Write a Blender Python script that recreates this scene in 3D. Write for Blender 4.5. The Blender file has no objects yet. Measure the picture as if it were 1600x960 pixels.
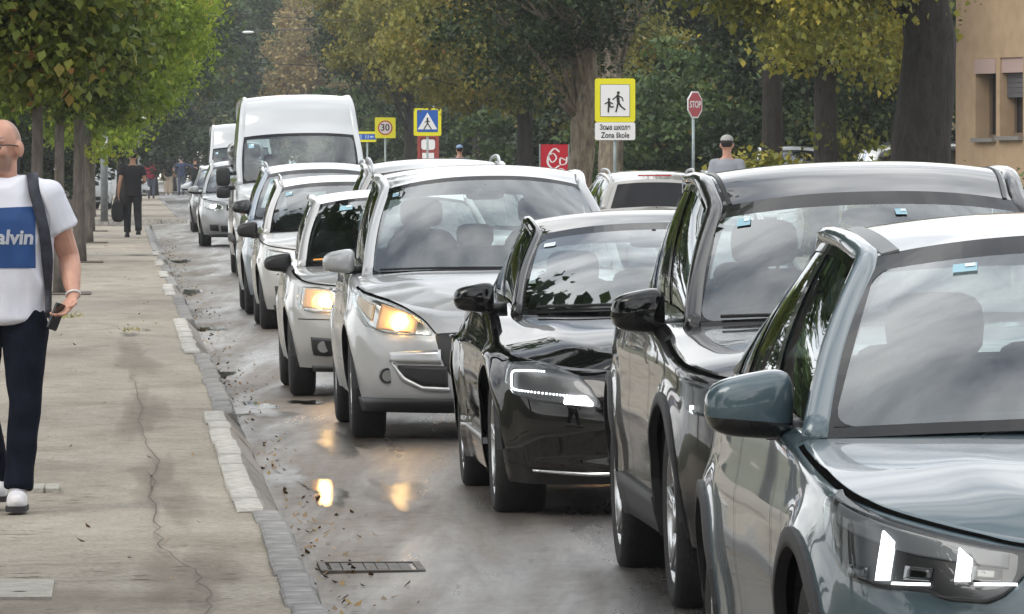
import bpy, bmesh, math, random
import numpy as np
from mathutils import Vector, Matrix
from mathutils.bvhtree import BVHTree
random.seed(7)
RNG = np.random.default_rng(7)
scene = bpy.context.scene
COL = scene.collection
PI = math.pi

# ------------------------------------------------------------------ camera, world, sun, exposure
CAM_H = 1.68
cam_d = bpy.data.cameras.new('camera')
cam_d.sensor_width = 36.0
cam_d.lens = 11500 / 1600 * 36
cam_d.clip_start = 1.0
cam_d.clip_end = 5000
cam = bpy.data.objects.new('camera', cam_d)
COL.objects.link(cam)
cam.location = (0, 0, CAM_H)
cam.rotation_euler = (PI / 2 - math.atan(229 / 11500), 0, 0)
scene.camera = cam

SUN_EL, SUN_AZ = math.radians(46), math.radians(228)
world = bpy.data.worlds.new('World')
scene.world = world
world.use_nodes = True
wn, wl = world.node_tree.nodes, world.node_tree.links
wn.clear()
w_out = wn.new('ShaderNodeOutputWorld')
w_bg = wn.new('ShaderNodeBackground')
w_bg.inputs['Strength'].default_value = 0.15
sky = wn.new('ShaderNodeTexSky')
sky.sky_type = 'NISHITA'
sky.sun_disc = False
sky.sun_elevation = SUN_EL
sky.sun_rotation = SUN_AZ
sky.air_density = 1.2
sky.dust_density = 4.0
# overcast: broken grey-white cloud over the Nishita sky, the same all round
w_tc = wn.new('ShaderNodeTexCoord')
w_map = wn.new('ShaderNodeMapping')
w_map.inputs['Scale'].default_value = (1.0, 1.0, 2.6)
w_noise = wn.new('ShaderNodeTexNoise')
w_noise.inputs['Scale'].default_value = 3.4
w_noise.inputs['Detail'].default_value = 6
w_noise.inputs['Roughness'].default_value = 0.55
w_ramp = wn.new('ShaderNodeValToRGB')
w_ramp.color_ramp.elements[0].position = 0.34
w_ramp.color_ramp.elements[0].color = (3.3, 3.6, 4.1, 1)
w_ramp.color_ramp.elements[1].position = 0.64
w_ramp.color_ramp.elements[1].color = (13.0, 13.0, 12.8, 1)
w_mix = wn.new('ShaderNodeMixRGB')
w_mix.inputs['Fac'].default_value = 0.86
wl.new(w_tc.outputs['Generated'], w_map.inputs['Vector'])
wl.new(w_map.outputs['Vector'], w_noise.inputs['Vector'])
wl.new(w_noise.outputs['Fac'], w_ramp.inputs['Fac'])
wl.new(sky.outputs['Color'], w_mix.inputs['Color1'])
wl.new(w_ramp.outputs['Color'], w_mix.inputs['Color2'])
wl.new(w_mix.outputs['Color'], w_bg.inputs['Color'])
wl.new(w_bg.outputs['Background'], w_out.inputs['Surface'])

sun_d = bpy.data.lights.new('sun', 'SUN')
sun_d.energy = 1.0
sun_d.angle = math.radians(30)
sun_d.color = (1.0, 0.96, 0.9)
sun = bpy.data.objects.new('sun', sun_d)
COL.objects.link(sun)
# the lamp shines from the azimuth the sky uses (Blender's sky: rotation measured from +Y towards +X)
sd = Vector((math.sin(SUN_AZ) * math.cos(SUN_EL), math.cos(SUN_AZ) * math.cos(SUN_EL), math.sin(SUN_EL)))
sun.rotation_euler = (-sd).to_track_quat('-Z', 'Y').to_euler()

scene.view_settings.view_transform = 'Standard'
scene.view_settings.look = 'None'
scene.view_settings.exposure = 0.36
scene.view_settings.gamma = 1.0
scene.render.film_transparent = False
try:
    scene.cycles.max_bounces = 7
    scene.cycles.transparent_max_bounces = 12
    scene.cycles.caustics_reflective = False
    scene.cycles.caustics_refractive = False
    scene.cycles.sample_clamp_indirect = 6.0
    scene.cycles.use_denoising = True
except Exception:
    pass

# ------------------------------------------------------------------ materials
MATS = {}


def mat(name):
    m = bpy.data.materials.new(name)
    m.use_nodes = True
    n = m.node_tree.nodes
    return m, n, m.node_tree.links, n['Principled BSDF']


def plain(name, col, rough=0.5, metal=0.0, coat=0.0, spec=0.5, noise=0.0, nscale=8.0, bump=0.0, bscale=60.0, emit=None, estr=0.0, sheen=0.0):
    if name in MATS:
        return MATS[name]
    m, n, l, p = mat(name)
    p.inputs['Base Color'].default_value = (*col, 1)
    p.inputs['Roughness'].default_value = rough
    p.inputs['Metallic'].default_value = metal
    p.inputs['Coat Weight'].default_value = coat
    p.inputs['Coat Roughness'].default_value = 0.03
    p.inputs['Specular IOR Level'].default_value = spec
    if sheen:
        p.inputs['Sheen Weight'].default_value = sheen
    if emit:
        p.inputs['Emission Color'].default_value = (*emit, 1)
        p.inputs['Emission Strength'].default_value = estr
    if noise > 0 or bump > 0:
        tc = n.new('ShaderNodeTexCoord')
    if noise > 0:
        t = n.new('ShaderNodeTexNoise')
        t.inputs['Scale'].default_value = nscale
        t.inputs['Detail'].default_value = 6
        l.new(tc.outputs['Object'], t.inputs['Vector'])
        r = n.new('ShaderNodeMapRange')
        r.inputs['From Min'].default_value = 0.3
        r.inputs['From Max'].default_value = 0.7
        r.inputs['To Min'].default_value = 1 - noise
        r.inputs['To Max'].default_value = 1 + noise
        l.new(t.outputs['Fac'], r.inputs['Value'])
        mx = n.new('ShaderNodeMixRGB')
        mx.blend_type = 'MULTIPLY'
        mx.inputs['Fac'].default_value = 1
        mx.inputs['Color1'].default_value = (*col, 1)
        l.new(r.outputs['Result'], mx.inputs['Color2'])
        l.new(mx.outputs['Color'], p.inputs['Base Color'])
    if bump > 0:
        t2 = n.new('ShaderNodeTexNoise')
        t2.inputs['Scale'].default_value = bscale
        t2.inputs['Detail'].default_value = 5
        l.new(tc.outputs['Object'], t2.inputs['Vector'])
        b = n.new('ShaderNodeBump')
        b.inputs['Strength'].default_value = bump
        b.inputs['Distance'].default_value = 0.02
        l.new(t2.outputs['Fac'], b.inputs['Height'])
        l.new(b.outputs['Normal'], p.inputs['Normal'])
    MATS[name] = m
    return m


def paint(name, col, metal=0.0, rough=0.35, dirt=0.35, spec=0.5):
    """car paint: pigment under clear coat, road dirt thrown up on the lower panels"""
    if name in MATS:
        return MATS[name]
    m, n, l, p = mat(name)
    p.inputs['Metallic'].default_value = metal
    p.inputs['Specular IOR Level'].default_value = spec
    p.inputs['Coat Weight'].default_value = 1.0
    p.inputs['Coat Roughness'].default_value = 0.02
    tc = n.new('ShaderNodeTexCoord')
    sp = n.new('ShaderNodeSeparateXYZ')
    l.new(tc.outputs['Object'], sp.inputs['Vector'])
    t = n.new('ShaderNodeTexNoise')
    t.inputs['Scale'].default_value = 7
    t.inputs['Detail'].default_value = 7
    l.new(tc.outputs['Object'], t.inputs['Vector'])
    mr = n.new('ShaderNodeMapRange')
    mr.inputs['From Min'].default_value = 0.75
    mr.inputs['From Max'].default_value = 0.2
    l.new(sp.outputs['Z'], mr.inputs['Value'])
    mu = n.new('ShaderNodeMath')
    mu.operation = 'MULTIPLY'
    l.new(mr.outputs['Result'], mu.inputs[0])
    l.new(t.outputs['Fac'], mu.inputs[1])
    mu2 = n.new('ShaderNodeMath')
    mu2.operation = 'MULTIPLY'
    l.new(mu.outputs[0], mu2.inputs[0])
    mu2.inputs[1].default_value = dirt
    mx = n.new('ShaderNodeMixRGB')
    mx.inputs['Color1'].default_value = (*col, 1)
    mx.inputs['Color2'].default_value = (0.16, 0.14, 0.12, 1)
    l.new(mu2.outputs[0], mx.inputs['Fac'])
    l.new(mx.outputs['Color'], p.inputs['Base Color'])
    ad = n.new('ShaderNodeMath')
    ad.operation = 'MULTIPLY_ADD'
    l.new(mu2.outputs[0], ad.inputs[0])
    ad.inputs[1].default_value = 0.9
    ad.inputs[2].default_value = rough
    l.new(ad.outputs[0], p.inputs['Roughness'])
    cr = n.new('ShaderNodeMath')
    cr.operation = 'MULTIPLY_ADD'
    l.new(mu2.outputs[0], cr.inputs[0])
    cr.inputs[1].default_value = 0.8
    cr.inputs[2].default_value = 0.02
    l.new(cr.outputs[0], p.inputs['Coat Roughness'])
    MATS[name] = m
    return m


def glass(name, tint=(0.62, 0.7, 0.69), refl=1.7, base=0.03):
    """thin vehicle glass: tinted see-through pane with a two-sided Fresnel reflection"""
    if name in MATS:
        return MATS[name]
    m, n, l, p = mat(name)
    n.remove(p)
    out = n['Material Output']
    tr = n.new('ShaderNodeBsdfTransparent')
    tr.inputs['Color'].default_value = (*tint, 1)
    gl = n.new('ShaderNodeBsdfGlossy')
    gl.inputs['Roughness'].default_value = 0.015
    gl.inputs['Color'].default_value = (0.95, 0.98, 1, 1)
    fr = n.new('ShaderNodeFresnel')
    fr.inputs['IOR'].default_value = 1.52
    ma = n.new('ShaderNodeMath')
    ma.operation = 'MULTIPLY_ADD'
    ma.use_clamp = True
    ma.inputs[1].default_value = refl
    ma.inputs[2].default_value = base
    l.new(fr.outputs[0], ma.inputs[0])
    mx = n.new('ShaderNodeMixShader')
    l.new(ma.outputs[0], mx.inputs['Fac'])
    l.new(tr.outputs[0], mx.inputs[1])
    l.new(gl.outputs[0], mx.inputs[2])
    l.new(mx.outputs[0], out.inputs['Surface'])
    MATS[name] = m
    return m


def leafmat(name, stops, trans=0.35):
    """leaves: colour picked per leaf from a ramp through the 'tint' attribute"""
    if name in MATS:
        return MATS[name]
    m, n, l, p = mat(name)
    at = n.new('ShaderNodeAttribute')
    at.attribute_name = 'tint'
    r = n.new('ShaderNodeValToRGB')
    r.color_ramp.elements[0].position = stops[0][0]
    r.color_ramp.elements[0].color = (*stops[0][1], 1)
    r.color_ramp.elements[1].position = stops[-1][0]
    r.color_ramp.elements[1].color = (*stops[-1][1], 1)
    for pos, c in stops[1:-1]:
        e = r.color_ramp.elements.new(pos)
        e.color = (*c, 1)
    l.new(at.outputs['Fac'], r.inputs['Fac'])
    l.new(r.outputs['Color'], p.inputs['Base Color'])
    p.inputs['Roughness'].default_value = 0.5
    p.inputs['Specular IOR Level'].default_value = 0.3
    tl = n.new('ShaderNodeBsdfTranslucent')
    l.new(r.outputs['Color'], tl.inputs['Color'])
    mx = n.new('ShaderNodeMixShader')
    mx.inputs['Fac'].default_value = trans
    l.new(p.outputs[0], mx.inputs[1])
    l.new(tl.outputs[0], mx.inputs[2])
    l.new(mx.outputs[0], n['Material Output'].inputs['Surface'])
    MATS[name] = m
    return m


# ------------------------------------------------------------------ object helpers
def tag(o, label=None, cat=None, group=None, kind=None):
    if label:
        o['label'] = label
    if cat:
        o['category'] = cat
    if group:
        o['group'] = group
    if kind:
        o['kind'] = kind
    return o


def empty(name, loc=(0, 0, 0), rot=(0, 0, 0), label=None, cat=None, group=None):
    o = bpy.data.objects.new(name, None)
    o.empty_display_size = 0.2
    COL.objects.link(o)
    o.location = loc
    o.rotation_euler = rot
    return tag(o, label, cat, group)


def link(name, me, parent=None):
    o = bpy.data.objects.new(name, me)
    COL.objects.link(o)
    if parent is not None:
        o.parent = parent
    return o


def mesh(name, V, F, mats, parent=None, smooth=True, fm=None):
    """one mesh object from vertices and faces; mats is one material or a list with fm = index per face"""
    me = bpy.data.meshes.new(name)
    me.from_pydata([tuple(map(float, v)) for v in V], [], [tuple(f) for f in F])
    if not isinstance(mats, (list, tuple)):
        mats = [mats]
    for m in mats:
        me.materials.append(m)
    if fm is not None:
        me.polygons.foreach_set('material_index', fm)
    if smooth:
        me.polygons.foreach_set('use_smooth', [True] * len(me.polygons))
    me.update()
    return link(name, me, parent)


def fast_mesh(name, V, F, m, parent=None, tint=None, smooth=False):
    """large meshes from numpy arrays, F is (n, k)"""
    me = bpy.data.meshes.new(name)
    V = np.asarray(V, dtype=np.float32)
    F = np.asarray(F, dtype=np.int32)
    n, k = F.shape
    me.vertices.add(len(V))
    me.vertices.foreach_set('co', V.ravel())
    me.loops.add(n * k)
    me.loops.foreach_set('vertex_index', F.ravel())
    me.polygons.add(n)
    me.polygons.foreach_set('loop_start', np.arange(0, n * k, k, dtype=np.int32))
    if smooth:
        me.polygons.foreach_set('use_smooth', np.ones(n, dtype=bool))
    if tint is not None:
        a = me.attributes.new('tint', 'FLOAT', 'FACE')
        a.data.foreach_set('value', np.asarray(tint, dtype=np.float32))
    me.materials.append(m)
    me.update(calc_edges=True)
    if name is None:
        return me
    return link(name, me, parent)


class MB:
    """collects simple solids and links them as one mesh"""

    def __init__(s):
        s.V, s.F = [], []

    def add(s, V, F):
        o = len(s.V)
        s.V += [tuple(v) for v in V]
        s.F += [tuple(i + o for i in f) for f in F]
        return s

    def box(s, c, d, rz=0.0, M=None):
        V = [(sx * d[0] / 2, sy * d[1] / 2, sz * d[2] / 2) for sx in (-1, 1) for sy in (-1, 1) for sz in (-1, 1)]
        R = Matrix.Rotation(rz, 3, 'Z') if M is None else M
        V = [R @ Vector(v) + Vector(c) for v in V]
        return s.add(V, [(0, 1, 3, 2), (4, 6, 7, 5), (0, 4, 5, 1), (2, 3, 7, 6), (0, 2, 6, 4), (1, 5, 7, 3)])

    def tube(s, pts, rad, n=10, cap=True, up=None):
        """tapered tube along pts; rad: list of radius or (rx, ry)"""
        pts = [Vector(p) for p in pts]
        m = len(pts)
        rings = []
        prev = None
        for i in range(m):
            d = (pts[min(i + 1, m - 1)] - pts[max(i - 1, 0)]).normalized()
            ref = Vector(up) if up is not None else (prev if prev is not None else (Vector((0, 1, 0)) if abs(d.y) < 0.9 else Vector((1, 0, 0))))
            u = d.cross(ref)
            if u.length < 1e-6:
                u = d.orthogonal()
            u.normalize()
            v = u.cross(d).normalized()
            prev = v
            r = rad[i] if isinstance(rad, (list, tuple)) else rad
            rx, ry = (r, r) if not isinstance(r, (list, tuple)) else r
            rings.append([pts[i] + u * (rx * math.cos(2 * PI * k / n)) + v * (ry * math.sin(2 * PI * k / n)) for k in range(n)])
        V = [p for r in rings for p in r]
        F = [(i * n + k, i * n + (k + 1) % n, (i + 1) * n + (k + 1) % n, (i + 1) * n + k) for i in range(m - 1) for k in range(n)]
        if cap:
            F.append(tuple(range(n - 1, -1, -1)))
            F.append(tuple((m - 1) * n + k for k in range(n)))
        return s.add(V, F)

    def ell(s, c, r, nu=14, nv=9, e=1.0, M=None):
        """superellipsoid: e < 1 boxier"""
        def pw(v, e):
            return math.copysign(abs(v) ** e, v)
        V = []
        for j in range(nv + 1):
            ph = -PI / 2 + PI * j / nv
            for i in range(nu):
                th = 2 * PI * i / nu
                v = Vector((r[0] * pw(math.cos(ph), e) * pw(math.cos(th), e), r[1] * pw(math.cos(ph), e) * pw(math.sin(th), e), r[2] * pw(math.sin(ph), e)))
                if M is not None:
                    v = M @ v
                V.append(v + Vector(c))
        F = [(j * nu + i, j * nu + (i + 1) % nu, (j + 1) * nu + (i + 1) % nu, (j + 1) * nu + i) for j in range(nv) for i in range(nu)]
        return s.add(V, F)

    def poly(s, P, y0, y1):
        """outline P of (x, z) extruded along y from y0 (front) to y1"""
        n = len(P)
        V = [(x, y0, z) for x, z in P] + [(x, y1, z) for x, z in P]
        F = [tuple(range(n)), tuple(range(2 * n - 1, n - 1, -1))] + [(i, i + n, (i + 1) % n + n, (i + 1) % n) for i in range(n)]
        return s.add(V, F)

    def build(s, name, m, parent=None, smooth=False):
        return mesh(name, s.V, s.F, m, parent, smooth)


def rrect(w, h, r, cx=0, cz=0, n=5):
    P = []
    for qx, qz, a0 in ((1, 1, 0), (-1, 1, 90), (-1, -1, 180), (1, -1, 270)):
        for k in range(n + 1):
            a = math.radians(a0 + 90 * k / n)
            P.append((cx + qx * (w / 2 - r) + r * math.cos(a), cz + qz * (h / 2 - r) + r * math.sin(a)))
    return P


def text_mesh(txt, size, width=None, shear=0.0, offset=0.0, extrude=0.001):
    cu = bpy.data.curves.new('lettering', 'FONT')
    cu.body = txt
    cu.size = size
    cu.align_x = 'CENTER'
    cu.align_y = 'CENTER'
    cu.shear = shear
    cu.offset = offset
    cu.extrude = extrude
    cu.resolution_u = 4
    o = bpy.data.objects.new('lettering', cu)
    COL.objects.link(o)
    dg = bpy.context.evaluated_depsgraph_get()
    dg.update()
    me = bpy.data.meshes.new_from_object(o.evaluated_get(dg))
    bpy.data.objects.remove(o)
    V = np.array([v.co[:] for v in me.vertices])
    if len(V) == 0:
        return [], []
    if width:
        V[:, 0] *= width / (V[:, 0].max() - V[:, 0].min())
    V[:, 0] -= (V[:, 0].max() + V[:, 0].min()) / 2
    F = [tuple(p.vertices) for p in me.polygons]
    bpy.data.meshes.remove(me)
    # lay into the x-z plane, front towards -y
    return [(v[0], -v[2], v[1]) for v in V], F


def catmull(P, n):
    P = [np.array(p, float) for p in P]
    P = [2 * P[0] - P[1]] + P + [2 * P[-1] - P[-2]]
    m = len(P) - 3
    out = []
    for i in range(n):
        t = i / (n - 1) * m
        k = min(int(t), m - 1)
        t -= k
        a, b, c, d = P[k:k + 4]
        out.append(0.5 * ((2 * b) + (c - a) * t + (2 * a - 5 * b + 4 * c - d) * t * t + (3 * b - a - 3 * c + d) * t ** 3))
    return np.array(out)


def lut(pts):
    xs = np.array([p[0] for p in pts], float)
    ys = np.array([p[1] for p in pts], float)
    fine = np.linspace(xs[0], xs[-1], 160)
    # monotone-ish smooth interpolation: linear then box blur
    y = np.interp(fine, xs, ys)
    k = 7
    yp = np.pad(y, k, mode='edge')
    y = np.convolve(yp, np.ones(2 * k + 1) / (2 * k + 1), 'valid')
    return lambda v: np.interp(v, fine, y)


# the street's own frame: o = metres right of the left kerb, Y = distance along
def kx(Y):
    return 0.757 - 0.053 * Y


def rz(o):
    return 0.022 * (o - 0.9) if o < 4.2 else 0.022 * (3.3 - (o - 4.2))
# ------------------------------------------------------------------ ground, road, pavements
def noise_node(n, l, vec, scale, detail=6, rough=0.55, dist=0.0):
    t = n.new('ShaderNodeTexNoise')
    t.inputs['Scale'].default_value = scale
    t.inputs['Detail'].default_value = detail
    t.inputs['Roughness'].default_value = rough
    t.inputs['Distortion'].default_value = dist
    l.new(vec, t.inputs['Vector'])
    return t


def ramp_node(n, l, fac, stops):
    r = n.new('ShaderNodeValToRGB')
    r.color_ramp.elements[0].position, r.color_ramp.elements[0].color = stops[0][0], (*stops[0][1], 1)
    r.color_ramp.elements[1].position, r.color_ramp.elements[1].color = stops[-1][0], (*stops[-1][1], 1)
    for p, c in stops[1:-1]:
        e = r.color_ramp.elements.new(p)
        e.color = (*c, 1)
    l.new(fac, r.inputs['Fac'])
    return r


def mapping(n, l, scale, rot=0.053):
    tc = n.new('ShaderNodeTexCoord')
    mp = n.new('ShaderNodeMapping')
    mp.inputs['Rotation'].default_value = (0, 0, -rot)
    mp.inputs['Scale'].default_value = scale
    l.new(tc.outputs['Object'], mp.inputs['Vector'])
    return mp.outputs['Vector']


def asphalt_mat():
    m, n, l, p = mat('wet_asphalt')
    v = mapping(n, l, (1, 1, 1))
    fine = noise_node(n, l, v, 55, 8, 0.75)
    mid = noise_node(n, l, mapping(n, l, (1.0, 0.5, 1)), 7.0, 9, 0.75, 0.3)
    patch = noise_node(n, l, mapping(n, l, (1.0, 0.12, 1)), 1.5, 6, 0.6, 0.4)
    wet = noise_node(n, l, mapping(n, l, (1.7, 0.10, 1)), 1.3, 8, 0.66, 0.3)
    c1 = ramp_node(n, l, patch.outputs['Fac'], [(0.3, (0.042, 0.043, 0.046)), (0.52, (0.062, 0.061, 0.061)), (0.7, (0.088, 0.084, 0.079))])
    c2 = ramp_node(n, l, fine.outputs['Fac'], [(0.32, (0.35, 0.35, 0.35)), (0.5, (0.95, 0.95, 0.95)), (0.7, (1.6, 1.55, 1.48))])
    c3 = ramp_node(n, l, mid.outputs['Fac'], [(0.32, (0.38, 0.36, 0.34)), (0.46, (0.95, 0.95, 0.95)), (0.56, (1.05, 1.05, 1.05)), (0.72, (1.7, 1.66, 1.6))])
    mx = n.new('ShaderNodeMixRGB')
    mx.blend_type = 'MULTIPLY'
    mx.inputs['Fac'].default_value = 1
    l.new(c1.outputs[0], mx.inputs['Color1'])
    l.new(c2.outputs[0], mx.inputs['Color2'])
    # brown silt washed along the gutter
    gut = n.new('ShaderNodeAttribute')
    gut.attribute_name = 'gutter'
    gn = n.new('ShaderNodeMath')
    gn.operation = 'MULTIPLY'
    sil = ramp_node(n, l, wet.outputs['Fac'], [(0.38, (1, 1, 1)), (0.66, (0.3, 0.3, 0.3))])
    l.new(gut.outputs['Fac'], gn.inputs[0])
    l.new(sil.outputs[0], gn.inputs[1])
    m2 = n.new('ShaderNodeMixRGB')
    l.new(gn.outputs[0], m2.inputs['Fac'])
    l.new(mx.outputs[0], m2.inputs['Color1'])
    m2.inputs['Color2'].default_value = (0.155, 0.126, 0.098, 1)
    p.inputs['Specular IOR Level'].default_value = 0.4
    m3 = n.new('ShaderNodeMixRGB')
    m3.blend_type = 'MULTIPLY'
    m3.inputs['Fac'].default_value = 1
    l.new(m2.outputs[0], m3.inputs['Color1'])
    l.new(c3.outputs[0], m3.inputs['Color2'])
    l.new(m3.outputs[0], p.inputs['Base Color'])
    rr = ramp_node(n, l, wet.outputs['Fac'], [(0.36, (0.40, 0.40, 0.40)), (0.5, (0.27, 0.27, 0.27)), (0.64, (0.17, 0.17, 0.17))])
    ra = n.new('ShaderNodeMath')
    ra.operation = 'MULTIPLY_ADD'
    l.new(gn.outputs[0], ra.inputs[0])
    ra.inputs[1].default_value = 0.22
    l.new(rr.outputs[0], ra.inputs[2])
    l.new(ra.outputs[0], p.inputs['Roughness'])
    hh = n.new('ShaderNodeMath')
    hh.operation = 'ADD'
    l.new(fine.outputs['Fac'], hh.inputs[0])
    l.new(mid.outputs['Fac'], hh.inputs[1])
    b = n.new('ShaderNodeBump')
    b.inputs['Strength'].default_value = 0.4
    b.inputs['Distance'].default_value = 0.012
    l.new(hh.outputs[0], b.inputs['Height'])
    l.new(b.outputs['Normal'], p.inputs['Normal'])
    return m


def paving_mat():
    m, n, l, p = mat('worn_pavement')
    v = mapping(n, l, (1, 1, 1))
    fine = noise_node(n, l, v, 38, 8, 0.72)
    big = noise_node(n, l, mapping(n, l, (1.2, 0.35, 1)), 1.1, 7, 0.65, 0.7)
    streak = noise_node(n, l, mapping(n, l, (1.0, 0.7, 1)), 6.0, 10, 0.76, 0.4)
    c1 = ramp_node(n, l, big.outputs['Fac'], [(0.3, (0.222, 0.192, 0.155)), (0.5, (0.305, 0.275, 0.228)), (0.7, (0.37, 0.338, 0.285))])
    c2 = ramp_node(n, l, streak.outputs['Fac'], [(0.30, (0.50, 0.47, 0.44)), (0.40, (0.88, 0.87, 0.85)), (0.55, (1.0, 1.0, 1.0)), (0.74, (1.14, 1.13, 1.11))])
    c3 = ramp_node(n, l, fine.outputs['Fac'], [(0.30, (0.45, 0.43, 0.41)), (0.48, (1, 1, 1)), (0.72, (1.4, 1.38, 1.35))])
    mx = n.new('ShaderNodeMixRGB')
    mx.blend_type = 'MULTIPLY'
    mx.inputs['Fac'].default_value = 1
    l.new(c1.outputs[0], mx.inputs['Color1'])
    l.new(c2.outputs[0], mx.inputs['Color2'])
    m2 = n.new('ShaderNodeMixRGB')
    m2.blend_type = 'MULTIPLY'
    m2.inputs['Fac'].default_value = 1
    l.new(mx.outputs[0], m2.inputs['Color1'])
    l.new(c3.outputs[0], m2.inputs['Color2'])
    l.new(m2.outputs[0], p.inputs['Base Color'])
    p.inputs['Roughness'].default_value = 0.85
    p.inputs['Specular IOR Level'].default_value = 0.25
    b = n.new('ShaderNodeBump')
    b.inputs['Strength'].default_value = 0.3
    b.inputs['Distance'].default_value = 0.012
    ad = n.new('ShaderNodeMath')
    ad.operation = 'ADD'
    l.new(fine.outputs['Fac'], ad.inputs[0])
    l.new(streak.outputs['Fac'], ad.inputs[1])
    l.new(ad.outputs[0], b.inputs['Height'])
    l.new(b.outputs['Normal'], p.inputs['Normal'])
    return m


def earth_mat():
    m, n, l, p = mat('earth_and_grass')
    a = noise_node(n, l, mapping(n, l, (1, 1, 1)), 0.8, 8, 0.6)
    c = ramp_node(n, l, a.outputs['Fac'], [(0.35, (0.05, 0.065, 0.025)), (0.55, (0.09, 0.085, 0.04)), (0.7, (0.14, 0.12, 0.085))])
    l.new(c.outputs[0], p.inputs['Base Color'])
    p.inputs['Roughness'].default_value = 0.95
    return m


M_ASPH, M_PAVE, M_EARTH = asphalt_mat(), paving_mat(), earth_mat()


def sheet(name, o_list, Ys, zf, m, kind='structure', wob=0.0, attr=None):
    V, g = [], []
    rnd = np.random.default_rng(3)
    for Y in Ys:
        for o in o_list:
            V.append((kx(Y) + o, Y, zf(o) + (wob * (rnd.random() - 0.5) if wob else 0)))
            g.append(max(0.0, min(1.0, (1.7 - o) / 1.4)) if attr else 0)
    no = len(o_list)
    F = [(j * no + i, j * no + i + 1, (j + 1) * no + i + 1, (j + 1) * no + i) for j in range(len(Ys) - 1) for i in range(no - 1)]
    ob = mesh(name, V, F, m, None, True)
    if attr:
        at = ob.data.attributes.new(attr, 'FLOAT', 'POINT')
        at.data.foreach_set('value', g)
    return tag(ob, kind=kind)


tag(mesh('ground', [(-300, -150, -0.2), (300, -150, -0.2), (300, 750, -0.2), (-300, 750, -0.2)], [(0, 1, 2, 3)], M_EARTH), kind='structure')
YS = [-120, -60, -20, 0] + [10 + 2 * i for i in range(60)] + [130 + 6 * i for i in range(50)] + [440, 500, 600]
ROAD_O = [0, 0.15, 0.3, 0.5, 0.75, 1.0, 1.5, 2, 2.6, 3.2, 4.2, 5.2, 6.2, 7.3]
sheet('road', ROAD_O, YS, rz, M_ASPH, attr='gutter')
SW_TOP = 0.10
JN0, JN1 = 177.0, 197.0      # side street joins from the left here
ya = [y for y in YS if y < JN0] + [JN0]
sheet('pavement', [-3.6, -3.0, -2.4, -1.8, -1.2, -0.7, -0.14], ya, lambda o: SW_TOP + 0.004 * math.sin(o * 5), M_PAVE, wob=0.008)
sheet('verge', [-60, -30, -12, -6, -3.6], ya, lambda o: SW_TOP - 0.004 + 0.02 * (-o - 3.6) * 0.2, M_EARTH)
sheet('side_street', [-60, -20, -6, -0.02], [JN0, 182, 187, 192, JN1], lambda o: -0.03, M_ASPH, attr='gutter')
yb = [JN1] + [y for y in YS if y > JN1]
sheet('pavement', [-5, -4, -3, -2, -1, 0, 0.85], yb, lambda o: SW_TOP, M_PAVE, wob=0.02)
sheet('verge', [-60, -30, -12, -5], yb, lambda o: SW_TOP - 0.004, M_EARTH)
sheet('pavement', [7.45, 8.2, 9.2, 10.4], YS, lambda o: 0.14, M_PAVE, wob=0.01)
sheet('verge', [10.4, 14, 25, 60], YS, lambda o: 0.135 + 0.01 * (o - 10.4) * 0.3, M_EARTH)

# kerb: one stone after another where they can be told apart, one long run beyond
M_KW = plain('kerb_white', (0.43, 0.415, 0.375), 0.85, noise=0.35, nscale=16, bump=0.25, bscale=60)
M_KF = plain('kerb_face_tan', (0.27, 0.245, 0.215), 0.85, noise=0.35, nscale=16, bump=0.25, bscale=60)
M_KG = plain('kerb_grey', (0.225, 0.22, 0.21), 0.8, noise=0.4, nscale=11, bump=0.25, bscale=60)
kerb_far = MB()


def kerb_ring(Y, s=0.0):
    return [(kx(Y) - 0.22, Y, -0.05), (kx(Y) - 0.22, Y, SW_TOP + 0.012), (kx(Y) - 0.15, Y, SW_TOP + 0.014), (kx(Y) - 0.115, Y, SW_TOP + 0.004), (kx(Y) + 0.0, Y, -0.005), (kx(Y) + 0.012, Y, -0.06)]


def kerb_run(Y0, Y1, dx=0.0):
    a, b = kerb_ring(Y0), kerb_ring(Y1)
    V = [(x + dx, y, z) for x, y, z in a + b]
    n = 6
    F = [(i, i + 1, i + 1 + n, i + n) for i in range(n - 1)] + [tuple(range(n)), tuple(range(2 * n - 1, n - 1, -1))]
    return V, F


V, F = kerb_run(128, JN0)
k2 = MB().add(V, F)
V, F = kerb_run(-100, 21)
k2.add(V, F)
V, F = kerb_run(JN1, 420, 1.0)
k2.add(V, F)
kerb = tag(k2.build('kerb', M_KG), kind='structure')


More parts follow.
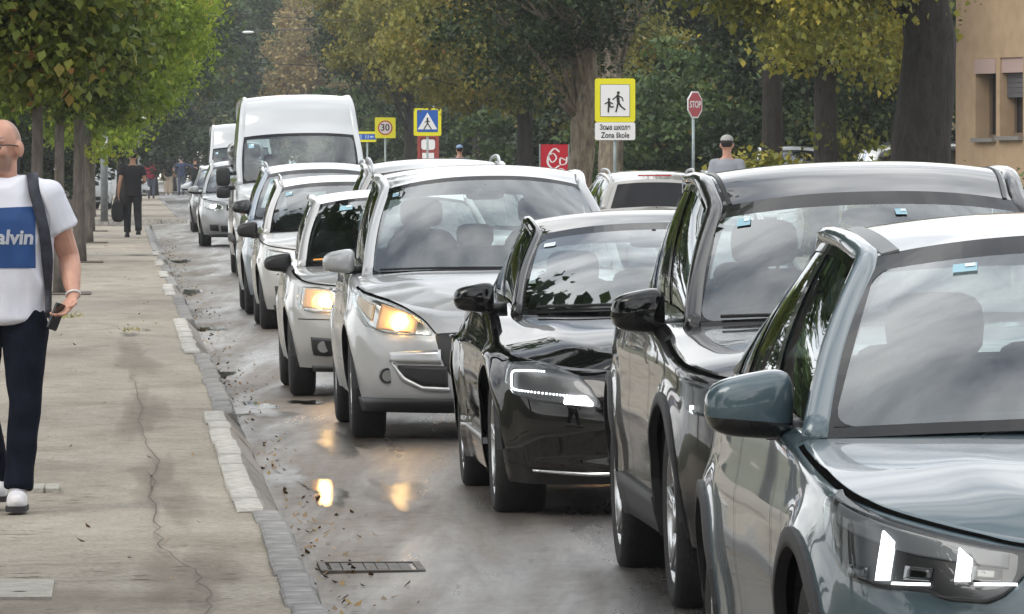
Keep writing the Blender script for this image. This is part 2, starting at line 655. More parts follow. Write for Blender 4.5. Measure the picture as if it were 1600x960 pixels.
def stone_mesh(mats_, seed, inn, ft):
    """one kerb stone, origin at its near outer bottom corner, length 1 along +y"""
    r = random.Random(seed)
    L = 0.965
    prof = [(-inn, -0.05), (-inn + 0.002, SW_TOP + 0.010), (-inn + 0.012, SW_TOP + 0.018), (-ft, SW_TOP + 0.018), (-ft + 0.018, SW_TOP + 0.006), (-0.010, -0.004), (0.0, -0.016), (0.002, -0.06)]
    V = []
    ys = [0, 0.02, L - 0.02, L]
    for j, y in enumerate(ys):
        for i, (x, z) in enumerate(prof):
            e = -0.014 if j in (0, len(ys) - 1) and 0 < i < 7 else 0
            V.append((x - 0.053 * y + r.uniform(-0.003, 0.003), y, z + e + r.uniform(-0.002, 0.002)))
    n = len(prof)
    F = [(j * n + i, j * n + i + 1, (j + 1) * n + i + 1, (j + 1) * n + i) for j in range(len(ys) - 1) for i in range(n - 1)]
    fm = [0 if i in (0, 1, 2) else 1 for j in range(len(ys) - 1) for i in range(n - 1)]
    F += [tuple(range(n)), tuple(range(len(ys) * n - 1, (len(ys) - 1) * n - 1, -1))]
    fm += [1, 1]
    me = bpy.data.meshes.new('kerb_stone')
    me.from_pydata(V, [], F)
    for m in mats_:
        me.materials.append(m)
    me.polygons.foreach_set('material_index', fm)
    me.polygons.foreach_set('use_smooth', [False] * len(F))
    return me


st_w = [stone_mesh([M_KW, M_KF], s, 0.25, 0.13) for s in range(4)]
st_g = [stone_mesh([M_KG, M_KG], s + 9, 0.175, 0.062) for s in range(4)]
white_runs = [(33, 46), (60, 73), (86, 93), (99, 104), (110, 116), (122, 126)]
for i in range(21, 128):
    w = any(a <= i < b for a, b in white_runs)
    o = link('kerb_stone', (st_w if w else st_g)[(i * 7) % 4], kerb)
    o.location = (kx(i) + random.uniform(-0.007, 0.007), i, random.uniform(-0.006, 0.006) + (0.004 if w else 0))
    o.rotation_euler = (random.uniform(-0.004, 0.004), random.uniform(-0.012, 0.012), random.uniform(-0.006, 0.006))
rk = MB()
for (Y0, Y1) in ((-100, 430),):
    V = []
    for Y in (Y0, Y1):
        b = kx(Y) + 7.3
        V += [(b - 0.012, Y, -0.05), (b, Y, 0.14), (b + 0.16, Y, 0.15), (b + 0.17, Y, 0.0)]
    rk.add(V, [(0, 1, 5, 4), (1, 2, 6, 5), (2, 3, 7, 6), (0, 3, 2, 1), (4, 5, 6, 7)])
tag(rk.build('kerb', M_KG), kind='structure')
ck = MB()   # corner kerb of the far pavement across the side street
for k in range(10):
    x0 = kx(JN1) - 6 + k * 0.7
    ck.box((x0 + 0.35, JN1 - 0.08, 0.03), (0.68, 0.16, 0.2))
tag(ck.build('kerb', M_KW), kind='structure')


# cracks and joints of the pavement: thin grooves filled with dirt
M_CRACK = plain('crack_dirt', (0.10, 0.083, 0.066), 0.95)
M_JOINT = plain('joint_dirt', (0.13, 0.11, 0.09), 0.95)


def ribbon(name, pts, w, m, z, parent=None, jit=0.3):
    V, F = [], []
    r = random.Random(len(pts) * 13 + int(pts[0][1] * 7))
    for i, (o, Y) in enumerate(pts):
        a = pts[max(i - 1, 0)]
        b = pts[min(i + 1, len(pts) - 1)]
        ta = np.array([kx(b[1]) + b[0] - kx(a[1]) - a[0], b[1] - a[1]])
        ta /= np.linalg.norm(ta) + 1e-9
        ww = w * (1 + jit * r.uniform(-1, 1)) * (0.25 if i in (0, len(pts) - 1) else 1)
        x, y = kx(Y) + o, Y
        V += [(x - ta[1] * ww / 2, y + ta[0] * ww / 2, z), (x + ta[1] * ww / 2, y - ta[0] * ww / 2, z)]
        if i:
            k = 2 * i
            F.append((k - 2, k - 1, k + 1, k))
    return tag(mesh(name, V, F, m, parent, False), kind='structure')


def px_o(px, py, z=SW_TOP):
    """street coordinates of a ground point seen at photo pixel (px, py)"""
    Y = 11500 * (CAM_H - z) / (py - 251)
    return ((px - 800) / 11500 * Y - kx(Y), Y)


def walk(pix, n, j, seed, z=SW_TOP):
    r = random.Random(seed)
    P = [px_o(*p, z) for p in pix]
    out = []
    for i in range(len(P) - 1):
        for k in range(n):
            t = k / n
            out.append((P[i][0] * (1 - t) + P[i + 1][0] * t + r.uniform(-j, j), P[i][1] * (1 - t) + P[i + 1][1] * t + r.uniform(-j, j)))
    out.append(P[-1])
    return out


CZ = SW_TOP + 0.017
ribbon('pavement_crack', walk([(232, 735), (240, 800), (250, 850), (300, 890), (325, 930), (322, 985)], 6, 0.02, 1, CZ), 0.0065, M_CRACK, CZ)
ribbon('pavement_crack', walk([(205, 585), (215, 620), (225, 680), (243, 720), (232, 770)], 6, 0.025, 2, CZ), 0.006, M_CRACK, CZ)
for sd, (x0, y0, x1, y1, w) in enumerate([(60, 722, 240, 716, .012), (0, 878, 330, 872, .012), (0, 830, 60, 830, .03), (130, 432, 190, 431, .05), (125, 455, 165, 455, .05), (128, 470, 260, 468, .04), (140, 408, 170, 408, .06), (210, 636, 270, 634, .03), (235, 780, 300, 776, .014), (60, 655, 215, 652, .012), (90, 562, 190, 560, .016), (240, 690, 310, 688, .012), (100, 610, 200, 606, .012), (215, 665, 300, 662, .012), (130, 690, 240, 688, .01), (20, 905, 290, 900, .01), (110, 500, 230, 497, .03)]):
    ribbon('pavement_crack' if w < 0.2 else 'damp_patch', walk([(x0, y0), ((x0 + x1) / 2, (y0 + y1) / 2), (x1, y1)], 5, 0.015, 20 + sd, CZ), w, M_CRACK if w > 0.02 else M_JOINT, CZ, jit=0.6)

M_SLAB = plain('paving_slab', (0.36, 0.345, 0.30), 0.85, noise=0.2, nscale=14, bump=0.5)
for i, (px0, px1, py0, py1) in enumerate([(-60, 72, 940, 912)]):
    o0, Y0 = px_o(px0, py0)
    o1, Y1 = px_o(px1, py1)
    MBs = MB()
    MBs.box((kx(Y0) + (o0 + o1) / 2, (Y0 + Y1) / 2, SW_TOP - 0.02), (abs(o1 - o0), abs(Y1 - Y0), 0.07), 0.053)
    tag(MBs.build('inspection_cover', M_SLAB), 'pale concrete inspection slab set flush in the pavement in the near left corner', 'paving slab')
for i, (px, py) in enumerate([(58, 768), (82, 768)]):
    o, Y = px_o(px, py)
    b = MB().box((kx(Y) + o, Y, SW_TOP + 0.0), (0.062, 0.55, 0.05), 0.053).build('brick', M_SLAB)
    tag(b, ['left one of two small bricks sunk in the pavement beside the shoes', 'right one of two small bricks sunk in the pavement beside the shoes'][i], 'brick', 'bricks sunk in the pavement')

# drain grate in the road by the kerb
M_IRON = plain('rusty_iron', (0.095, 0.085, 0.074), 0.6, 0.4, noise=0.4, nscale=20)
gO, gY = 0.06, 30.2
dg_root = empty('drain_grate', (kx(gY) + gO, gY, rz(0.2) + 0.002), (0, 0, 0.053), 'dark iron drain grate set in the wet road beside the kerb', 'drain grate')
fr = MB()
for c, d in (((0.215, 0.02, 0), (0.43, 0.05, 0.02)), ((0.215, 0.66, 0), (0.43, 0.05, 0.02)), ((0.015, 0.34, 0.001), (0.03, 0.6, 0.02)), ((0.415, 0.34, 0.001), (0.03, 0.6, 0.02))):
    fr.box(c, d)
fr.build('frame', M_IRON, dg_root)
for k in range(7):
    MB().box((0.07 + k * 0.048, 0.34, -0.002), (0.043, 0.58, 0.016)).build('bar', M_IRON, dg_root)
MB().box((0.215, 0.34, -0.006), (0.38, 0.58, 0.004)).build('sump', plain('drain_dark', (0.05, 0.043, 0.037), 0.9), dg_root)

# puddles and wet film in the gutter
M_WATER, n_, l_, p_ = mat('puddle_water')
p_.inputs['Base Color'].default_value = (0.035, 0.03, 0.025, 1)
p_.inputs['Roughness'].default_value = 0.03
p_.inputs['IOR'].default_value = 1.33
vv = mapping(n_, l_, (1, 1, 1))
tt = noise_node(n_, l_, vv, 9, 2)
bb = n_.new('ShaderNodeBump')
bb.inputs['Strength'].default_value = 0.012
bb.inputs['Distance'].default_value = 0.01
l_.new(tt.outputs['Fac'], bb.inputs['Height'])
l_.new(bb.outputs['Normal'], p_.inputs['Normal'])


def blob(name, px, py, rx, ry, m, z, seed, kind='structure'):
    o, Y = px_o(px, py, max(z, 0))
    r = random.Random(seed)
    ph = [r.uniform(0, 6.3) for _ in range(6)]
    n = 44
    V, E = [(kx(Y) + o, Y, z)], [1.0]
    for ring, e in ((0.45, 1.0), (0.75, 0.6), (1.0, 0.0)):
        for k in range(n):
            a = 2 * PI * k / n
            q = ring * (1 + 0.22 * math.sin(2 * a + ph[0]) + 0.18 * math.sin(3 * a + ph[1]) + 0.13 * math.sin(5 * a + ph[2]) + 0.1 * math.sin(8 * a + ph[3]) + 0.06 * math.sin(13 * a + ph[4]))
            V.append((kx(Y) + o + rx * q * math.cos(a) - 0.053 * ry * q * math.sin(a), Y + ry * q * math.sin(a), z))
            E.append(e)
    F = [(0, 1 + k, 1 + (k + 1) % n) for k in range(n)]
    for b in (1, 1 + n):
        F += [(b + k, b + n + k, b + n + (k + 1) % n, b + (k + 1) % n) for k in range(n)]
    ob = mesh(name, V, F, m, None, False)
    at = ob.data.attributes.new('edge', 'FLOAT', 'POINT')
    at.data.foreach_set('value', E)
    return tag(ob, kind=kind)


def soften(m, lo, hi):
    """water thins out to nothing towards its uneven edge"""
    n, l = m.node_tree.nodes, m.node_tree.links
    p = n['Principled BSDF']
    at = n.new('ShaderNodeAttribute')
    at.attribute_name = 'edge'
    t = noise_node(n, l, mapping(n, l, (1, 0.35, 1)), 7, 6, 0.65)
    a = n.new('ShaderNodeMath')
    a.operation = 'ADD'
    l.new(at.outputs['Fac'], a.inputs[0])
    l.new(t.outputs['Fac'], a.inputs[1])
    r = n.new('ShaderNodeMapRange')
    r.inputs['From Min'].default_value = lo
    r.inputs['From Max'].default_value = hi
    l.new(a.outputs[0], r.inputs['Value'])
    l.new(r.outputs['Result'], p.inputs['Alpha'])


soften(M_WATER, 0.75, 0.95)
for i, (px, py, rx, ry) in enumerate([(405, 632, 0.13, 0.8), (330, 512, 0.16, 0.9), (350, 582, 0.10, 0.8), (480, 628, 0.16, 0.35), (300, 455, 0.16, 2.0), (285, 408, 0.18, 2.2)]):
    oo = px_o(px, py, 0)[0]
    blob('puddle', px, py, rx, ry, M_WATER, max(rz(oo), rz(max(oo - rx, 0)), rz(oo + rx)) + 0.004, 50 + i)

M_GLINT = plain('water_sheen', (0.06, 0.052, 0.042), 0.085, bump=0.03, bscale=18)
soften(M_GLINT, 0.72, 1.5)
blob('water_film', 513, 768, 0.12, 1.5, M_GLINT, rz(0.35) + 0.004, 77)
M_FILM = plain('water_film', (0.075, 0.065, 0.052), 0.20, bump=0.02, bscale=25)
soften(M_FILM, 0.7, 2.0)
for i, (px, py, rx, ry) in enumerate([(620, 770, 0.16, 2.0), (540, 690, 0.2, 2.5), (405, 640, 0.22, 1.6), (450, 740, 0.12, 1.6)]):
    oo = px_o(px, py, 0)[0]
    blob('water_film', px, py, rx, ry, M_FILM, rz(oo + rx) + 0.003, 90 + i)

M_STAIN = plain('damp_stain', (0.10, 0.086, 0.07), 0.7)
soften(M_STAIN, 0.75, 2.1)
for i, (px, py, rx, ry) in enumerate([(203, 522, 0.12, 0.7), (228, 515, 0.06, 0.4), (215, 398, 0.3, 1.0)]):
    blob('damp_patch', px, py, rx, ry, M_STAIN, SW_TOP + 0.0145, 140 + i)
M_SILT = plain('silt_film', (0.20, 0.16, 0.125), 0.9)
soften(M_SILT, 0.7, 3.4)
for i, (px, py, rx, ry) in enumerate([(222, 640, 0.16, 6.0), (255, 760, 0.18, 4.0), (300, 900, 0.22, 2.6), (210, 560, 0.2, 6.0), (120, 940, 0.5, 1.0)]):
    blob('silt_patch', px, py, rx, ry, M_SILT, SW_TOP + 0.0135 + i * 0.0002, 160 + i)
# chips, pits and crumbs: short dark flecks in the pavement and the road
CV, CF = [], []
rr_ = random.Random(41)


def fleck(x, y, z, w, h):
    k = len(CV)
    CV.extend([(x - w / 2, y + rr_.uniform(-.3, .3) * h, z), (x + rr_.uniform(-.2, .2) * w, y - h / 2, z), (x + w / 2, y + rr_.uniform(-.3, .3) * h, z), (x + rr_.uniform(-.2, .2) * w, y + h / 2, z)])
    CF.append((k, k + 1, k + 2, k + 3))


for i in range(520):
    Y = 24 + 90 * rr_.random() ** 1.6
    if rr_.random() < 0.62:
        fleck(kx(Y) - rr_.uniform(0.28, 2.2), Y, SW_TOP + 0.0165, rr_.uniform(0.015, 0.11) * rr_.uniform(0.4, 1.2), rr_.uniform(0.02, 0.07))
    else:
        o = rr_.uniform(0.1, 2.6)
        fleck(kx(Y) + o, Y, rz(o) + 0.007, rr_.uniform(0.01, 0.06), rr_.uniform(0.02, 0.06))
tag(fast_mesh('surface_chips', CV, CF, M_CRACK), kind='stuff')

# fallen leaves and silt along the gutter, and sprinkled on the pavement
M_LITTER = leafmat('leaf_litter', [(0.0, (0.16, 0.12, 0.08)), (0.5, (0.24, 0.16, 0.09)), (0.8, (0.3, 0.2, 0.06)), (1.0, (0.24, 0.13, 0.04))], 0.0)
LV, LF, LT = [], [], []
for i in range(700):
    Y = 26 + 130 * (random.random() ** 1.5)
    if random.random() < 0.86:
        o = abs(random.gauss(0.05, 0.16)) + 0.01
        z = rz(o) + 0.006
    else:
        o = -random.uniform(0.35, 2.5)
        z = SW_TOP + 0.018
    s = random.uniform(0.018, 0.042)
    a = random.uniform(0, 6.28)
    c = Vector((kx(Y) + o, Y, z))
    u = Vector((math.cos(a), math.sin(a), random.uniform(0, 0.5))) * s
    w = Vector((-math.sin(a), math.cos(a), random.uniform(0, 0.4))) * s * 0.7
    k = len(LV)
    LV += [c - u * 0.5, c + w * 0.5, c + u * 0.6 + Vector((0, 0, s * 0.25)), c - w * 0.5]
    LF.append((k, k + 1, k + 2, k + 3))
    LT.append(random.random())
tag(fast_mesh('leaf_litter', [tuple(v) for v in LV], LF, M_LITTER, None, LT), kind='stuff')
# ------------------------------------------------------------------ vehicles
M_BLK = plain('black_trim', (0.012, 0.012, 0.013), 0.45, bump=0.05, bscale=300)
M_GLOSSBLK = plain('gloss_black', (0.006, 0.006, 0.007), 0.12, coat=0.6)
M_CLAD = plain('plastic_cladding', (0.028, 0.028, 0.03), 0.6, bump=0.12, bscale=400)
M_TYRE = plain('tyre_rubber', (0.012, 0.012, 0.012), 0.8, noise=0.3, nscale=30, bump=0.3, bscale=90)
M_RIM = plain('alloy', (0.62, 0.63, 0.64), 0.25, 0.9)
M_RIMD = plain('alloy_dark', (0.05, 0.05, 0.055), 0.3, 0.7)
M_CHROME = plain('chrome', (0.8, 0.8, 0.8), 0.08, 1.0)
M_SATIN = plain('satin_silver', (0.55, 0.56, 0.57), 0.3, 0.8)
M_SEAT = plain('seat_cloth', (0.10, 0.105, 0.115), 0.8, bump=0.2, bscale=200)
M_DASH = plain('dash_plastic', (0.03, 0.03, 0.032), 0.6)
M_LINER = plain('head_lining', (0.42, 0.41, 0.39), 0.9)
M_FRIT = plain('glass_frit', (0.010, 0.010, 0.011), 0.05, spec=0.22)
M_GLASS = glass('windscreen_glass', (0.74, 0.82, 0.81), 1.8, 0.035)
M_GAP = plain('panel_gap', (0.004, 0.004, 0.004), 1.0, spec=0.0)
M_SIDEGL = glass('side_glass', (0.36, 0.41, 0.40), 1.4, 0.02)
M_LENS = glass('lamp_lens', (0.93, 0.95, 0.95), 0.5, 0.01)
M_REFL = plain('lamp_reflector', (0.62, 0.62, 0.6), 0.16, 0.9)
M_LAMPIN = plain('lamp_inner_dark', (0.028, 0.028, 0.03), 0.3, 0.3)
M_AMBER = plain('amber_lens', (0.7, 0.2, 0.02), 0.2)
M_REDL = plain('red_lens', (0.42, 0.01, 0.012), 0.18, coat=0.5)
M_HALO = plain('halogen_core', (1, 0.8, 0.5), 0.5, emit=(1.0, 0.60, 0.22), estr=80)
M_HALOR = plain('halogen_glow', (0.8, 0.6, 0.4), 0.3, 0.4, emit=(1.0, 0.40, 0.09), estr=3.4)  # bulb glow on the reflector, put in as its own emission
M_LED = plain('led_white', (1, 1, 1), 0.5, emit=(0.92, 0.96, 1.0), estr=2.6)
M_LEDSOFT = plain('led_soft', (1, 1, 1), 0.5, emit=(0.9, 0.95, 1.0), estr=0.2)
M_BEAM = plain('beam_white', (1, 1, 1), 0.5, emit=(1.0, 0.95, 0.97), estr=22)
M_STICK = plain('toll_sticker', (0.27, 0.46, 0.54), 0.5)
M_STICKW = plain('sticker_white', (0.7, 0.78, 0.8), 0.5)
M_ORANGE = plain('orange_paper', (0.75, 0.3, 0.04), 0.6)
M_PLATE = plain('number_plate', (0.78, 0.78, 0.76), 0.4)


def smooth01(t):
    t = np.clip(t, 0, 1)
    return t * t * (3 - 2 * t)


class Car:
    def __init__(c, name, label, cat, group, sp, loc, yaw=0.058, roll=0.022):
        c.sp = sp
        c.root = empty(name, loc, (0, -roll, yaw), label, cat, group)
        P = catmull(sp['plan'], 500)
        d = np.sqrt(((P[1:] - P[:-1]) ** 2).sum(1))
        c.a = np.concatenate([[0], np.cumsum(d)])
        c.px, c.py = P[:, 0], P[:, 1]
        T = np.gradient(P, axis=0)
        T /= np.linalg.norm(T, axis=1)[:, None]
        c.nx, c.ny = T[:, 1], -T[:, 0]
        c.amax = c.a[-1]
        c.f_front, c.f_side, c.f_rear = lut(sp['front']), lut(sp['side']), lut(sp['rear'])
        c.f_zs = lut(sp['zs'])
        c.W = P[:, 0].max()
        k = int(np.argmax(c.px > c.W * 0.93))
        # side mapping y -> a
        side = (c.px > c.W * 0.6)
        c.sy, c.sa = c.py[side], c.a[side]
        c.arches = [(float(np.interp(y, c.sy, c.sa)), R, zw, y) for y, R, zw in sp['arches']]
        c.f_bot = lut(sp['bot'])

    def a_of_y(c, y):
        return float(np.interp(y, c.sy, c.sa))

    def zs(c, a):
        return c.f_zs(np.abs(a))

    def zb(c, a):
        a = np.abs(a)
        z = c.f_bot(a)
        for aw, R, zw, y in c.arches:
            d2 = R * R - (a - aw) ** 2
            z = np.where(d2 > 0, np.maximum(z, zw + np.sqrt(np.maximum(d2, 0))), z)
        return z

    def P(c, a, z, off=0.0):
        sg = np.where(np.asarray(a) < 0, -1.0, 1.0)
        aa = np.abs(a)
        x = np.interp(aa, c.a, c.px)
        y = np.interp(aa, c.a, c.py)
        nx = np.interp(aa, c.a, c.nx)
        ny = np.interp(aa, c.a, c.ny)
        q = np.hypot(nx, ny)
        nx, ny = nx / q, ny / q
        wf = np.where(ny < 0, ny * ny, 0)
        wr = np.where(ny > 0, ny * ny, 0)
        ws = nx * nx
        ins = wf * c.f_front(z) + wr * c.f_rear(z) + ws * c.f_side(z)
        # rolled-over top edge
        r = c.sp.get('round', 0.05)
        dz = np.clip(c.zs(aa) - z, 0, r)
        ins = ins + (r - np.sqrt(np.maximum(r * r - (r - dz) ** 2, 0)))
        for aw, R, zw, yw in c.arches:
            dd = np.hypot(aa - aw, z - zw)
            ins = ins - c.sp.get('flare', 0.018) * np.exp(-((dd - R - 0.02) / 0.07) ** 2)
        for (z0, wz, amp, a0, a1) in c.sp.get('crease', []):
            ins = ins - amp * np.exp(-((z - z0) / wz) ** 2) * smooth01((aa - a0) / 0.3) * smooth01((a1 - aa) / 0.3)
        ins = ins - off
        return np.stack([sg * (x - nx * ins), y - ny * ins, z * np.ones_like(x)], -1)

    # ---- patch of the body skin between lo(a) and hi(a)
    def patch(c, name, lo, hi, off, m, sides=(-1, 1), na=24, nz=8, lip=0.03, parent=None, a0=None, a1=None, smooth=True, amid=False):
        lo_a, lo_z = [p[0] for p in lo], [p[1] for p in lo]
        hi_a, hi_z = [p[0] for p in hi], [p[1] for p in hi]
        s0 = max(lo_a[0], hi_a[0]) if a0 is None else a0
        s1 = min(lo_a[-1], hi_a[-1]) if a1 is None else a1
        out = []
        for sg in sides:
            if amid:     # across the centre line
                A = np.linspace(-s1, s1, na + 1)
            else:
                A = np.linspace(s0, s1, na + 1)
            aab = np.abs(A)
            L = np.interp(aab, lo_a, lo_z)
            H = np.interp(aab, hi_a, hi_z)
            t = np.linspace(0, 1, nz + 1)
            AA = np.repeat(A[:, None], nz + 1, 1)
            ZZ = L[:, None] + (H - L)[:, None] * t[None, :]
            G = c.P(AA * (1 if amid else sg), ZZ, off)
            B = c.P(AA * (1 if amid else sg), ZZ, off - lip)
            # pad with a lip going back into the body
            N, Mz = G.shape[:2]
            R = np.zeros((N + 2, Mz + 2, 3))
            R[1:-1, 1:-1] = G
            R[0, 1:-1], R[-1, 1:-1] = B[0], B[-1]
            R[1:-1, 0], R[1:-1, -1] = B[:, 0], B[:, -1]
            R[0, 0], R[0, -1], R[-1, 0], R[-1, -1] = B[0, 0], B[0, -1], B[-1, 0], B[-1, -1]
            n2 = Mz + 2
            F = [(i * n2 + j, (i + 1) * n2 + j, (i + 1) * n2 + j + 1, i * n2 + j + 1) for i in range(N + 1) for j in range(n2 - 1)]
            if sg < 0 and not amid:
                F = [f[::-1] for f in F]
            out.append(mesh(name, R.reshape(-1, 3), F, m, parent or c.root, False))
            if smooth:
                me = out[-1].data
                sm = [0 < (k // (n2 - 1)) < N and 0 < (k % (n2 - 1)) < n2 - 2 for k in range(len(F))]
                me.polygons.foreach_set('use_smooth', sm)
            if amid:
                break
        return out

    def seam(c, pts, w=0.007, off=0.002, m=None, sides=(-1, 1), name='seam', n=14, across=False):
        """thin dark joint line along (a, z) points"""
        q = catmull(pts, n * (len(pts) - 1) + 1)
        res = None
        for sg in sides:
            mb = MB()
            d = np.gradient(q, axis=0)
            d /= np.linalg.norm(d, axis=1)[:, None] + 1e-9
            nn = np.stack([-d[:, 1], d[:, 0]], -1)
            l = q + nn * w / 2
            r = q - nn * w / 2
            PL = c.P(l[:, 0] * sg, l[:, 1], off)
            PR = c.P(r[:, 0] * sg, r[:, 1], off)
            V = np.concatenate([PL, PR])
            k = len(q)
            F = [(i, i + 1, k + i + 1, k + i) for i in range(k - 1)]
            mb.add(V, F)
            res = mb.build(name, m or M_GAP, c.root)
        return res

    def body(c, pm):
        sp = c.sp
        # columns
        A = list(np.arange(0, c.amax, 0.05)) + [c.amax]
        for aw, R, zw, y in c.arches:
            A = [v for v in A if not (aw - R - 0.02 < v < aw + R + 0.02)]
            half = math.asin(min(1, max(0, (0.0)))) if False else 0
            zl = float(c.f_bot(aw - R))
            th0 = math.asin(max(-1, min(1, (zl - zw) / R)))
            r_at = math.cos(th0) * R if zl > zw else R
            A += [aw - r_at - 0.012, aw + r_at + 0.012]
            A += [aw - r_at * math.cos(t) for t in np.linspace(0.0005, PI - 0.0005, 19)]
        A = np.array(sorted(A))
        nr = 24
        s = np.linspace(0, 1, nr + 1)
        s = 1 - (1 - s) ** 1.25
        zb, zs = c.zb(A), c.zs(A)
        Z = zb[:, None] + (zs - zb)[:, None] * s[None, :]
        AA = np.repeat(A[:, None], nr + 1, 1)
        G = c.P(AA, Z)
        n = nr + 1
        V = list(G.reshape(-1, 3))
        F = [(i * n + j, (i + 1) * n + j, (i + 1) * n + j + 1, i * n + j + 1) for i in range(len(A) - 1) for j in range(nr)]
        k = len(V)
        V += [(-v[0], v[1], v[2]) for v in V]
        F += [tuple(i + k for i in f[::-1]) for f in F]
        c.wallA, c.wallTop = A, G[:, -1]
        c.b = mesh('body', V, F, pm, c.root)
        # underbody and wheel houses
        ub = MB()
        L = sp['L']
        ub.box((0, L / 2, 0.28), (c.W * 2 - 0.62, L - 1.3, 0.12))
        ub.box((0, L / 2, 0.281), (c.W * 2 - 1.0, L - 0.5, 0.1))
        for aw, R, zw, y in c.arches:
            ub.box((0, y, 0.5), (c.W * 2 - 0.66, 2 * R - 0.04, 0.5))
        y_prev = 0.12
        ub.box((0, L / 2, 0.36), (c.W * 2 - 0.66, L - 1.3, 0.27))
        ub.build('underbody', M_BLK, c.root)
        for sx in (-1, 1):
            for aw, R, zw, y in c.arches:
                wl_ = MB()
                V, F = [], []
                for i in range(13):
                    t = PI * i / 12
                    yy, zz = y - (R - 0.002) * math.cos(t), zw + (R - 0.002) * math.sin(t)
                    V += [(sx * (c.W - 0.03), yy, zz), (sx * (c.W - 0.34), yy, zz)]
                    if i:
                        F.append((2 * i - 2, 2 * i - 1, 2 * i + 1, 2 * i))
                wl_.add(V, F)
                wl_.build('wheel_arch', M_BLK, c.root)

    def bonnet(c, pm, a_end=None, name='bonnet'):
        """panel between the wall tops from the nose to the windscreen base"""
        sp = c.sp
        a_end = a_end or c.a_of_y(sp['yA0'] + 0.05)
        A = np.concatenate([np.linspace(0.02, 1.0, 30), np.linspace(1.0, a_end, 26)[1:]])
        E = c.P(A, c.zs(A))
        fz = lut(sp['bonnet'])
        q = np.linspace(-1, 1, 41)
        V = []
        rid = sp.get('ridge', (0.62, 0.10, 0.008))
        for e in E:
            zc = float(fz(e[1]))
            g = 1 - np.abs(q) ** sp.get('bpow', 2.4)
            zz = e[2] + (zc - e[2]) * g + rid[2] * np.exp(-((np.abs(q) - rid[0]) / rid[1]) ** 2) * min(1, e[1] / 0.3) * min(1, max(0, (sp['yA0'] - 0.1 - e[1]) / 0.4))
            zz -= sp.get('centre_dip', 0.0) * np.exp(-(q / 0.35) ** 2) * min(1, e[1] / 0.3)
            for k in range(41):
                V.append((q[k] * e[0], e[1], zz[k]))
        n = 41
        F = [(i * n + j, i * n + j + 1, (i + 1) * n + j + 1, (i + 1) * n + j) for i in range(len(A) - 1) for j in range(n - 1)]
        return mesh(name, V, F, pm, c.root)

    def boot(c, pm):
        sp = c.sp
        a0 = c.a_of_y(sp['yD0'] - 0.05)
        A = np.linspace(a0, c.amax - 0.01, 30)
        E = c.P(A, c.zs(A))
        V = []
        q = np.linspace(-1, 1, 13)
        for e in E:
            for k in q:
                V.append((k * e[0], e[1], e[2] + sp.get('boot_crown', 0.03) * (1 - k * k)))
        n = 13
        F = [(i * n + j, i * n + j + 1, (i + 1) * n + j + 1, (i + 1) * n + j) for i in range(len(A) - 1) for j in range(n - 1)]
        return mesh('tailgate', V, F, pm, c.root)

    def greenhouse(c, pm, roof_m=None):
        sp = c.sp
        yA0, yD0 = sp['yA0'], sp['yD0']
        A1, C1 = np.array(sp['A1']), np.array(sp['C1'])
        rail = catmull([A1] + [np.array(p) for p in sp['rail']] + [C1], 40)

        def B(u):
            y = yA0 + (yD0 - yA0) * u
            a = np.interp(y, c.sy, c.sa)
            p = c.P(a, c.zs(a))
            p[..., 0] -= 0.012 + sp.get('gh_in', 0.0)
            return p

        def T(u):
            i = np.clip(u, 0, 1) * 39
            k = np.minimum(i.astype(int), 38)
            f = (i - k)[..., None]
            return rail[k] * (1 - f) + rail[k + 1] * f
        bul = sp.get('bulge', 0.035)

        def S(u, v, off=0.0):
            b, t = B(u), T(u)
            p = b + (t - b) * v[..., None]
            p = p.copy()
            p[..., 0] += bul * np.sin(PI * v) ** 0.8 + off
            return p
        c.S = S
        # side frame and panes
        ub = sp['panes']           # list of (u0, u1)
        v0, v1 = sp.get('pane_v', (0.05, 0.90))
        cuts = [0.0]
        for a_, b_ in ub:
            cuts += [a_, b_]
        cuts.append(1.0)

        def cell(fn, u0, u1, w0, w1, nu, nv):
            U = np.linspace(u0, u1, nu + 1)
            Vv = np.linspace(w0, w1, nv + 1)
            UU, VV = np.meshgrid(U, Vv, indexing='ij')
            G = fn(UU, VV)
            n = nv + 1
            return G.reshape(-1, 3), [(i * n + j, (i + 1) * n + j, (i + 1) * n + j + 1, i * n + j + 1) for i in range(nu) for j in range(nv)]
        frame_m = sp.get('frame_m', M_GLOSSBLK)
        for sx in (-1, 1):
            fr = MB()

            def fn(U, V, sx=sx, off=0.0):
                p = S(U, V, off)
                p[..., 0] *= sx
                return p
            for i in range(len(cuts) - 1):
                u0, u1 = cuts[i], cuts[i + 1]
                nn = max(2, int((u1 - u0) * 30))
                if i % 2 == 0:
                    fr.add(*cell(fn, u0, u1, 0, 1, nn, 8))
                else:
                    fr.add(*cell(fn, u0, u1, 0, v0, nn, 1))
                    fr.add(*cell(fn, u0, u1, v1, 1, nn, 2))
                    V, F = cell(lambda U, V: fn(U, V, off=-0.006), u0, u1, v0, v1, nn, 8)
                    mesh('side_window', V, F if sx > 0 else [f[::-1] for f in F], M_SIDEGL, c.root)
            fr.build('window_frame', frame_m, c.root, True)
        # shoulder strip between the body side and the glasshouse
        U = np.linspace(-0.02, 1, 40)
        ya = yA0 + (yD0 - yA0) * U
        aa_ = np.interp(ya, c.sy, c.sa)
        po = c.P(aa_, c.zs(aa_))
        pi_ = B(U)
        pi_[..., 0] -= 0.01
        pi_[..., 2] += 0.002
        for sx in (-1, 1):
            sh = MB()
            q = np.array([sx, 1, 1])
            sh.add(np.concatenate([po * q, pi_ * q]), [(i, i + 1, 41 + i - 0, 40 + i) for i in range(39)])
            sh.build('shoulder', pm, c.root, True)
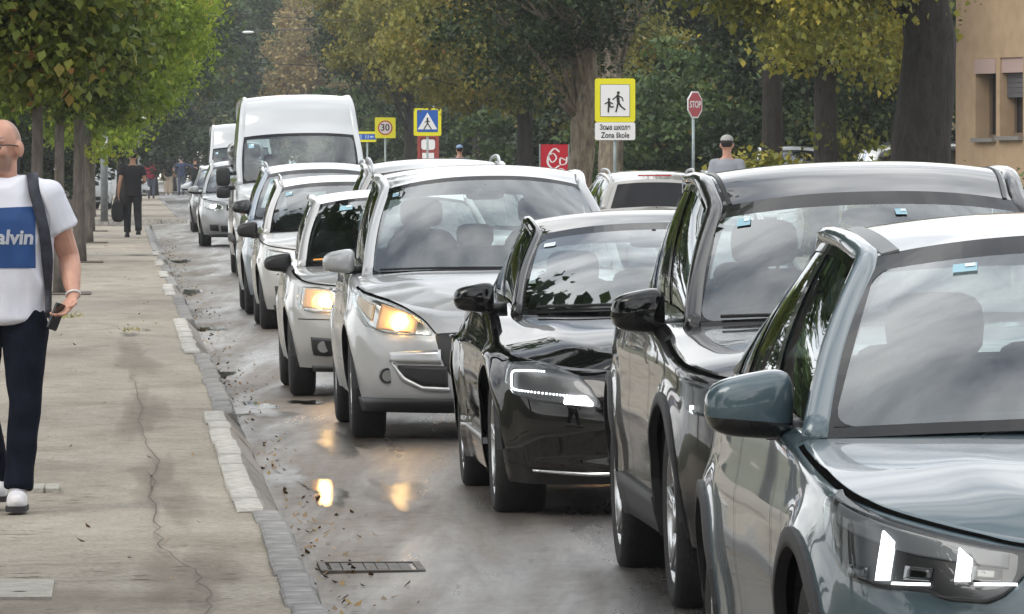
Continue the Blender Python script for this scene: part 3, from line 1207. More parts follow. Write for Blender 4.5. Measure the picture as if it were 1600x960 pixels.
        # windscreen
        b0, t0 = B(np.array([0.0]))[0], A1
        bw0, bw1, cr1, rise = sp['bow0'], sp['bow1'], sp['crown'], sp.get('rise0', 0.02)

        def Wd(u, v):
            x = u * (b0[0] + (t0[0] - b0[0]) * v)
            y = (b0[1] - bw0 * (1 - u * u)) * (1 - v) + (t0[1] - bw1 * (1 - u * u)) * v
            z = (b0[2] + rise * (1 - u * u)) * (1 - v) + (t0[2] + cr1 * (1 - np.abs(u) ** 2.4)) * v
            return np.stack([x, y - 0.02 * np.sin(PI * v), z + 0.022 * np.sin(PI * v)], -1)
        c.Wd = Wd
        fu, fv0, fv1 = sp.get('frit', (0.95, 0.05, 0.9))
        rc = 0.07   # rounded corners of the clear area: step the rim in
        fb = MB()
        for (u0, u1, w0, w1, nu, nv) in ((-1, 1, 0, fv0, 24, 1), (-1, 1, fv1, 1, 24, 2), (-1, -fu, fv0, fv1, 1, 10), (fu, 1, fv0, fv1, 1, 10)):
            fb.add(*cell(Wd, u0, u1, w0, w1, nu, nv))
        for su in (-1, 1):
            for (vc, sv) in ((fv0, 1), (fv1, -1)):
                P = [(su * fu, vc)]
                for k in range(7):
                    t = PI / 2 * k / 6
                    P.append((su * (fu - rc * (1 - math.sin(t))), vc + sv * rc * 1.3 * (1 - math.cos(t))))
                pp = Wd(np.array([p[0] for p in P]), np.array([p[1] for p in P]))
                pp = pp + np.array([0, -0.001, 0.001])
                fb.add(pp, [(0, k, k + 1) for k in range(1, 7)])
        fb.build('windscreen_border', M_FRIT, c.root, False)
        V, F = cell(Wd, -fu, fu, fv0, fv1, 24, 14)
        mesh('windscreen', V, F, M_GLASS, c.root)
        # rear window
        bD = B(np.array([1.0]))[0]
        bwr = sp.get('bow_rear', 0.08)

        def Rr(u, v):
            x = u * (bD[0] + (C1[0] - bD[0]) * v)
            y = (bD[1] + bwr * (1 - u * u)) * (1 - v) + (C1[1] + bwr * (1 - u * u)) * v
            z = bD[2] * (1 - v) + (C1[2] + sp['crown_rear'] * (1 - np.abs(u) ** 2.4)) * v
            return np.stack([x, y, z], -1)
        fb = MB()
        r0, r1 = sp.get('rear_v', (0.12, 0.85))
        for (u0, u1, w0, w1, nu, nv) in ((-1, 1, 0, r0, 16, 2), (-1, 1, r1, 1, 16, 2), (-1, -0.86, r0, r1, 1, 6), (0.86, 1, r0, r1, 1, 6)):
            fb.add(*cell(Rr, u0, u1, w0, w1, nu, nv))
        fb.build('rear_frame', pm, c.root, True)
        V, F = cell(Rr, -0.86, 0.86, r0, r1, 14, 6)
        mesh('rear_window', V, F, sp.get('dark_rear') or M_GLASS, c.root)
        # roof
        w = np.linspace(0, 1, 30)
        RT = T(w)
        q = np.linspace(-1, 1, 33)
        V = []
        for i in range(30):
            cr = cr1 + (sp['crown_rear'] - cr1) * w[i]
            for k in q:
                e = 1 - abs(k) ** 2.4
                yb = -bw1 * (1 - k * k) * (1 - w[i]) + bwr * (1 - k * k) * w[i]
                V.append((k * RT[i][0], RT[i][1] + yb, RT[i][2] + cr * e))
        n = 33
        F = [(i * n + j, i * n + j + 1, (i + 1) * n + j + 1, (i + 1) * n + j) for i in range(29) for j in range(n - 1)]
        roof = mesh('roof', V, F, roof_m or pm, c.root)
        V2 = [(v[0] * 0.97, v[1], v[2] - 0.025) for v in V]
        mesh('head_lining', V2, F, M_LINER, c.root)
        # pillar and cant rail: one swept, rounded section each side
        pr = sp.get('pillar', 0.042)
        for sx in (-1, 1):
            pts = []
            for v in np.linspace(0, 1, 12):
                p = b0 + (t0 - b0) * v
                p = p + np.array([bul * 0.55 * math.sin(PI * v) - 0.012, -0.014 * math.sin(PI * v), 0.014 * math.sin(PI * v) - 0.008])
                pts.append(p)
            for u in np.linspace(0, 1, 22)[1:]:
                p = T(np.array([u]))[0] + np.array([-0.012, 0, -0.008])
                pts.append(p)
            for v in np.linspace(1, 0, 8)[1:]:
                p = bD + (C1 - bD) * v + np.array([bul * 0.5 * math.sin(PI * v) - 0.012, 0, -0.008])
                pts.append(p)
            pts = np.array(pts)
            pts[1:-1] = (pts[:-2] + 2 * pts[1:-1] + pts[2:]) / 4
            pts[:, 0] *= sx
            mb = MB().tube(pts, [(pr, pr * 0.72)] * len(pts), 12, up=(0, 0, 1) if False else None)
            mb.build('pillar', pm, c.root, True)

    def wheel(c, R, w, rim_m, spokes=5, rimR=None, twin=False, flat=0.0):
        rimR = rimR or R * 0.66
        for aw, Ra, zw, y in c.arches:
            for sx in (-1, 1):
                xo = sx * (c.W - 0.035)
                hub = MB().tube([(xo - sx * 0.09, y, R), (xo - sx * 0.11, y, R)], rimR * 0.72, 20).build('wheel', M_RIMD, c.root, False)
                # tyre
                prof = [(-w, rimR * 0.98), (-w, rimR + 0.02), (-w - 0.0 + 0.004, R - 0.035), (-w + 0.02, R - 0.008), (-w + 0.05, R), (-w / 2, R + 0.001), (-0.05, R), (-0.02, R - 0.008), (0.004, R - 0.035), (0.008, (R + rimR) / 2), (0.0, rimR + 0.02), (-0.006, rimR * 0.98)]
                V, F = [], []
                n = 40
                for k in range(n):
                    t = 2 * PI * k / n
                    for px_, pr_ in prof:
                        V.append((xo + sx * px_, y + pr_ * math.cos(t), R + pr_ * math.sin(t)))
                m_ = len(prof)
                for k in range(n):
                    for j in range(m_ - 1):
                        a_, b_ = k * m_ + j, ((k + 1) % n) * m_ + j
                        F.append((a_, a_ + 1, b_ + 1, b_))
                mesh('tyre', V, F, M_TYRE, hub)
                rm = MB()
                V, F = [], []
                prof2 = [(-0.004, rimR), (-0.004, rimR - 0.018), (-0.03, rimR - 0.03), (-0.12, rimR - 0.045)]
                for k in range(n):
                    t = 2 * PI * k / n
                    for px_, pr_ in prof2:
                        V.append((xo + sx * px_, y + pr_ * math.cos(t), R + pr_ * math.sin(t)))
                for k in range(n):
                    for j in range(3):
                        a_, b_ = k * 4 + j, ((k + 1) % n) * 4 + j
                        F.append((a_, a_ + 1, b_ + 1, b_))
                rm.add(V, F)
                for s_ in range(spokes):
                    t = 2 * PI * s_ / spokes + 0.3
                    for dt in ((-0.11, 0.11) if twin else (0.0,)):
                        p0 = (xo - sx * 0.03, y + 0.05 * math.cos(t), R + 0.05 * math.sin(t))
                        p1 = (xo - sx * 0.012, y + (rimR - 0.02) * math.cos(t + dt), R + (rimR - 0.02) * math.sin(t + dt))
                        rm.tube([p0, p1], [(0.028, 0.014), (0.02 if twin else 0.032, 0.012)], 6, up=(1, 0, 0))
                rm.tube([(xo - sx * 0.05, y, R), (xo - sx * 0.008, y, R)], [0.075, 0.06], 14)
                rm.build('rim', rim_m, hub, True)

    def mirror(c, pm, cx, cy, cz, rx, ry, rz_, low=M_GLOSSBLK, cut=-0.35):
        for sx in (-1, 1):
            mb = MB().ell((sx * cx, cy, cz), (rx, ry, rz_), 20, 14, 0.55)
            V, F = mb.V, mb.F
            # rear (glass) side flat, top outer corner lower than the inner end
            V = [(x, min(y, cy + ry * 0.55), z + (-0.18 * (abs(x) - cx) if z > cz else 0.10 * (abs(x) - cx)) * 1.0) for x, y, z in V]
            fc = [0 if np.mean([V[i][2] for i in f]) > cz + cut * rz_ else 1 for f in F]
            o = mesh('mirror', V, F, [pm, low], c.root, True, fc)
            st = MB().tube([(sx * (c.W - 0.17), cy + 0.02, cz - rz_ * 0.75), (sx * (cx - rx * 0.4), cy + 0.01, cz - rz_ * 0.8)], [(0.03, 0.05), (0.025, 0.045)], 8)
            st.build('mirror_arm', M_BLK, o, True)
            MB().box((sx * cx, cy + ry * 0.57, cz), (rx * 1.5, 0.006, rz_ * 1.4)).build('mirror_glass', M_CHROME, o)

    def inside(c, y_dash, y_seat, z_seat, wheel_x=0.36, rear=True, seat_m=M_SEAT, top=None):
        h = top or 0.62
        d = MB()
        d.ell((0, y_dash + 0.25, z_seat + 0.36), (c.W - 0.2, 0.32, 0.16), 18, 8, 0.5)
        d.build('dashboard', M_DASH, c.root, True)
        fl = MB().box((0, (y_dash + c.sp['yD0']) / 2, z_seat - 0.28), (c.W * 2 - 0.3, c.sp['yD0'] - y_dash, 0.04))
        fl.build('floor_pan', M_DASH, c.root)
        for sx in (-1, 1):
            s = MB()
            s.ell((sx * 0.37, y_seat, z_seat - 0.02), (0.25, 0.27, 0.1), 14, 8, 0.5)
            R = Matrix.Rotation(-0.28, 3, 'X')
            s.ell((sx * 0.37, y_seat + 0.36, z_seat + 0.31), (0.245, 0.085, 0.34), 14, 10, 0.55, R)
            o = s.build('seat', seat_m, c.root, True)
            hr = MB().ell((sx * 0.37, y_seat + 0.475, z_seat + h + 0.12), (0.135, 0.05, 0.095), 12, 8, 0.6)
            for dx in (-0.05, 0.05):
                hr.tube([(sx * 0.37 + dx, y_seat + 0.46, z_seat + h - 0.02), (sx * 0.37 + dx, y_seat + 0.47, z_seat + h + 0.08)], 0.007, 6)
            hr.build('headrest', seat_m, o, True)
        if rear:
            s = MB()
            s.ell((0, y_seat + 1.12, z_seat + 0.22), (0.62, 0.12, 0.3), 16, 8, 0.45)
            o = s.build('rear_seat', seat_m, c.root, True)
            hr = MB()
            for sx in (-1, 0, 1):
                hr.ell((sx * 0.4, y_seat + 1.16, z_seat + 0.58), (0.12, 0.045, 0.08), 10, 7, 0.6)
            hr.build('headrest', seat_m, o, True)
        sw = MB()
        n = 26
        V, F = [], []
        Rm = Matrix.Rotation(math.radians(-62), 3, 'X')
        for k in range(n):
            t = 2 * PI * k / n
            for j in range(6):
                f = 2 * PI * j / 6
                v = Vector(((0.18 + 0.014 * math.cos(f)) * math.cos(t), (0.18 + 0.014 * math.cos(f)) * math.sin(t), 0.014 * math.sin(f)))
                V.append(Rm @ v + Vector((wheel_x, y_dash + 0.5, z_seat + 0.42)))
        F = [(k * 6 + j, ((k + 1) % n) * 6 + j, ((k + 1) % n) * 6 + (j + 1) % 6, k * 6 + (j + 1) % 6) for k in range(n) for j in range(6)]
        sw.add(V, F)
        sw.tube([(wheel_x - 0.17, y_dash + 0.5, z_seat + 0.42), (wheel_x + 0.17, y_dash + 0.5, z_seat + 0.42)], 0.02, 6)
        sw.build('steering_wheel', M_DASH, c.root, True)
        m = c.Wd(np.array([0.0]), np.array([0.86]))[0]
        MB().ell((0, m[1] + 0.09, m[2] - 0.04), (0.12, 0.03, 0.037), 12, 8, 0.6).tube([(0, m[1] + 0.08, m[2] - 0.03), (0, m[1] + 0.03, m[2] + 0.01)], 0.012, 6).build('rear_view_mirror', M_DASH, c.root, True)

    def sticker(c, u, v, w, h, m=None, lift=-0.004):
        a = c.Wd(np.array([u, u + w, u + w, u]), np.array([v, v, v + h, v + h])) + np.array([0, -0.004, 0.004])
        mesh('toll_sticker', a, [(0, 1, 2, 3)], m or M_STICK, c.root, False)
        b = c.Wd(np.array([u + w * .5, u + w * .92, u + w * .92, u + w * .5]), np.array([v + h * .5, v + h * .5, v + h * .88, v + h * .88])) + np.array([0, -0.006, 0.006])
        mesh('toll_sticker', b, [(0, 1, 2, 3)], M_STICKW, c.root, False)

    def wiper(c, u0, v0, u1, v1):
        n = 10
        U, V = np.linspace(u0, u1, n), np.linspace(v0, v1, n)
        p = c.Wd(U, V) + np.array([0, -0.008, 0.010])
        MB().tube(p, [(0.007, 0.005)] * n, 6).build('wiper', M_BLK, c.root)

    def doors(c, ys, handle_z=None, hm=None):
        for y in ys:
            a = c.a_of_y(y)
            z0 = float(c.f_bot(a)) + 0.06
            z1 = float(c.zs(a)) - 0.004
            c.seam([(a, z0), (a + 0.01, (z0 + z1) / 2), (a, z1)], 0.006)
        if handle_z:
            for y in ys[1:]:
                a = c.a_of_y(y) - 0.14
                for sg in (-1, 1):
                    p0 = c.P(np.array([(a - 0.09) * sg]), np.array([handle_z]), 0.03)[0]
                    p1 = c.P(np.array([(a + 0.09) * sg]), np.array([handle_z]), 0.03)[0]
                    mb = MB().tube([p0, (p0 + p1) / 2 + np.array([sg * 0.006, 0, 0]), p1], [(0.008, 0.014)] * 3, 8)
                    mb.build('door_handle', hm or M_BLK, c.root, True)

    def rails(c, m, lift=0.035, u0=0.05, u1=0.86, r=0.016):
        rail = catmull([np.array(c.sp['A1'])] + [np.array(p) for p in c.sp['rail']] + [np.array(c.sp['C1'])], 40)
        for sx in (-1, 1):
            i0, i1 = int(u0 * 39), int(u1 * 39)
            pts = []
            for k in range(i0, i1 + 1):
                p = rail[k].copy()
                t = (k - i0) / (i1 - i0)
                p[0] = sx * (p[0] - 0.035)
                p[2] += 0.02 + lift * min(1, 9 * t, 9 * (1 - t)) - 0.012 * (t in (0.0, 1.0))
                pts.append(p)
            MB().tube(pts, [(r * 0.8, r)] * len(pts), 8).build('roof_rail', m, c.root, True)

    def rails_flush(c, m, w=0.045, inset=0.035, u0=0.0, u1=0.96):
        """low rail lying along the gutter between cant rail and roof panel"""
        rail = catmull([np.array(c.sp['A1'])] + [np.array(p) for p in c.sp['rail']] + [np.array(c.sp['C1'])], 40)
        cr1, cr2 = c.sp['crown'], c.sp['crown_rear']
        for sx in (-1, 1):
            V, F = [], []
            for k in range(int(u0 * 39), int(u1 * 39) + 1):
                p = rail[k]
                t = k / 39
                for dx, up in ((inset - 0.004, -0.01), (inset, 0.004), (inset + w, 0.006), (inset + w + 0.004, -0.01)):
                    q = 1 - dx / p[0]
                    z = p[2] + (cr1 + (cr2 - cr1) * t) * (1 - abs(q) ** 2.4) + up
                    V.append((sx * (p[0] - dx), p[1] - c.sp['bow1'] * (1 - q * q) * (1 - t), z))
            n = len(V) // 4
            F = [(4 * i + j, 4 * i + 4 + j, 4 * i + 5 + j, 4 * i + 1 + j) for i in range(n - 1) for j in range(3)] + [(0, 1, 2, 3), (4 * n - 1, 4 * n - 2, 4 * n - 3, 4 * n - 4)]
            mesh('roof_rail', V, F, m, c.root, False)

    def plate(c, z, w=0.26, h=0.055, off=0.02):
        c.patch('number_plate', [(0, z - h), (w, z - h)], [(0, z + h), (w, z + h)], off, M_PLATE, amid=True, na=8, nz=2)


def base_spec(L, W, H, nose=0.78, belt=1.0, yA0=1.2, zA0=1.0, yA1=2.0, hdr=None, yC1=None, yD0=None, R=0.33, y1=0.85, y2=None, bot=0.2, roofw=0.58, nose_bow=0.14, low=None):
    hdr = hdr or H - 0.12
    yC1 = yC1 or L - 0.75
    yD0 = yD0 or L - 0.3
    y2 = y2 or L - 0.85
    crown = 0.055
    return dict(
        L=L, H=H,
        plan=[(0, 0), (W * 0.28, 0.010), (W * 0.5, nose_bow * 0.3), (W * 0.72, nose_bow), (W * 0.88, nose_bow + 0.16), (W * 0.96, nose_bow + 0.4), (W * 0.99, 0.95), (W, 1.5), (W, L * 0.5), (W * 0.995, L - 1.2), (W * 0.96, L - 0.55), (W * 0.88, L - 0.18), (W * 0.7, L - 0.05), (W * 0.35, L - 0.005), (0, L)],
        front=[(0, 0.14), (bot, 0.10), (bot + 0.12, 0.02), (0.45, 0.0), (0.58, 0.012), (nose - 0.12, 0.05), (nose, 0.11), (nose + 0.2, 0.2), (1.2, 0.25)],
        side=[(0, 0.09), (bot, 0.06), (bot + 0.12, 0.028), (0.5, 0.012), (0.66, 0.0), (0.8, 0.012), (belt - 0.08, 0.03), (belt, 0.05), (1.3, 0.08)],
        rear=[(0, 0.14), (bot, 0.1), (0.4, 0.0), (0.6, 0.0), (0.75, 0.05), (1.0, 0.09), (1.3, 0.12)],
        zs=[(0, nose), (0.45, nose + 0.01), (0.75, nose + 0.05), (1.05, nose + 0.1), (1.5, (nose + 0.12 + zA0 - 0.03) / 2), (yA0 + 0.55, zA0 - 0.01), (2.6, belt), (L + 0.8, belt + 0.05)],
        bot=[(0, bot + 0.02), (0.7, bot), (1.4, bot + 0.02), (L, bot + 0.02), (L + 1, bot + 0.06)],
        arches=[(y1, R + 0.055, R), (y2, R + 0.055, R)],
        bonnet=[(0, nose + 0.003), (0.15, nose + 0.06), (0.45, nose + 0.13), (0.9, (nose + 0.17 + zA0) / 2 + 0.01), (yA0, zA0 + 0.01), (yA0 + 0.4, zA0 + 0.01)],
        yA0=yA0, yD0=yD0, A1=(roofw, yA1, hdr), rail=[(roofw + 0.015, yA1 + 0.35, H - 0.07), (roofw + 0.02, (yA1 + yC1) / 2, H - crown), (roofw, yC1 - 0.5, H - 0.075)], C1=(roofw - 0.04, yC1, H - 0.16),
        bow0=0.22, bow1=0.12, crown=crown, crown_rear=0.045,
        panes=[(0.05, 0.37), (0.41, 0.70), (0.75, 0.93)])


CARS = 'cars queuing nose to tail in the left lane'
# ---- 1: teal compact SUV, nearest
P_TEAL = paint('paint_teal', (0.050, 0.085, 0.103), 0.12, 0.35, 0.2)
sp = base_spec(4.45, 0.92, 1.545, nose=0.765, belt=1.03, yA0=1.25, zA0=1.03, yA1=2.12, hdr=1.435, R=0.345, y1=0.86, y2=3.55, bot=0.22, roofw=0.585)
sp['zs'] = [(0, 0.755), (0.42, 0.775), (0.6, 0.805), (0.8, 0.845), (1.0, 0.885), (1.25, 0.925), (1.55, 0.96), (1.9, 1.0), (2.6, 1.03), (5.3, 1.09)]
sp['bonnet'] = [(0, 0.757), (0.1, 0.80), (0.3, 0.875), (0.6, 0.945), (0.9, 0.985), (1.2, 1.015), (1.7, 1.03)]
sp['front'] = [(0, 0.15), (0.22, 0.11), (0.34, 0.03), (0.5, 0.0), (0.62, 0.01), (0.7, 0.04), (0.76, 0.075), (0.85, 0.12), (1.2, 0.2)]
sp['crease'] = [(0.80, 0.05, 0.007, 1.0, 4.8), (0.5, 0.08, -0.006, 1.5, 4.0)]
sp['flare'] = 0.02
sp['ridge'] = (0.55, 0.12, 0.008)
sp['frit'] = (0.945, 0.05, 0.89)
sp['round'] = 0.035
c = Car('sport_utility_car', 'teal grey sport utility car filling the right corner, twin upright light bars lit', 'car', CARS, sp, (1.68, 17.4, 0.0))
c.body(P_TEAL); c.bonnet(P_TEAL); c.boot(P_TEAL); c.greenhouse(P_TEAL)
c.wheel(0.345, 0.225, M_RIM, 5, 0.235, True)
c.mirror(P_TEAL, 0.955, 1.62, 1.07, 0.115, 0.085, 0.083)
c.inside(1.3, 2.0, 0.52, top=0.6)
c.doors([1.5, 2.55, 3.5])
c.rails_flush(plain('rail_grey', (0.16, 0.165, 0.17), 0.4, 0.5))
c.seam([(0.03, 0.752), (0.42, 0.771), (0.6, 0.800), (0.8, 0.839), (1.0, 0.879), (1.25, 0.92), (1.55, 0.955), (1.8, 0.982)], 0.007, 0.004, name='bonnet_seam')
for aw, R, zw, y in c.arches:
    c.patch('arch_cladding', [(aw - R, zw - 0.06)] + [(aw - R * math.cos(t), zw + R * math.sin(t)) for t in np.linspace(0.02, PI - 0.02, 21)] + [(aw + R, zw - 0.06)], [(aw - R, zw + 0.12)] + [(aw - R * math.cos(t), zw + R * math.sin(t) + 0.05 + 0.05 * abs(math.cos(t)) ** 3) for t in np.linspace(0.02, PI - 0.02, 21)] + [(aw + R, zw + 0.12)], 0.012, M_CLAD, na=40, nz=3)
a1_, a2_ = c.arches[0][0] + 0.42, c.arches[1][0] - 0.42
c.patch('sill_cladding', [(a1_, 0.235), (a2_, 0.235)], [(a1_, 0.36), (a2_, 0.38)], 0.012, M_CLAD, nz=3)
hl_lo = [(0.425, 0.742), (0.50, 0.66), (0.545, 0.64), (0.66, 0.648), (0.70, 0.668), (0.84, 0.672), (0.95, 0.695), (1.06, 0.765), (1.12, 0.85)]
hl_hi = [(0.425, 0.760), (0.55, 0.778), (0.7, 0.805), (0.85, 0.836), (0.98, 0.866), (1.12, 0.90)]
hs = c.patch('headlight', hl_lo, hl_hi, 0.006, M_LAMPIN, na=34, nz=12)
for h, sg in zip(hs, (-1, 1)):
    c.patch('inner_panel', [(0.50, 0.722), (0.62, 0.735), (0.75, 0.752), (1.06, 0.82)], [(0.50, 0.757), (0.62, 0.775), (0.75, 0.80), (1.06, 0.87)], 0.010, plain('lamp_grey', (0.13, 0.135, 0.145), 0.4), (sg,), parent=h, lip=0.004)
    for a1 in (0.555, 0.735, 0.93):
        c.patch('projector', [(a1 - 0.04, 0.692), (a1 + 0.04, 0.695)], [(a1 - 0.04, 0.722), (a1 + 0.04, 0.728)], 0.012, M_GLOSSBLK, (sg,), na=4, nz=3, lip=0.008, parent=h)
    for a0 in (0.615, 0.84):
        zt = float(np.interp(a0, [0.6, 0.85], [0.772, 0.815]))
        # upright bar with a bent-in head
        c.patch('light_bar', [(a0 - 0.022, 0.692), (a0 + 0.016, 0.692)], [(a0 - 0.022, zt - 0.030), (a0 + 0.016, zt - 0.004)], 0.017, M_LED, (sg,), na=4, nz=6, lip=0.012, parent=h)
        c.patch('light_strip', [(a0 - 0.14, 0.682), (a0 - 0.035, 0.683)], [(a0 - 0.14, 0.688), (a0 - 0.035, 0.689)], 0.016, M_LED, (sg,), na=4, nz=1, lip=0.01, parent=h)
    c.patch('lens', hl_lo, hl_hi, 0.026, M_LENS, (sg,), na=34, nz=10, lip=0.022, parent=h)
for sg in (-1, 1):
    ring = [(0.375, 0.0)]
    gl = c.patch('grille', [(0.05, 0.56), (0.12, 0.50), (0.32, 0.50), (0.39, 0.57), (0.405, 0.62)], [(0.05, 0.68), (0.1, 0.715), (0.3, 0.715), (0.37, 0.695), (0.405, 0.635)], 0.004, M_GLOSSBLK, (sg,), na=16, nz=6)[0]
    q = [(0.05, 0.56), (0.12, 0.50), (0.32, 0.50), (0.39, 0.57), (0.408, 0.628), (0.37, 0.695), (0.3, 0.718), (0.1, 0.718), (0.05, 0.68), (0.05, 0.56)]
    qq = catmull(q, 60)
    MB().tube(c.P(qq[:, 0] * sg, qq[:, 1], 0.012), 0.013, 8).build('grille_surround', M_CHROME, gl, True)
    for k in range(6):
        a_ = 0.09 + 0.052 * k
        c.patch('grille_bar', [(a_, 0.515), (a_ + 0.012, 0.515)], [(a_, 0.70), (a_ + 0.012, 0.70)], 0.012, M_GLOSSBLK, (sg,), na=1, nz=4, parent=gl)
c.patch('lower_intake', [(0, 0.28), (0.8, 0.3)], [(0, 0.4), (0.72, 0.42)], 0.004, M_CLAD, amid=True, na=30, nz=4)
c.sticker(-0.62, 0.80, 0.10, 0.05)
c.wiper(-0.2, 0.03, 0.85, 0.03)
TEAL = c

# ---- 2: black SUV
P_BLK = paint('paint_black', (0.004, 0.004, 0.0045), 0.0, 0.3, 0.05, 0.0)
P_BRN = paint('paint_black_brown', (0.010, 0.009, 0.010), 0.0, 0.3, 0.10, 0.1)
sp = base_spec(4.65, 0.93, 1.68, nose=0.89, belt=1.10, yA0=1.45, zA0=1.10, yA1=2.22, hdr=1.505, R=0.365, y1=0.95, y2=3.72, bot=0.26, roofw=0.60)
sp['zs'] = [(0, 0.87), (0.5, 0.88), (0.8, 0.90), (1.1, 0.935), (1.5, 0.98), (2.0, 1.05), (2.6, 1.09), (5.3, 1.15)]
sp['bonnet'] = [(0, 0.872), (0.12, 0.93), (0.4, 1.0), (0.9, 1.06), (1.4, 1.085), (1.9, 1.09)]
sp['bow1'] = 0.14
sp['crease'] = [(0.93, 0.05, 0.008, 1.0, 5.0), (0.55, 0.09, -0.010, 1.6, 4.2)]
sp['flare'] = 0.02
sp['frit'] = (0.96, 0.05, 0.88)
sp['gh_in'] = 0.06
c = Car('sport_utility_car', 'tall black sport utility car with roof bars, second in line beside the teal one', 'car', CARS, sp, (1.554, 26.65, 0.0))
c.body(P_BRN); c.bonnet(P_BRN); c.boot(P_BRN); c.greenhouse(P_BRN)
c.wheel(0.365, 0.235, M_RIM, 5, 0.25, True)
c.mirror(P_BLK, 0.945, 1.75, 1.12, 0.105, 0.09, 0.08)
c.inside(1.5, 2.15, 0.62)
c.doors([1.62, 2.62, 3.6])
c.rails_flush(plain('rail_dark', (0.02, 0.02, 0.022), 0.35, 0.3), 0.016, 0.05, 0.0)
c.seam([(0.03, 0.865), (0.5, 0.875), (0.8, 0.893), (1.1, 0.928), (1.5, 0.973), (1.85, 1.02)], 0.009, 0.003, name='bonnet_seam')
hs = c.patch('headlight', [(0.5, 0.75), (0.75, 0.74), (1.0, 0.77), (1.15, 0.83)], [(0.5, 0.82), (0.75, 0.85), (1.0, 0.885), (1.15, 0.9)], 0.005, M_LAMPIN, na=20)
for h, sg in zip(hs, (-1, 1)):
    c.patch('beam_lamp', [(1.02, 0.785), (1.045, 0.785)], [(1.02, 0.80), (1.035, 0.80)], 0.014, M_LED, (sg,), na=3, nz=3, lip=0.01, parent=h)
    c.patch('lens', [(0.5, 0.75), (0.75, 0.74), (1.0, 0.77), (1.15, 0.83)], [(0.5, 0.82), (0.75, 0.85), (1.0, 0.885), (1.15, 0.9)], 0.022, M_LENS, (sg,), na=20, lip=0.02, parent=h)
g = c.patch('grille', [(0, 0.55), (0.42, 0.6)], [(0, 0.8), (0.46, 0.8)], 0.006, M_GLOSSBLK, amid=True)[0]
for k in range(4):
    c.patch('grille_bar', [(0, 0.59 + 0.055 * k), (0.42, 0.61 + 0.05 * k)], [(0, 0.605 + 0.055 * k), (0.42, 0.622 + 0.05 * k)], 0.018, M_CHROME, amid=True, nz=1, parent=g)
for aw, R, zw, y in c.arches:
    c.patch('arch_cladding', [(aw - R, zw - 0.06)] + [(aw - R * math.cos(t), zw + R * math.sin(t)) for t in np.linspace(0.02, PI - 0.02, 21)] + [(aw + R, zw - 0.06)], [(aw - R, zw + 0.12)] + [(aw - R * math.cos(t), zw + R * math.sin(t) + 0.05 + 0.05 * abs(math.cos(t)) ** 3) for t in np.linspace(0.02, PI - 0.02, 21)] + [(aw + R, zw + 0.12)], 0.010, M_CLAD, na=40, nz=3)
a1_, a2_ = c.arches[0][0] + 0.44, c.arches[1][0] - 0.44
c.patch('sill_cladding', [(a1_, 0.27), (a2_, 0.27)], [(a1_, 0.42), (a2_, 0.44)], 0.012, M_CLAD, nz=3)
c.sticker(-0.84, 0.77, 0.08, 0.07)
c.sticker(0.12, 0.78, 0.07, 0.05)
c.wiper(-0.86, 0.06, 0.0, 0.03)
# ---- 3: black four-door coupe with LED lamps
sp = base_spec(4.94, 0.94, 1.43, nose=0.71, belt=0.99, yA0=1.68, zA0=0.965, yA1=2.62, hdr=1.315, yC1=4.0, yD0=4.5, R=0.335, y1=0.9, y2=3.77, bot=0.17, roofw=0.575, nose_bow=0.2)
sp['zs'] = [(0, 0.725), (0.36, 0.72), (0.5, 0.70), (0.62, 0.70), (0.8, 0.735), (1.0, 0.765), (1.3, 0.81), (1.7, 0.865), (2.2, 0.935), (2.8, 0.985), (5.8, 1.02)]
sp['bonnet'] = [(0, 0.727), (0.1, 0.765), (0.3, 0.82), (0.7, 0.885), (1.2, 0.93), (1.65, 0.955), (2.1, 0.96)]
sp['front'] = [(0, 0.10), (0.17, 0.06), (0.22, 0.0), (0.28, 0.03), (0.45, 0.01), (0.55, 0.02), (0.65, 0.07), (0.72, 0.13), (0.8, 0.2), (1.2, 0.3)]
sp['side'] = [(0, 0.09), (0.17, 0.06), (0.3, 0.03), (0.5, 0.02), (0.66, 0.0), (0.8, 0.03), (0.9, 0.06), (1.0, 0.085), (1.3, 0.1)]
sp['crease'] = [(0.78, 0.03, 0.016, 1.2, 5.3), (0.42, 0.04, -0.014, 1.8, 4.4)]
sp['rail'] = [(0.59, 3.0, 1.372), (0.585, 3.4, 1.372), (0.56, 3.75, 1.31)]
sp['C1'] = (0.53, 4.05, 1.25)
sp['flare'] = 0.03
sp['ridge'] = (0.7, 0.10, 0.010)
sp['gh_in'] = 0.06
c = Car('saloon_car', 'glossy black low saloon with dotted white light strips, third in line', 'car', CARS, sp, (0.874, 34.3, 0.0))
c.body(P_BLK); c.bonnet(P_BLK); c.boot(P_BLK); c.greenhouse(P_BLK)
c.wheel(0.335, 0.24, M_RIM, 5, 0.24, True)
c.mirror(P_BLK, 0.93, 1.92, 1.025, 0.10, 0.085, 0.068)
c.inside(1.75, 2.5, 0.46, top=0.56)
c.doors([1.8, 2.95, 3.7], 0.8, P_BLK)
c.seam([(0.36, 0.716), (0.5, 0.694), (0.62, 0.694), (0.8, 0.728), (1.0, 0.757), (1.3, 0.80), (1.9, 0.885)], 0.009, 0.003, name='bonnet_seam')
hl_lo = [(0.46, 0.535), (0.62, 0.548), (0.80, 0.565), (0.95, 0.60), (1.03, 0.66)]
hl_hi = [(0.46, 0.555), (0.52, 0.63), (0.60, 0.685), (0.75, 0.725), (0.9, 0.752), (1.03, 0.75)]
hs = c.patch('headlight', hl_lo, hl_hi, 0.004, plain('lamp_smoke', (0.10, 0.10, 0.105), 0.35, 0.5), na=28, nz=12)
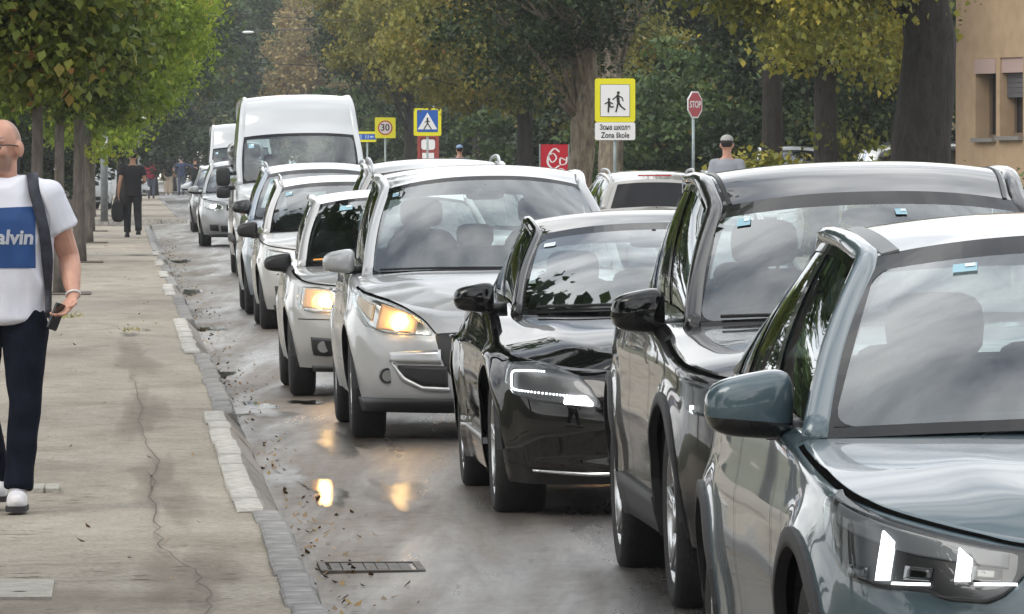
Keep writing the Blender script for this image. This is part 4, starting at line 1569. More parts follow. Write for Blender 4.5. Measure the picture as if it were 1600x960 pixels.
for h, sg in zip(hs, (-1, 1)):
    led = MB()
    path = catmull([(0.80, 0.705), (0.9, 0.71), (0.985, 0.705), (0.985, 0.66), (0.965, 0.625), (0.86, 0.612), (0.72, 0.60), (0.60, 0.59)], 46)
    for q in path:
        p = c.P(np.array([q[0] * sg]), np.array([q[1]]), 0.016)[0]
        led.ell(p, (0.0055, 0.005, 0.0055), 6, 4)
    led.build('light_strip', M_LED, h)
    c.patch('beam_lamp', [(0.5, 0.545), (0.65, 0.555)], [(0.5, 0.56), (0.54, 0.592), (0.65, 0.592)], 0.012, M_BEAM, (sg,), na=8, nz=4, lip=0.01, parent=h)
    c.patch('lens', hl_lo, hl_hi, 0.024, M_LENS, (sg,), na=28, nz=10, lip=0.022, parent=h)
g = c.patch('grille', [(0, 0.5), (0.25, 0.51), (0.38, 0.6), (0.43, 0.66)], [(0, 0.70), (0.43, 0.69)], 0.004, M_GLOSSBLK, amid=True, na=30)[0]
c.patch('grille_bar', [(0, 0.60), (0.41, 0.645)], [(0, 0.63), (0.42, 0.668)], 0.02, M_SATIN, amid=True, nz=2, parent=g)
pc = c.P(np.array([0.0]), np.array([0.61]), 0.03)[0]
star = MB()
star.tube([(pc[0], pc[1] + 0.03, pc[2]), (pc[0], pc[1] - 0.004, pc[2])], 0.085, 24)
star.build('badge', M_CHROME, g)
c.patch('chrome_lip', [(0, 0.215), (0.55, 0.215), (0.85, 0.235)], [(0, 0.232), (0.55, 0.232), (0.85, 0.245)], 0.016, M_CHROME, amid=True, na=36, nz=1)
c.patch('sill_trim', [(c.arches[0][0] + 0.45, 0.33), (c.arches[1][0] - 0.45, 0.35)], [(c.arches[0][0] + 0.45, 0.36), (c.arches[1][0] - 0.45, 0.365)], 0.006, M_SATIN, nz=1)
c.sticker(-0.9, 0.78, 0.09, 0.05, M_STICKW)
c.wiper(-0.86, 0.05, 0.0, 0.03)

# ---- 4: silver-white people carrier
P_SILW = paint('paint_silver_white', (0.46, 0.465, 0.47), 0.18, 0.3, 0.4)
sp = base_spec(4.35, 0.92, 1.645, nose=0.81, belt=1.02, yA0=1.02, zA0=1.085, yA1=1.92, hdr=1.51, R=0.325, y1=0.9, y2=3.6, bot=0.24, roofw=0.615, nose_bow=0.19)
sp['zs'] = [(0, 0.80), (0.4, 0.79), (0.6, 0.80), (0.8, 0.85), (1.0, 0.895), (1.3, 0.945), (1.7, 1.0), (2.4, 1.03), (5.2, 1.08)]
sp['bonnet'] = [(0, 0.802), (0.12, 0.85), (0.35, 0.925), (0.6, 0.985), (0.9, 1.035), (1.2, 1.055), (1.6, 1.06)]
sp['front'] = [(0, 0.14), (0.2, 0.10), (0.26, 0.015), (0.4, 0.0), (0.55, 0.012), (0.65, 0.05), (0.75, 0.12), (0.85, 0.19), (1.2, 0.3)]
sp['bow0'] = 0.26
sp['crown'] = 0.075
sp['frit'] = (0.965, 0.04, 0.95)
sp['gh_in'] = 0.035
c = Car('people_carrier', 'silver white people carrier with a warm lit headlamp, fourth in line', 'car', CARS, sp, (-0.035, 43.9, 0.0))
c.body(P_SILW); c.bonnet(P_SILW); c.boot(P_SILW); c.greenhouse(P_SILW)
c.wheel(0.325, 0.205, M_RIM, 6, 0.215)
c.mirror(P_SILW, 0.93, 1.32, 1.08, 0.10, 0.095, 0.068, low=P_SILW)
c.inside(1.1, 1.85, 0.62)
c.doors([1.35, 2.45, 3.3], 0.88, P_SILW)
c.seam([(0.42, 0.655), (0.52, 0.735), (0.66, 0.80), (0.82, 0.848), (1.0, 0.888), (1.3, 0.936)], 0.008, 0.003, name='bonnet_seam')
hl_lo = [(0.45, 0.645), (0.62, 0.652), (0.80, 0.665), (0.92, 0.70), (1.05, 0.79), (1.18, 0.88)]
hl_hi = [(0.45, 0.66), (0.52, 0.725), (0.62, 0.775), (0.78, 0.83), (0.95, 0.872), (1.18, 0.915)]
hs = c.patch('headlight', hl_lo, hl_hi, 0.004, M_REFL, na=28, nz=12)
for h, sg in zip(hs, (-1, 1)):
    c.patch('bowl', [(0.56, 0.658), (0.86, 0.685)], [(0.56, 0.735), (0.66, 0.785), (0.86, 0.835)], 0.007, plain('lamp_bowl_glow', (0.88, 0.54, 0.30), 0.5, 0.2), (sg,), na=14, nz=10, lip=0.003, parent=h)  # orange base colour stands in for warm bulb glow in the bowl
    MB().ell(c.P(np.array([0.685 * sg]), np.array([0.728]), 0.012)[0], (0.068, 0.006, 0.058), 18, 10).build('reflector_glow', M_HALOR, h, True)
    mb = MB()
    for (aa, zz, rr) in ((0.70, 0.735, 0.036), (0.655, 0.722, 0.03), (0.69, 0.70, 0.024)):
        mb.ell(c.P(np.array([aa * sg]), np.array([zz]), 0.020)[0], (rr, 0.008, rr), 12, 8)
    mb.build('bulb', M_HALO, h)
    c.patch('indicator', [(0.9, 0.73), (1.1, 0.845)], [(0.9, 0.83), (1.1, 0.885)], 0.012, plain('amber_clear', (0.62, 0.5, 0.38), 0.2, 0.5), (sg,), parent=h, lip=0.004)
    c.patch('lens', hl_lo, hl_hi, 0.034, M_LENS, (sg,), na=28, nz=10, lip=0.03, parent=h)
c.patch('grille', [(0, 0.30), (0.26, 0.31), (0.36, 0.46), (0.42, 0.63)], [(0, 0.67), (0.43, 0.655)], 0.002, M_BLK, amid=True, na=30)
c.patch('intake', [(0.34, 0.335), (0.5, 0.345), (0.62, 0.40), (0.67, 0.455)], [(0.34, 0.46), (0.67, 0.47)], 0.008, M_BLK, na=16, nz=5)
c.patch('intake_trim', [(0.33, 0.305), (0.5, 0.315), (0.64, 0.37), (0.71, 0.475)], [(0.33, 0.332), (0.5, 0.342), (0.615, 0.395), (0.71, 0.49)], 0.014, M_SATIN, na=20, nz=2)
c.patch('intake_trim', [(0.35, 0.47), (0.73, 0.485)], [(0.38, 0.56), (0.78, 0.545)], 0.010, M_SATIN, na=16, nz=3)
for sg in (-1, 1):
    p = c.P(np.array([0.755 * sg]), np.array([0.405]), 0.0)[0]
    MB().tube([p + np.array([0, 0.03, 0]), p + np.array([0, -0.012, 0])], [0.052, 0.046], 18).build('fog_lamp', M_LAMPIN, c.root)
    MB().tube([p + np.array([0, 0.02, 0]), p + np.array([0, -0.016, 0])], [0.034, 0.034], 16).build('fog_lamp_lens', M_REFL, c.root)
c.patch('bumper_lip', [(0, 0.17), (1.1, 0.19)], [(0, 0.262), (1.1, 0.275)], 0.02, M_BLK, amid=True, na=30, nz=2)
c.plate(0.40)
c.wiper(-0.9, 0.05, 0.1, 0.02)
c.sticker(-0.9, 0.86, 0.06, 0.05)

# ---- 5: small silver hatchback
P_SIL = paint('paint_silver', (0.42, 0.42, 0.41), 0.45, 0.32, 0.45)
sp = base_spec(3.92, 0.84, 1.475, nose=0.79, belt=0.97, yA0=1.08, zA0=0.945, yA1=1.82, hdr=1.365, R=0.30, y1=0.8, y2=3.29, bot=0.215, roofw=0.56, nose_bow=0.15)
sp['zs'] = [(0, 0.79), (0.4, 0.80), (0.6, 0.81), (0.8, 0.83), (1.1, 0.875), (1.6, 0.925), (2.2, 0.965), (4.8, 1.02)]
sp['bonnet'] = [(0, 0.792), (0.12, 0.845), (0.35, 0.895), (0.7, 0.93), (1.0, 0.945), (1.5, 0.945)]
sp['frit'] = (0.955, 0.04, 0.94)
sp['gh_in'] = 0.025
c = Car('small_hatchback', 'small silver hatchback with orange headlamp and black mirror, fifth in line', 'car', CARS, sp, (-0.738, 52.1, 0.0))
c.body(P_SIL); c.bonnet(P_SIL); c.boot(P_SIL); c.greenhouse(P_SIL)
c.wheel(0.30, 0.18, M_RIM, 5, 0.19)
c.mirror(M_BLK, 0.865, 1.38, 0.955, 0.10, 0.08, 0.062, low=M_BLK)
c.inside(1.15, 1.8, 0.53, top=0.58)
c.doors([1.35, 2.45], 0.86, P_SIL)
c.seam([(0.42, 0.795), (0.6, 0.805), (0.8, 0.823), (1.1, 0.868), (1.5, 0.91)], 0.007, 0.003, name='bonnet_seam')
hl_lo = [(0.44, 0.63), (0.5, 0.612), (0.7, 0.612), (0.8, 0.63), (0.86, 0.68)]
hl_hi = [(0.44, 0.665), (0.5, 0.735), (0.58, 0.775), (0.70, 0.795), (0.86, 0.80)]
hs = c.patch('headlight', hl_lo, hl_hi, 0.004, M_REFL, na=22, nz=10)
for h, sg in zip(hs, (-1, 1)):
    c.patch('bowl', [(0.47, 0.63), (0.82, 0.65)], [(0.47, 0.68), (0.6, 0.775), (0.82, 0.785)], 0.007, plain('lamp_bowl_glow', (0.88, 0.54, 0.30), 0.5, 0.2), (sg,), na=14, nz=10, lip=0.003, parent=h)  # bowl tinted orange, the lamp's glow put into its colour
    MB().ell(c.P(np.array([0.62 * sg]), np.array([0.695]), 0.012)[0], (0.085, 0.006, 0.062), 18, 10).build('reflector_glow', M_HALOR, h, True)
    mb = MB()
    for (aa, zz, rr) in ((0.62, 0.69, 0.03), (0.58, 0.675, 0.026), (0.665, 0.68, 0.024), (0.62, 0.725, 0.02)):
        mb.ell(c.P(np.array([aa * sg]), np.array([zz]), 0.020)[0], (rr, 0.008, rr * 0.8), 12, 8)
    mb.build('bulb', M_HALO, h)
    c.patch('lens', hl_lo, hl_hi, 0.034, M_LENS, (sg,), na=22, nz=10, lip=0.03, parent=h)
c.patch('fog_surround', [(0.47, 0.32), (0.6, 0.30), (0.74, 0.31)], [(0.47, 0.38), (0.55, 0.43), (0.74, 0.44)], 0.004, M_BLK, na=14, nz=6)
for sg in (-1, 1):
    p = c.P(np.array([0.62 * sg]), np.array([0.37]), 0.008)[0]
    MB().tube([p + np.array([0, 0.02, 0]), p + np.array([0, -0.008, 0])], 0.042, 16).build('fog_lamp', M_REFL, c.root)
c.patch('intake', [(0, 0.28), (0.4, 0.3)], [(0, 0.42), (0.42, 0.42)], 0.004, M_BLK, amid=True)
c.patch('grille', [(0, 0.62), (0.36, 0.63)], [(0, 0.71), (0.36, 0.70)], 0.004, M_BLK, amid=True, nz=4)
c.patch('bumper_lip', [(0, 0.185), (0.8, 0.19)], [(0, 0.23), (0.8, 0.235)], 0.006, M_BLK, amid=True, na=30, nz=2)
c.patch('bumper_groove', [(0.3, 0.555), (0.9, 0.565)], [(0.3, 0.563), (0.9, 0.573)], 0.002, M_BLK, nz=1)
c.plate(0.49)
c.wiper(-0.9, 0.05, 0.1, 0.02)
c.sticker(-0.68, 0.8, 0.16, 0.08)
a = c.Wd(np.array([-0.88, -0.62, -0.62, -0.88]), np.array([0.045, 0.045, 0.09, 0.09])) + np.array([0, -0.006, 0.006])
mesh('paper_slip', a, [(0, 1, 2, 3)], M_ORANGE, c.root, False)


# ---- the cars farther back share one simpler recipe
def queue_car(name, label, sp, loc, pm, mirror_m, lit=None, rails=None, cat='car', group=CARS, yaw=0.058, roll=0.022, mirror=(0.97, 1.35, 1.03), wheelR=0.32, grille=True, sticker=True, hl=None, dark_low=False):
    c = Car(name, label, cat, group, sp, loc, yaw, roll)
    c.body(pm); c.bonnet(pm); c.boot(pm); c.greenhouse(pm)
    c.wheel(wheelR, 0.2, M_RIM, 5, wheelR * 0.64)
    c.mirror(mirror_m, mirror[0], mirror[1], mirror[2], 0.105, 0.085, 0.075, low=M_BLK)
    ya = sp['yA0']
    c.inside(ya + 0.05, ya + 0.78, 0.58 if sp['H'] > 1.55 else 0.52)
    c.doors([ya + 0.25, ya + 1.3, ya + 2.15], sp['zs'][5][1] - 0.14, pm)
    n = sp['zs'][0][1]
    lo = [(0.46, n - 0.15), (0.7, n - 0.16), (0.92, n - 0.10)]
    hi = [(0.46, n - 0.08), (0.6, n - 0.02), (0.92, n + 0.02)]
    hs = c.patch('headlight', lo, hi, 0.005, M_REFL, na=12, nz=6)
    for h, sg in zip(hs, (-1, 1)):
        if lit:
            mb = MB()
            mb.ell(c.P(np.array([0.66 * sg]), np.array([n - 0.08]), 0.016)[0], (0.07, 0.01, 0.035), 12, 8)
            mb.build('bulb', lit, h)
        c.patch('lens', lo, hi, 0.026, M_LENS, (sg,), na=12, nz=6, lip=0.024, parent=h)
    if grille:
        c.patch('grille', [(0, n - 0.2), (0.38, n - 0.17)], [(0, n - 0.06), (0.4, n - 0.06)], 0.005, M_BLK, amid=True, nz=3)
        c.patch('intake', [(0, 0.3), (0.5, 0.3)], [(0, 0.42), (0.55, 0.42)], 0.005, M_BLK, amid=True, nz=3)
        c.patch('fog_surround', [(0.55, 0.31), (0.78, 0.33)], [(0.55, 0.44), (0.76, 0.45)], 0.005, M_BLK, nz=3)
        c.plate(0.48)
    c.patch('bumper_lip', [(0, 0.18), (0.85, 0.2)], [(0, 0.25), (0.85, 0.26)], 0.006, M_BLK, amid=True, na=20, nz=2)
    if rails:
        c.rails(rails, 0.04, 0.04, 0.86, 0.018)
    if sticker:
        c.sticker(-0.85, 0.75, 0.11, 0.09)
    # tail lamps and rear plate
    za = float(c.zs(c.amax))
    c.patch('tail_lamp', [(c.amax - 0.85, za - 0.26), (c.amax - 0.5, za - 0.24)], [(c.amax - 0.85, za - 0.08), (c.amax - 0.5, za - 0.08)], 0.01, M_REDL, nz=3)
    c.seam([(0.42, n - 0.005), (0.8, n + 0.035), (1.1, n + 0.075), (1.5, n + 0.11)], 0.008, 0.003, name='bonnet_seam')
    return c


P_GRY = paint('paint_dark_grey', (0.05, 0.052, 0.055), 0.4, 0.3, 0.35)
P_BLUG = paint('paint_blue_grey', (0.30, 0.35, 0.40), 0.5, 0.3, 0.4)
P_WHT = paint('paint_white', (0.47, 0.49, 0.505), 0.0, 0.3, 0.4)
P_CREAM = paint('paint_silver_cream', (0.47, 0.47, 0.455), 0.25, 0.3, 0.45)
P_SUVS = paint('paint_suv_silver', (0.42, 0.43, 0.44), 0.5, 0.3, 0.4)
P_TAUPE = paint('paint_taupe', (0.34, 0.33, 0.31), 0.4, 0.3, 0.4)

sp = base_spec(4.4, 0.9, 1.69, nose=0.9, belt=1.08, yA0=1.2, zA0=1.08, yA1=1.95, hdr=1.55, R=0.34, y1=0.9, y2=3.5, bot=0.25, roofw=0.575)
queue_car('sport_utility_car', 'dark grey sport utility car with pale roof rails showing above the silver cars', sp, (-0.50, 61.2, 0.01), P_TAUPE, M_BLK, rails=M_SATIN, mirror=(1.0, 1.5, 1.14), wheelR=0.34)

sp = base_spec(4.05, 0.86, 1.535, nose=0.80, belt=0.99, yA0=1.1, zA0=0.985, yA1=1.88, hdr=1.41, R=0.31, y1=0.82, y2=3.35, bot=0.21, roofw=0.585)
c = queue_car('small_hatchback', 'cream silver hatchback with black mirror and roof rails behind the small silver one', sp, (-1.636, 72.8, 0.0), P_CREAM, M_BLK, rails=P_CREAM, mirror=(0.93, 1.36, 1.0), wheelR=0.31)

sp = base_spec(4.55, 0.88, 1.66, nose=0.84, belt=1.06, yA0=1.15, zA0=1.06, yA1=2.0, hdr=1.53, R=0.32, y1=0.88, y2=3.55, bot=0.22, roofw=0.57)
queue_car('estate_car', 'blue grey estate car with pale roof rails just ahead of the white van', sp, (-2.03, 80.1, 0.0), P_BLUG, P_GRY, rails=M_SATIN, mirror=(0.86, 1.42, 1.19))

sp = base_spec(4.4, 0.9, 1.69, nose=0.88, belt=1.07, yA0=1.2, zA0=1.06, yA1=1.95, hdr=1.55, R=0.335, y1=0.87, y2=3.5, bot=0.24, roofw=0.6)
SSUV = queue_car('sport_utility_car', 'silver sport utility car with a white lit headlamp behind the white van', sp, (-5.17, 143.3, 0.0), P_SUVS, P_SUVS, lit=M_BEAM, rails=M_SATIN, mirror=(0.99, 1.42, 1.12), wheelR=0.335)
rb = tag(MB().ell((0, 0, 0), (0.36, 0.85, 0.19), 18, 10, 0.6).build('roof_box', P_GRY, None, True), 'grey rounded roof box on top of the silver sport utility car', 'roof box')
rb.location = (-5.17 - 0.02 - 0.058 * 2.5 + 0.05, 143.3 + 2.5, 1.86)
rb.rotation_euler = (0, -0.022, 0.058)

sp = base_spec(4.3, 0.88, 1.6, nose=0.84, belt=1.03, yA0=1.15, zA0=1.03, yA1=1.9, hdr=1.47, R=0.32, y1=0.85, y2=3.4, bot=0.22)
queue_car('family_car', 'dark family car with pale mirror directly behind the silver car with the roof box', sp, (-6.62, 172.2, 0.0), P_GRY, P_WHT, mirror=(0.98, 1.38, 1.07), lit=None)
queue_car('family_car', 'white family car showing a pale mirror, between two dark cars far up the road', sp, (-6.95, 180.5, 0.0), P_WHT, P_WHT, mirror=(0.98, 1.38, 1.07))
queue_car('family_car', 'blue grey family car at the far end of the queue, barely visible', sp, (-7.28, 189.0, 0.0), P_BLUG, P_BLUG, mirror=(0.98, 1.38, 1.07))

# ---- vans
def van(name, label, sp, loc, group=CARS):
    c = Car(name, label, 'van', group, sp, loc)
    c.body(P_WHT); c.bonnet(P_WHT); c.boot(P_WHT); c.greenhouse(P_WHT)
    c.wheel(0.34, 0.21, M_RIMD, 6, 0.21)
    c.inside(sp['yA0'] + 0.05, sp['yA0'] + 0.8, 0.95, rear=False)
    n = sp['zs'][0][1]
    lo = [(0.6, n - 0.30), (0.85, n - 0.32), (1.12, n - 0.16)]
    hi = [(0.6, n - 0.22), (0.75, n - 0.10), (1.12, n + 0.0)]
    hs = c.patch('headlight', lo, hi, 0.005, M_REFL, na=12, nz=6)
    for h, sg in zip(hs, (-1, 1)):
        c.patch('indicator', [(0.95, n - 0.22), (1.1, n - 0.16)], [(0.95, n - 0.10), (1.1, n - 0.05)], 0.014, M_AMBER, (sg,), na=4, nz=3, lip=0.004, parent=h)
        c.patch('lens', lo, hi, 0.026, M_LENS, (sg,), na=12, nz=6, lip=0.024, parent=h)
    c.patch('bumper', [(0, 0.27), (1.25, 0.3)], [(0, 0.52), (1.25, 0.54)], 0.012, M_CLAD, amid=True, na=30, nz=4)
    c.patch('grille', [(0, 0.66), (0.5, 0.68)], [(0, 0.82), (0.55, 0.84)], 0.006, M_BLK, amid=True, nz=3)
    c.patch('side_moulding', [(1.5, 0.5), (5.2, 0.5)], [(1.5, 0.62), (5.2, 0.62)], 0.012, M_CLAD, nz=2)
    for sx in (-1, 1):
        m_ = MB().ell((sx * (c.W + 0.13), 0.98, 1.47), (0.105, 0.07, 0.14), 14, 10, 0.5).ell((sx * (c.W + 0.13), 0.99, 1.24), (0.105, 0.065, 0.085), 14, 8, 0.5).build('mirror', M_BLK, c.root, True)
        for zz_ in (1.51, 1.3):
            MB().tube([(sx * (c.W - 0.1), 1.02, zz_ + 0.01), (sx * (c.W + 0.1), 1.0, zz_)], 0.03, 8).build('mirror_arm', M_BLK, m_, True)
    c.sticker(-0.86, 0.72, 0.09, 0.09)
    c.wiper(-0.8, 0.05, 0.0, 0.03)
    c.doors([1.5, 2.55])
    return c


def van_spec(L, H):
    sp = base_spec(L, 0.99, H, nose=1.16, belt=1.44, yA0=0.82, zA0=1.42, yA1=1.42, hdr=2.02, R=0.345, y1=0.95, y2=L - 1.3, bot=0.28, nose_bow=0.2)
    sp['zs'] = [(0, 1.13), (0.5, 1.13), (0.9, 1.2), (1.2, 1.29), (1.6, 1.385), (2.0, 1.42), (L + 1.0, 1.45)]
    sp['bonnet'] = [(0, 1.132), (0.1, 1.2), (0.3, 1.30), (0.6, 1.39), (0.85, 1.43), (1.2, 1.43)]
    sp['side'] = [(0, 0.08), (0.28, 0.05), (0.5, 0.01), (0.9, 0.0), (1.2, 0.015), (1.45, 0.03), (1.6, 0.04)]
    sp['front'] = [(0, 0.12), (0.28, 0.06), (0.4, 0.0), (0.6, 0.0), (0.8, 0.03), (1.0, 0.10), (1.15, 0.19), (1.3, 0.26), (1.6, 0.3)]
    sp['rear'] = [(0, 0.05), (0.5, 0.0), (1.5, 0.02), (1.8, 0.03)]
    sp['A1'] = (0.845, 1.42, 2.03)
    sp['rail'] = [(0.83, 1.55, 2.18), (0.80, 1.72, H - 0.22), (0.77, 1.98, H - 0.09), (0.77, 2.6, H - 0.06), (0.77, L - 1.0, H - 0.06)]
    sp['C1'] = (0.77, L - 0.15, H - 0.12)
    sp['yD0'] = L - 0.12
    sp['bow1'] = 0.16
    sp['crown'] = 0.05
    sp['bow_rear'] = 0.02
    sp['rear_v'] = (0.1, 0.5)
    sp['panes'] = [(0.04, 0.20)]
    sp['pane_v'] = (0.05, 0.42)
    sp['frame_m'] = P_WHT
    sp['frit'] = (0.93, 0.06, 0.93)
    sp['pillar'] = 0.05
    return sp


c = van('delivery_van', 'tall white high-roof delivery van with black twin mirrors in the queue', van_spec(5.9, 2.66), (-2.98, 105.8, 0.0))
wp = c.root
van('delivery_van', 'white high-roof vehicle peeping out on the far side of the tall van', van_spec(6.4, 2.78), (-7.82, 214.0, 0.0))

# ---- cars on the other side and parked
OTH = 'cars outside the queue'
sp = base_spec(4.5, 0.88, 1.53, nose=0.8, belt=1.0, yA0=1.15, zA0=0.99, yA1=2.0, hdr=1.4, R=0.32, y1=0.88, y2=3.55, bot=0.2, yC1=4.0, yD0=4.3, roofw=0.57)
sp['dark_rear'] = plain('privacy_glass', (0.008, 0.008, 0.01), 0.08, spec=0.25)
sp['rear_v'] = (0.03, 0.9)
sp['bow_rear'] = 0.1
c = queue_car('estate_car', 'taupe estate car driving away with dark rear window and pale roof rails', sp, (1.80 - 0.25, 91.5 + 4.5, 0.03), P_TAUPE, M_BLK, rails=M_SATIN, group=OTH, yaw=PI + 0.058, roll=0.0)
MB().box((0, 4.02, 1.462), (0.42, 0.03, 0.016)).build('brake_light', M_REDL, c.root)
sp = base_spec(4.2, 0.87, 1.50, nose=0.78, belt=0.98, yA0=1.15, zA0=0.97, yA1=1.9, hdr=1.38, R=0.31, y1=0.85, y2=3.4, bot=0.2)
queue_car('family_car', 'white car parked on the right pavement behind the man in grey', sp, (3.85, 117.0, 0.06), P_WHT, M_BLK, group=OTH, yaw=0.058, roll=0)
sp = base_spec(4.3, 0.9, 1.86, nose=0.95, belt=1.15, yA0=1.0, zA0=1.14, yA1=1.75, hdr=1.72, R=0.32, y1=0.85, y2=3.5, bot=0.22, yC1=3.9, yD0=4.15, roofw=0.66)
queue_car('people_carrier', 'white people carrier with red tail lamp parked between the dark tree trunks', sp, (6.33 + 4.2, 139.0, 0.15), P_WHT, M_BLK, group=OTH, yaw=PI / 2 + 0.22, roll=0, rails=M_BLK)
queue_car('family_car', 'white car half hidden by foliage beyond the grey shirted man', base_spec(4.2, 0.87, 1.72, nose=0.9, belt=1.1, yA0=1.15, zA0=1.08, yA1=1.9, hdr=1.58, R=0.31, y1=0.85, y2=3.4), (5.6, 142.0, 0.25), P_WHT, M_BLK, group=OTH, yaw=0.058, roll=0)
sp = base_spec(4.2, 0.87, 1.50, nose=0.78, belt=0.98, yA0=1.15, zA0=0.97, yA1=1.9, hdr=1.38, R=0.31, y1=0.85, y2=3.4, bot=0.2)
queue_car('family_car', 'white car nosing out of the side street beside the man in black', sp, (-14.35 + 0.2, 287.0, 0.1), P_WHT, M_BLK, group=OTH, yaw=PI / 2, roll=0)
queue_car('family_car', 'white car parked beyond the slim tree trunks on the left', base_spec(4.6, 0.9, 1.9, nose=0.95, belt=1.2, yA0=1.15, zA0=1.16, yA1=1.8, hdr=1.75, R=0.33, y1=0.85, y2=3.6), (-13.6, 236.0, 0.1), P_WHT, M_BLK, group=OTH, yaw=0.2, roll=0)
# ------------------------------------------------------------------ people
from mathutils import noise as mnoise


def fused(name, mb, voxel, m, parent, it=4, fold=None):
    """overlapping solids fused to one continuous skin (voxel remesh), relaxed, optionally with cloth folds"""
    o = mb.build('tmp', m, None, True)
    r = o.modifiers.new('r', 'REMESH')
    r.mode = 'VOXEL'
    r.voxel_size = voxel
    s = o.modifiers.new('s', 'SMOOTH')
    s.iterations = it
    s.factor = 0.5
    dg = bpy.context.evaluated_depsgraph_get()
    dg.update()
    me = bpy.data.meshes.new_from_object(o.evaluated_get(dg))
    old = o.data
    bpy.data.objects.remove(o)
    bpy.data.meshes.remove(old)
    me.name = name
    if fold:
        amp, sc = fold
        n = np.zeros(len(me.vertices) * 3)
        me.vertices.foreach_get('normal', n)
        n = n.reshape(-1, 3)
        V = np.zeros(len(me.vertices) * 3)
        me.vertices.foreach_get('co', V)
        V = V.reshape(-1, 3)
        d = np.array([1 - abs(mnoise.noise(Vector((p[0] * sc[0] + p[2] * 2.2, p[1] * sc[1] + 3, p[2] * sc[2] - p[0] * 1.6)))) * 2.2 + 0.4 * mnoise.noise(Vector((p[0] * sc[0] * 2.3, p[1] * 9, p[2] * sc[2] * 2.1))) for p in V])
        V = V + n * (d * amp)[:, None]
        me.vertices.foreach_set('co', V.ravel())
    me.materials.clear()
    me.materials.append(m)
    me.polygons.foreach_set('use_smooth', [True] * len(me.polygons))
    me.update()
    return link(name, me, parent)


def skin_mat():
    m, n, l, p = mat('skin')
    at = n.new('ShaderNodeAttribute')
    at.attribute_name = 'stubble'
    tc = n.new('ShaderNodeTexCoord')
    t = noise_node(n, l, tc.outputs['Object'], 14, 6)
    r = ramp_node(n, l, t.outputs['Fac'], [(0.3, (0.46, 0.235, 0.165)), (0.7, (0.60, 0.335, 0.245))])
    mx = n.new('ShaderNodeMixRGB')
    l.new(at.outputs['Fac'], mx.inputs['Fac'])
    l.new(r.outputs[0], mx.inputs['Color1'])
    mx.inputs['Color2'].default_value = (0.17, 0.115, 0.09, 1)
    l.new(mx.outputs[0], p.inputs['Base Color'])
    p.inputs['Roughness'].default_value = 0.48
    tb = noise_node(n, l, tc.outputs['Object'], 120, 6)
    bb_ = n.new('ShaderNodeBump')
    bb_.inputs['Strength'].default_value = 0.25
    bb_.inputs['Distance'].default_value = 0.004
    l.new(tb.outputs['Fac'], bb_.inputs['Height'])
    l.new(bb_.outputs['Normal'], p.inputs['Normal'])
    p.inputs['Subsurface Weight'].default_value = 0.08
    p.inputs['Subsurface Radius'].default_value = (0.02, 0.008, 0.004)
    return m


M_SKIN = skin_mat()
M_SKIND = plain('skin_tan', (0.36, 0.2, 0.13), 0.5)
M_WSHIRT = plain('white_cotton', (0.68, 0.69, 0.76), 0.85, bump=0.15, bscale=160)
M_NAVY = plain('dark_denim', (0.007, 0.009, 0.017), 0.95, spec=0.1, noise=0.35, nscale=12, bump=0.2, bscale=200)
M_BLKC = plain('black_cotton', (0.010, 0.010, 0.012), 0.9)
M_REDC = plain('red_cotton', (0.33, 0.025, 0.05), 0.85)
M_BEIGE = plain('beige_cloth', (0.36, 0.30, 0.23), 0.9)
M_GREYC = plain('grey_cotton', (0.30, 0.32, 0.36), 0.9)
M_BLUEC = plain('blue_cotton', (0.05, 0.07, 0.13), 0.9)
M_JEANS = plain('grey_jeans', (0.10, 0.12, 0.16), 0.9)
M_HAIR = plain('dark_hair', (0.012, 0.01, 0.009), 0.6)
M_SHOEW = plain('white_trainer', (0.68, 0.67, 0.68), 0.6, noise=0.12, nscale=20, bump=0.3, bscale=40)
M_SOLE = plain('sole_dark', (0.03, 0.028, 0.03), 0.8)
M_CAPW = plain('cap_pale', (0.42, 0.42, 0.40), 0.8)
M_CAPB = plain('cap_blue', (0.22, 0.32, 0.5), 0.8)


def hand(mb, wrist, tip, side, curl=0.5, grip=Vector((0, -1, 0)), s=1.0):
    """palm, four bent fingers of unequal length and a thumb from the side of the palm"""
    w, t = Vector(wrist), Vector(tip)
    d = (t - w).normalized()
    g = Vector(grip)
    g = (g - d * g.dot(d)).normalized()       # palm side
    b = d.cross(g).normalized() * side       # across the palm, towards the little finger
    palm_end = w + d * 0.095 * s
    mb.tube([w - d * 0.02, w + d * 0.02, w + d * 0.06 * s, palm_end], [(0.026 * s, 0.021 * s), (0.034 * s, 0.018 * s), (0.042 * s, 0.016 * s), (0.041 * s, 0.014 * s)], 10, up=g)
    for k, L in enumerate((0.072, 0.080, 0.075, 0.058)):
        o = palm_end + b * (-0.030 + 0.020 * k) * s
        dd = d
        pts = [o - d * 0.012]
        for j, f in enumerate((0.45, 0.32, 0.25)):
            dd = (dd + g * curl * (0.5 + 0.35 * j)).normalized()
            pts.append(pts[-1] + dd * L * f * s * 1.25)
        mb.tube(pts, [0.0098 * s, 0.0095 * s, 0.0085 * s, 0.0068 * s], 8)
    o = w + d * 0.03 * s - b * 0.03 * s
    mb.tube([o, o - b * 0.022 * s + d * 0.022 * s + g * 0.012, o - b * 0.03 * s + d * 0.05 * s + g * 0.022, o - b * 0.024 * s + d * 0.072 * s + g * 0.034], [0.0125 * s, 0.012 * s, 0.0105 * s, 0.008 * s], 8)


def lerp3(a, b, t):
    return tuple(a[i] + (b[i] - a[i]) * t for i in range(3))


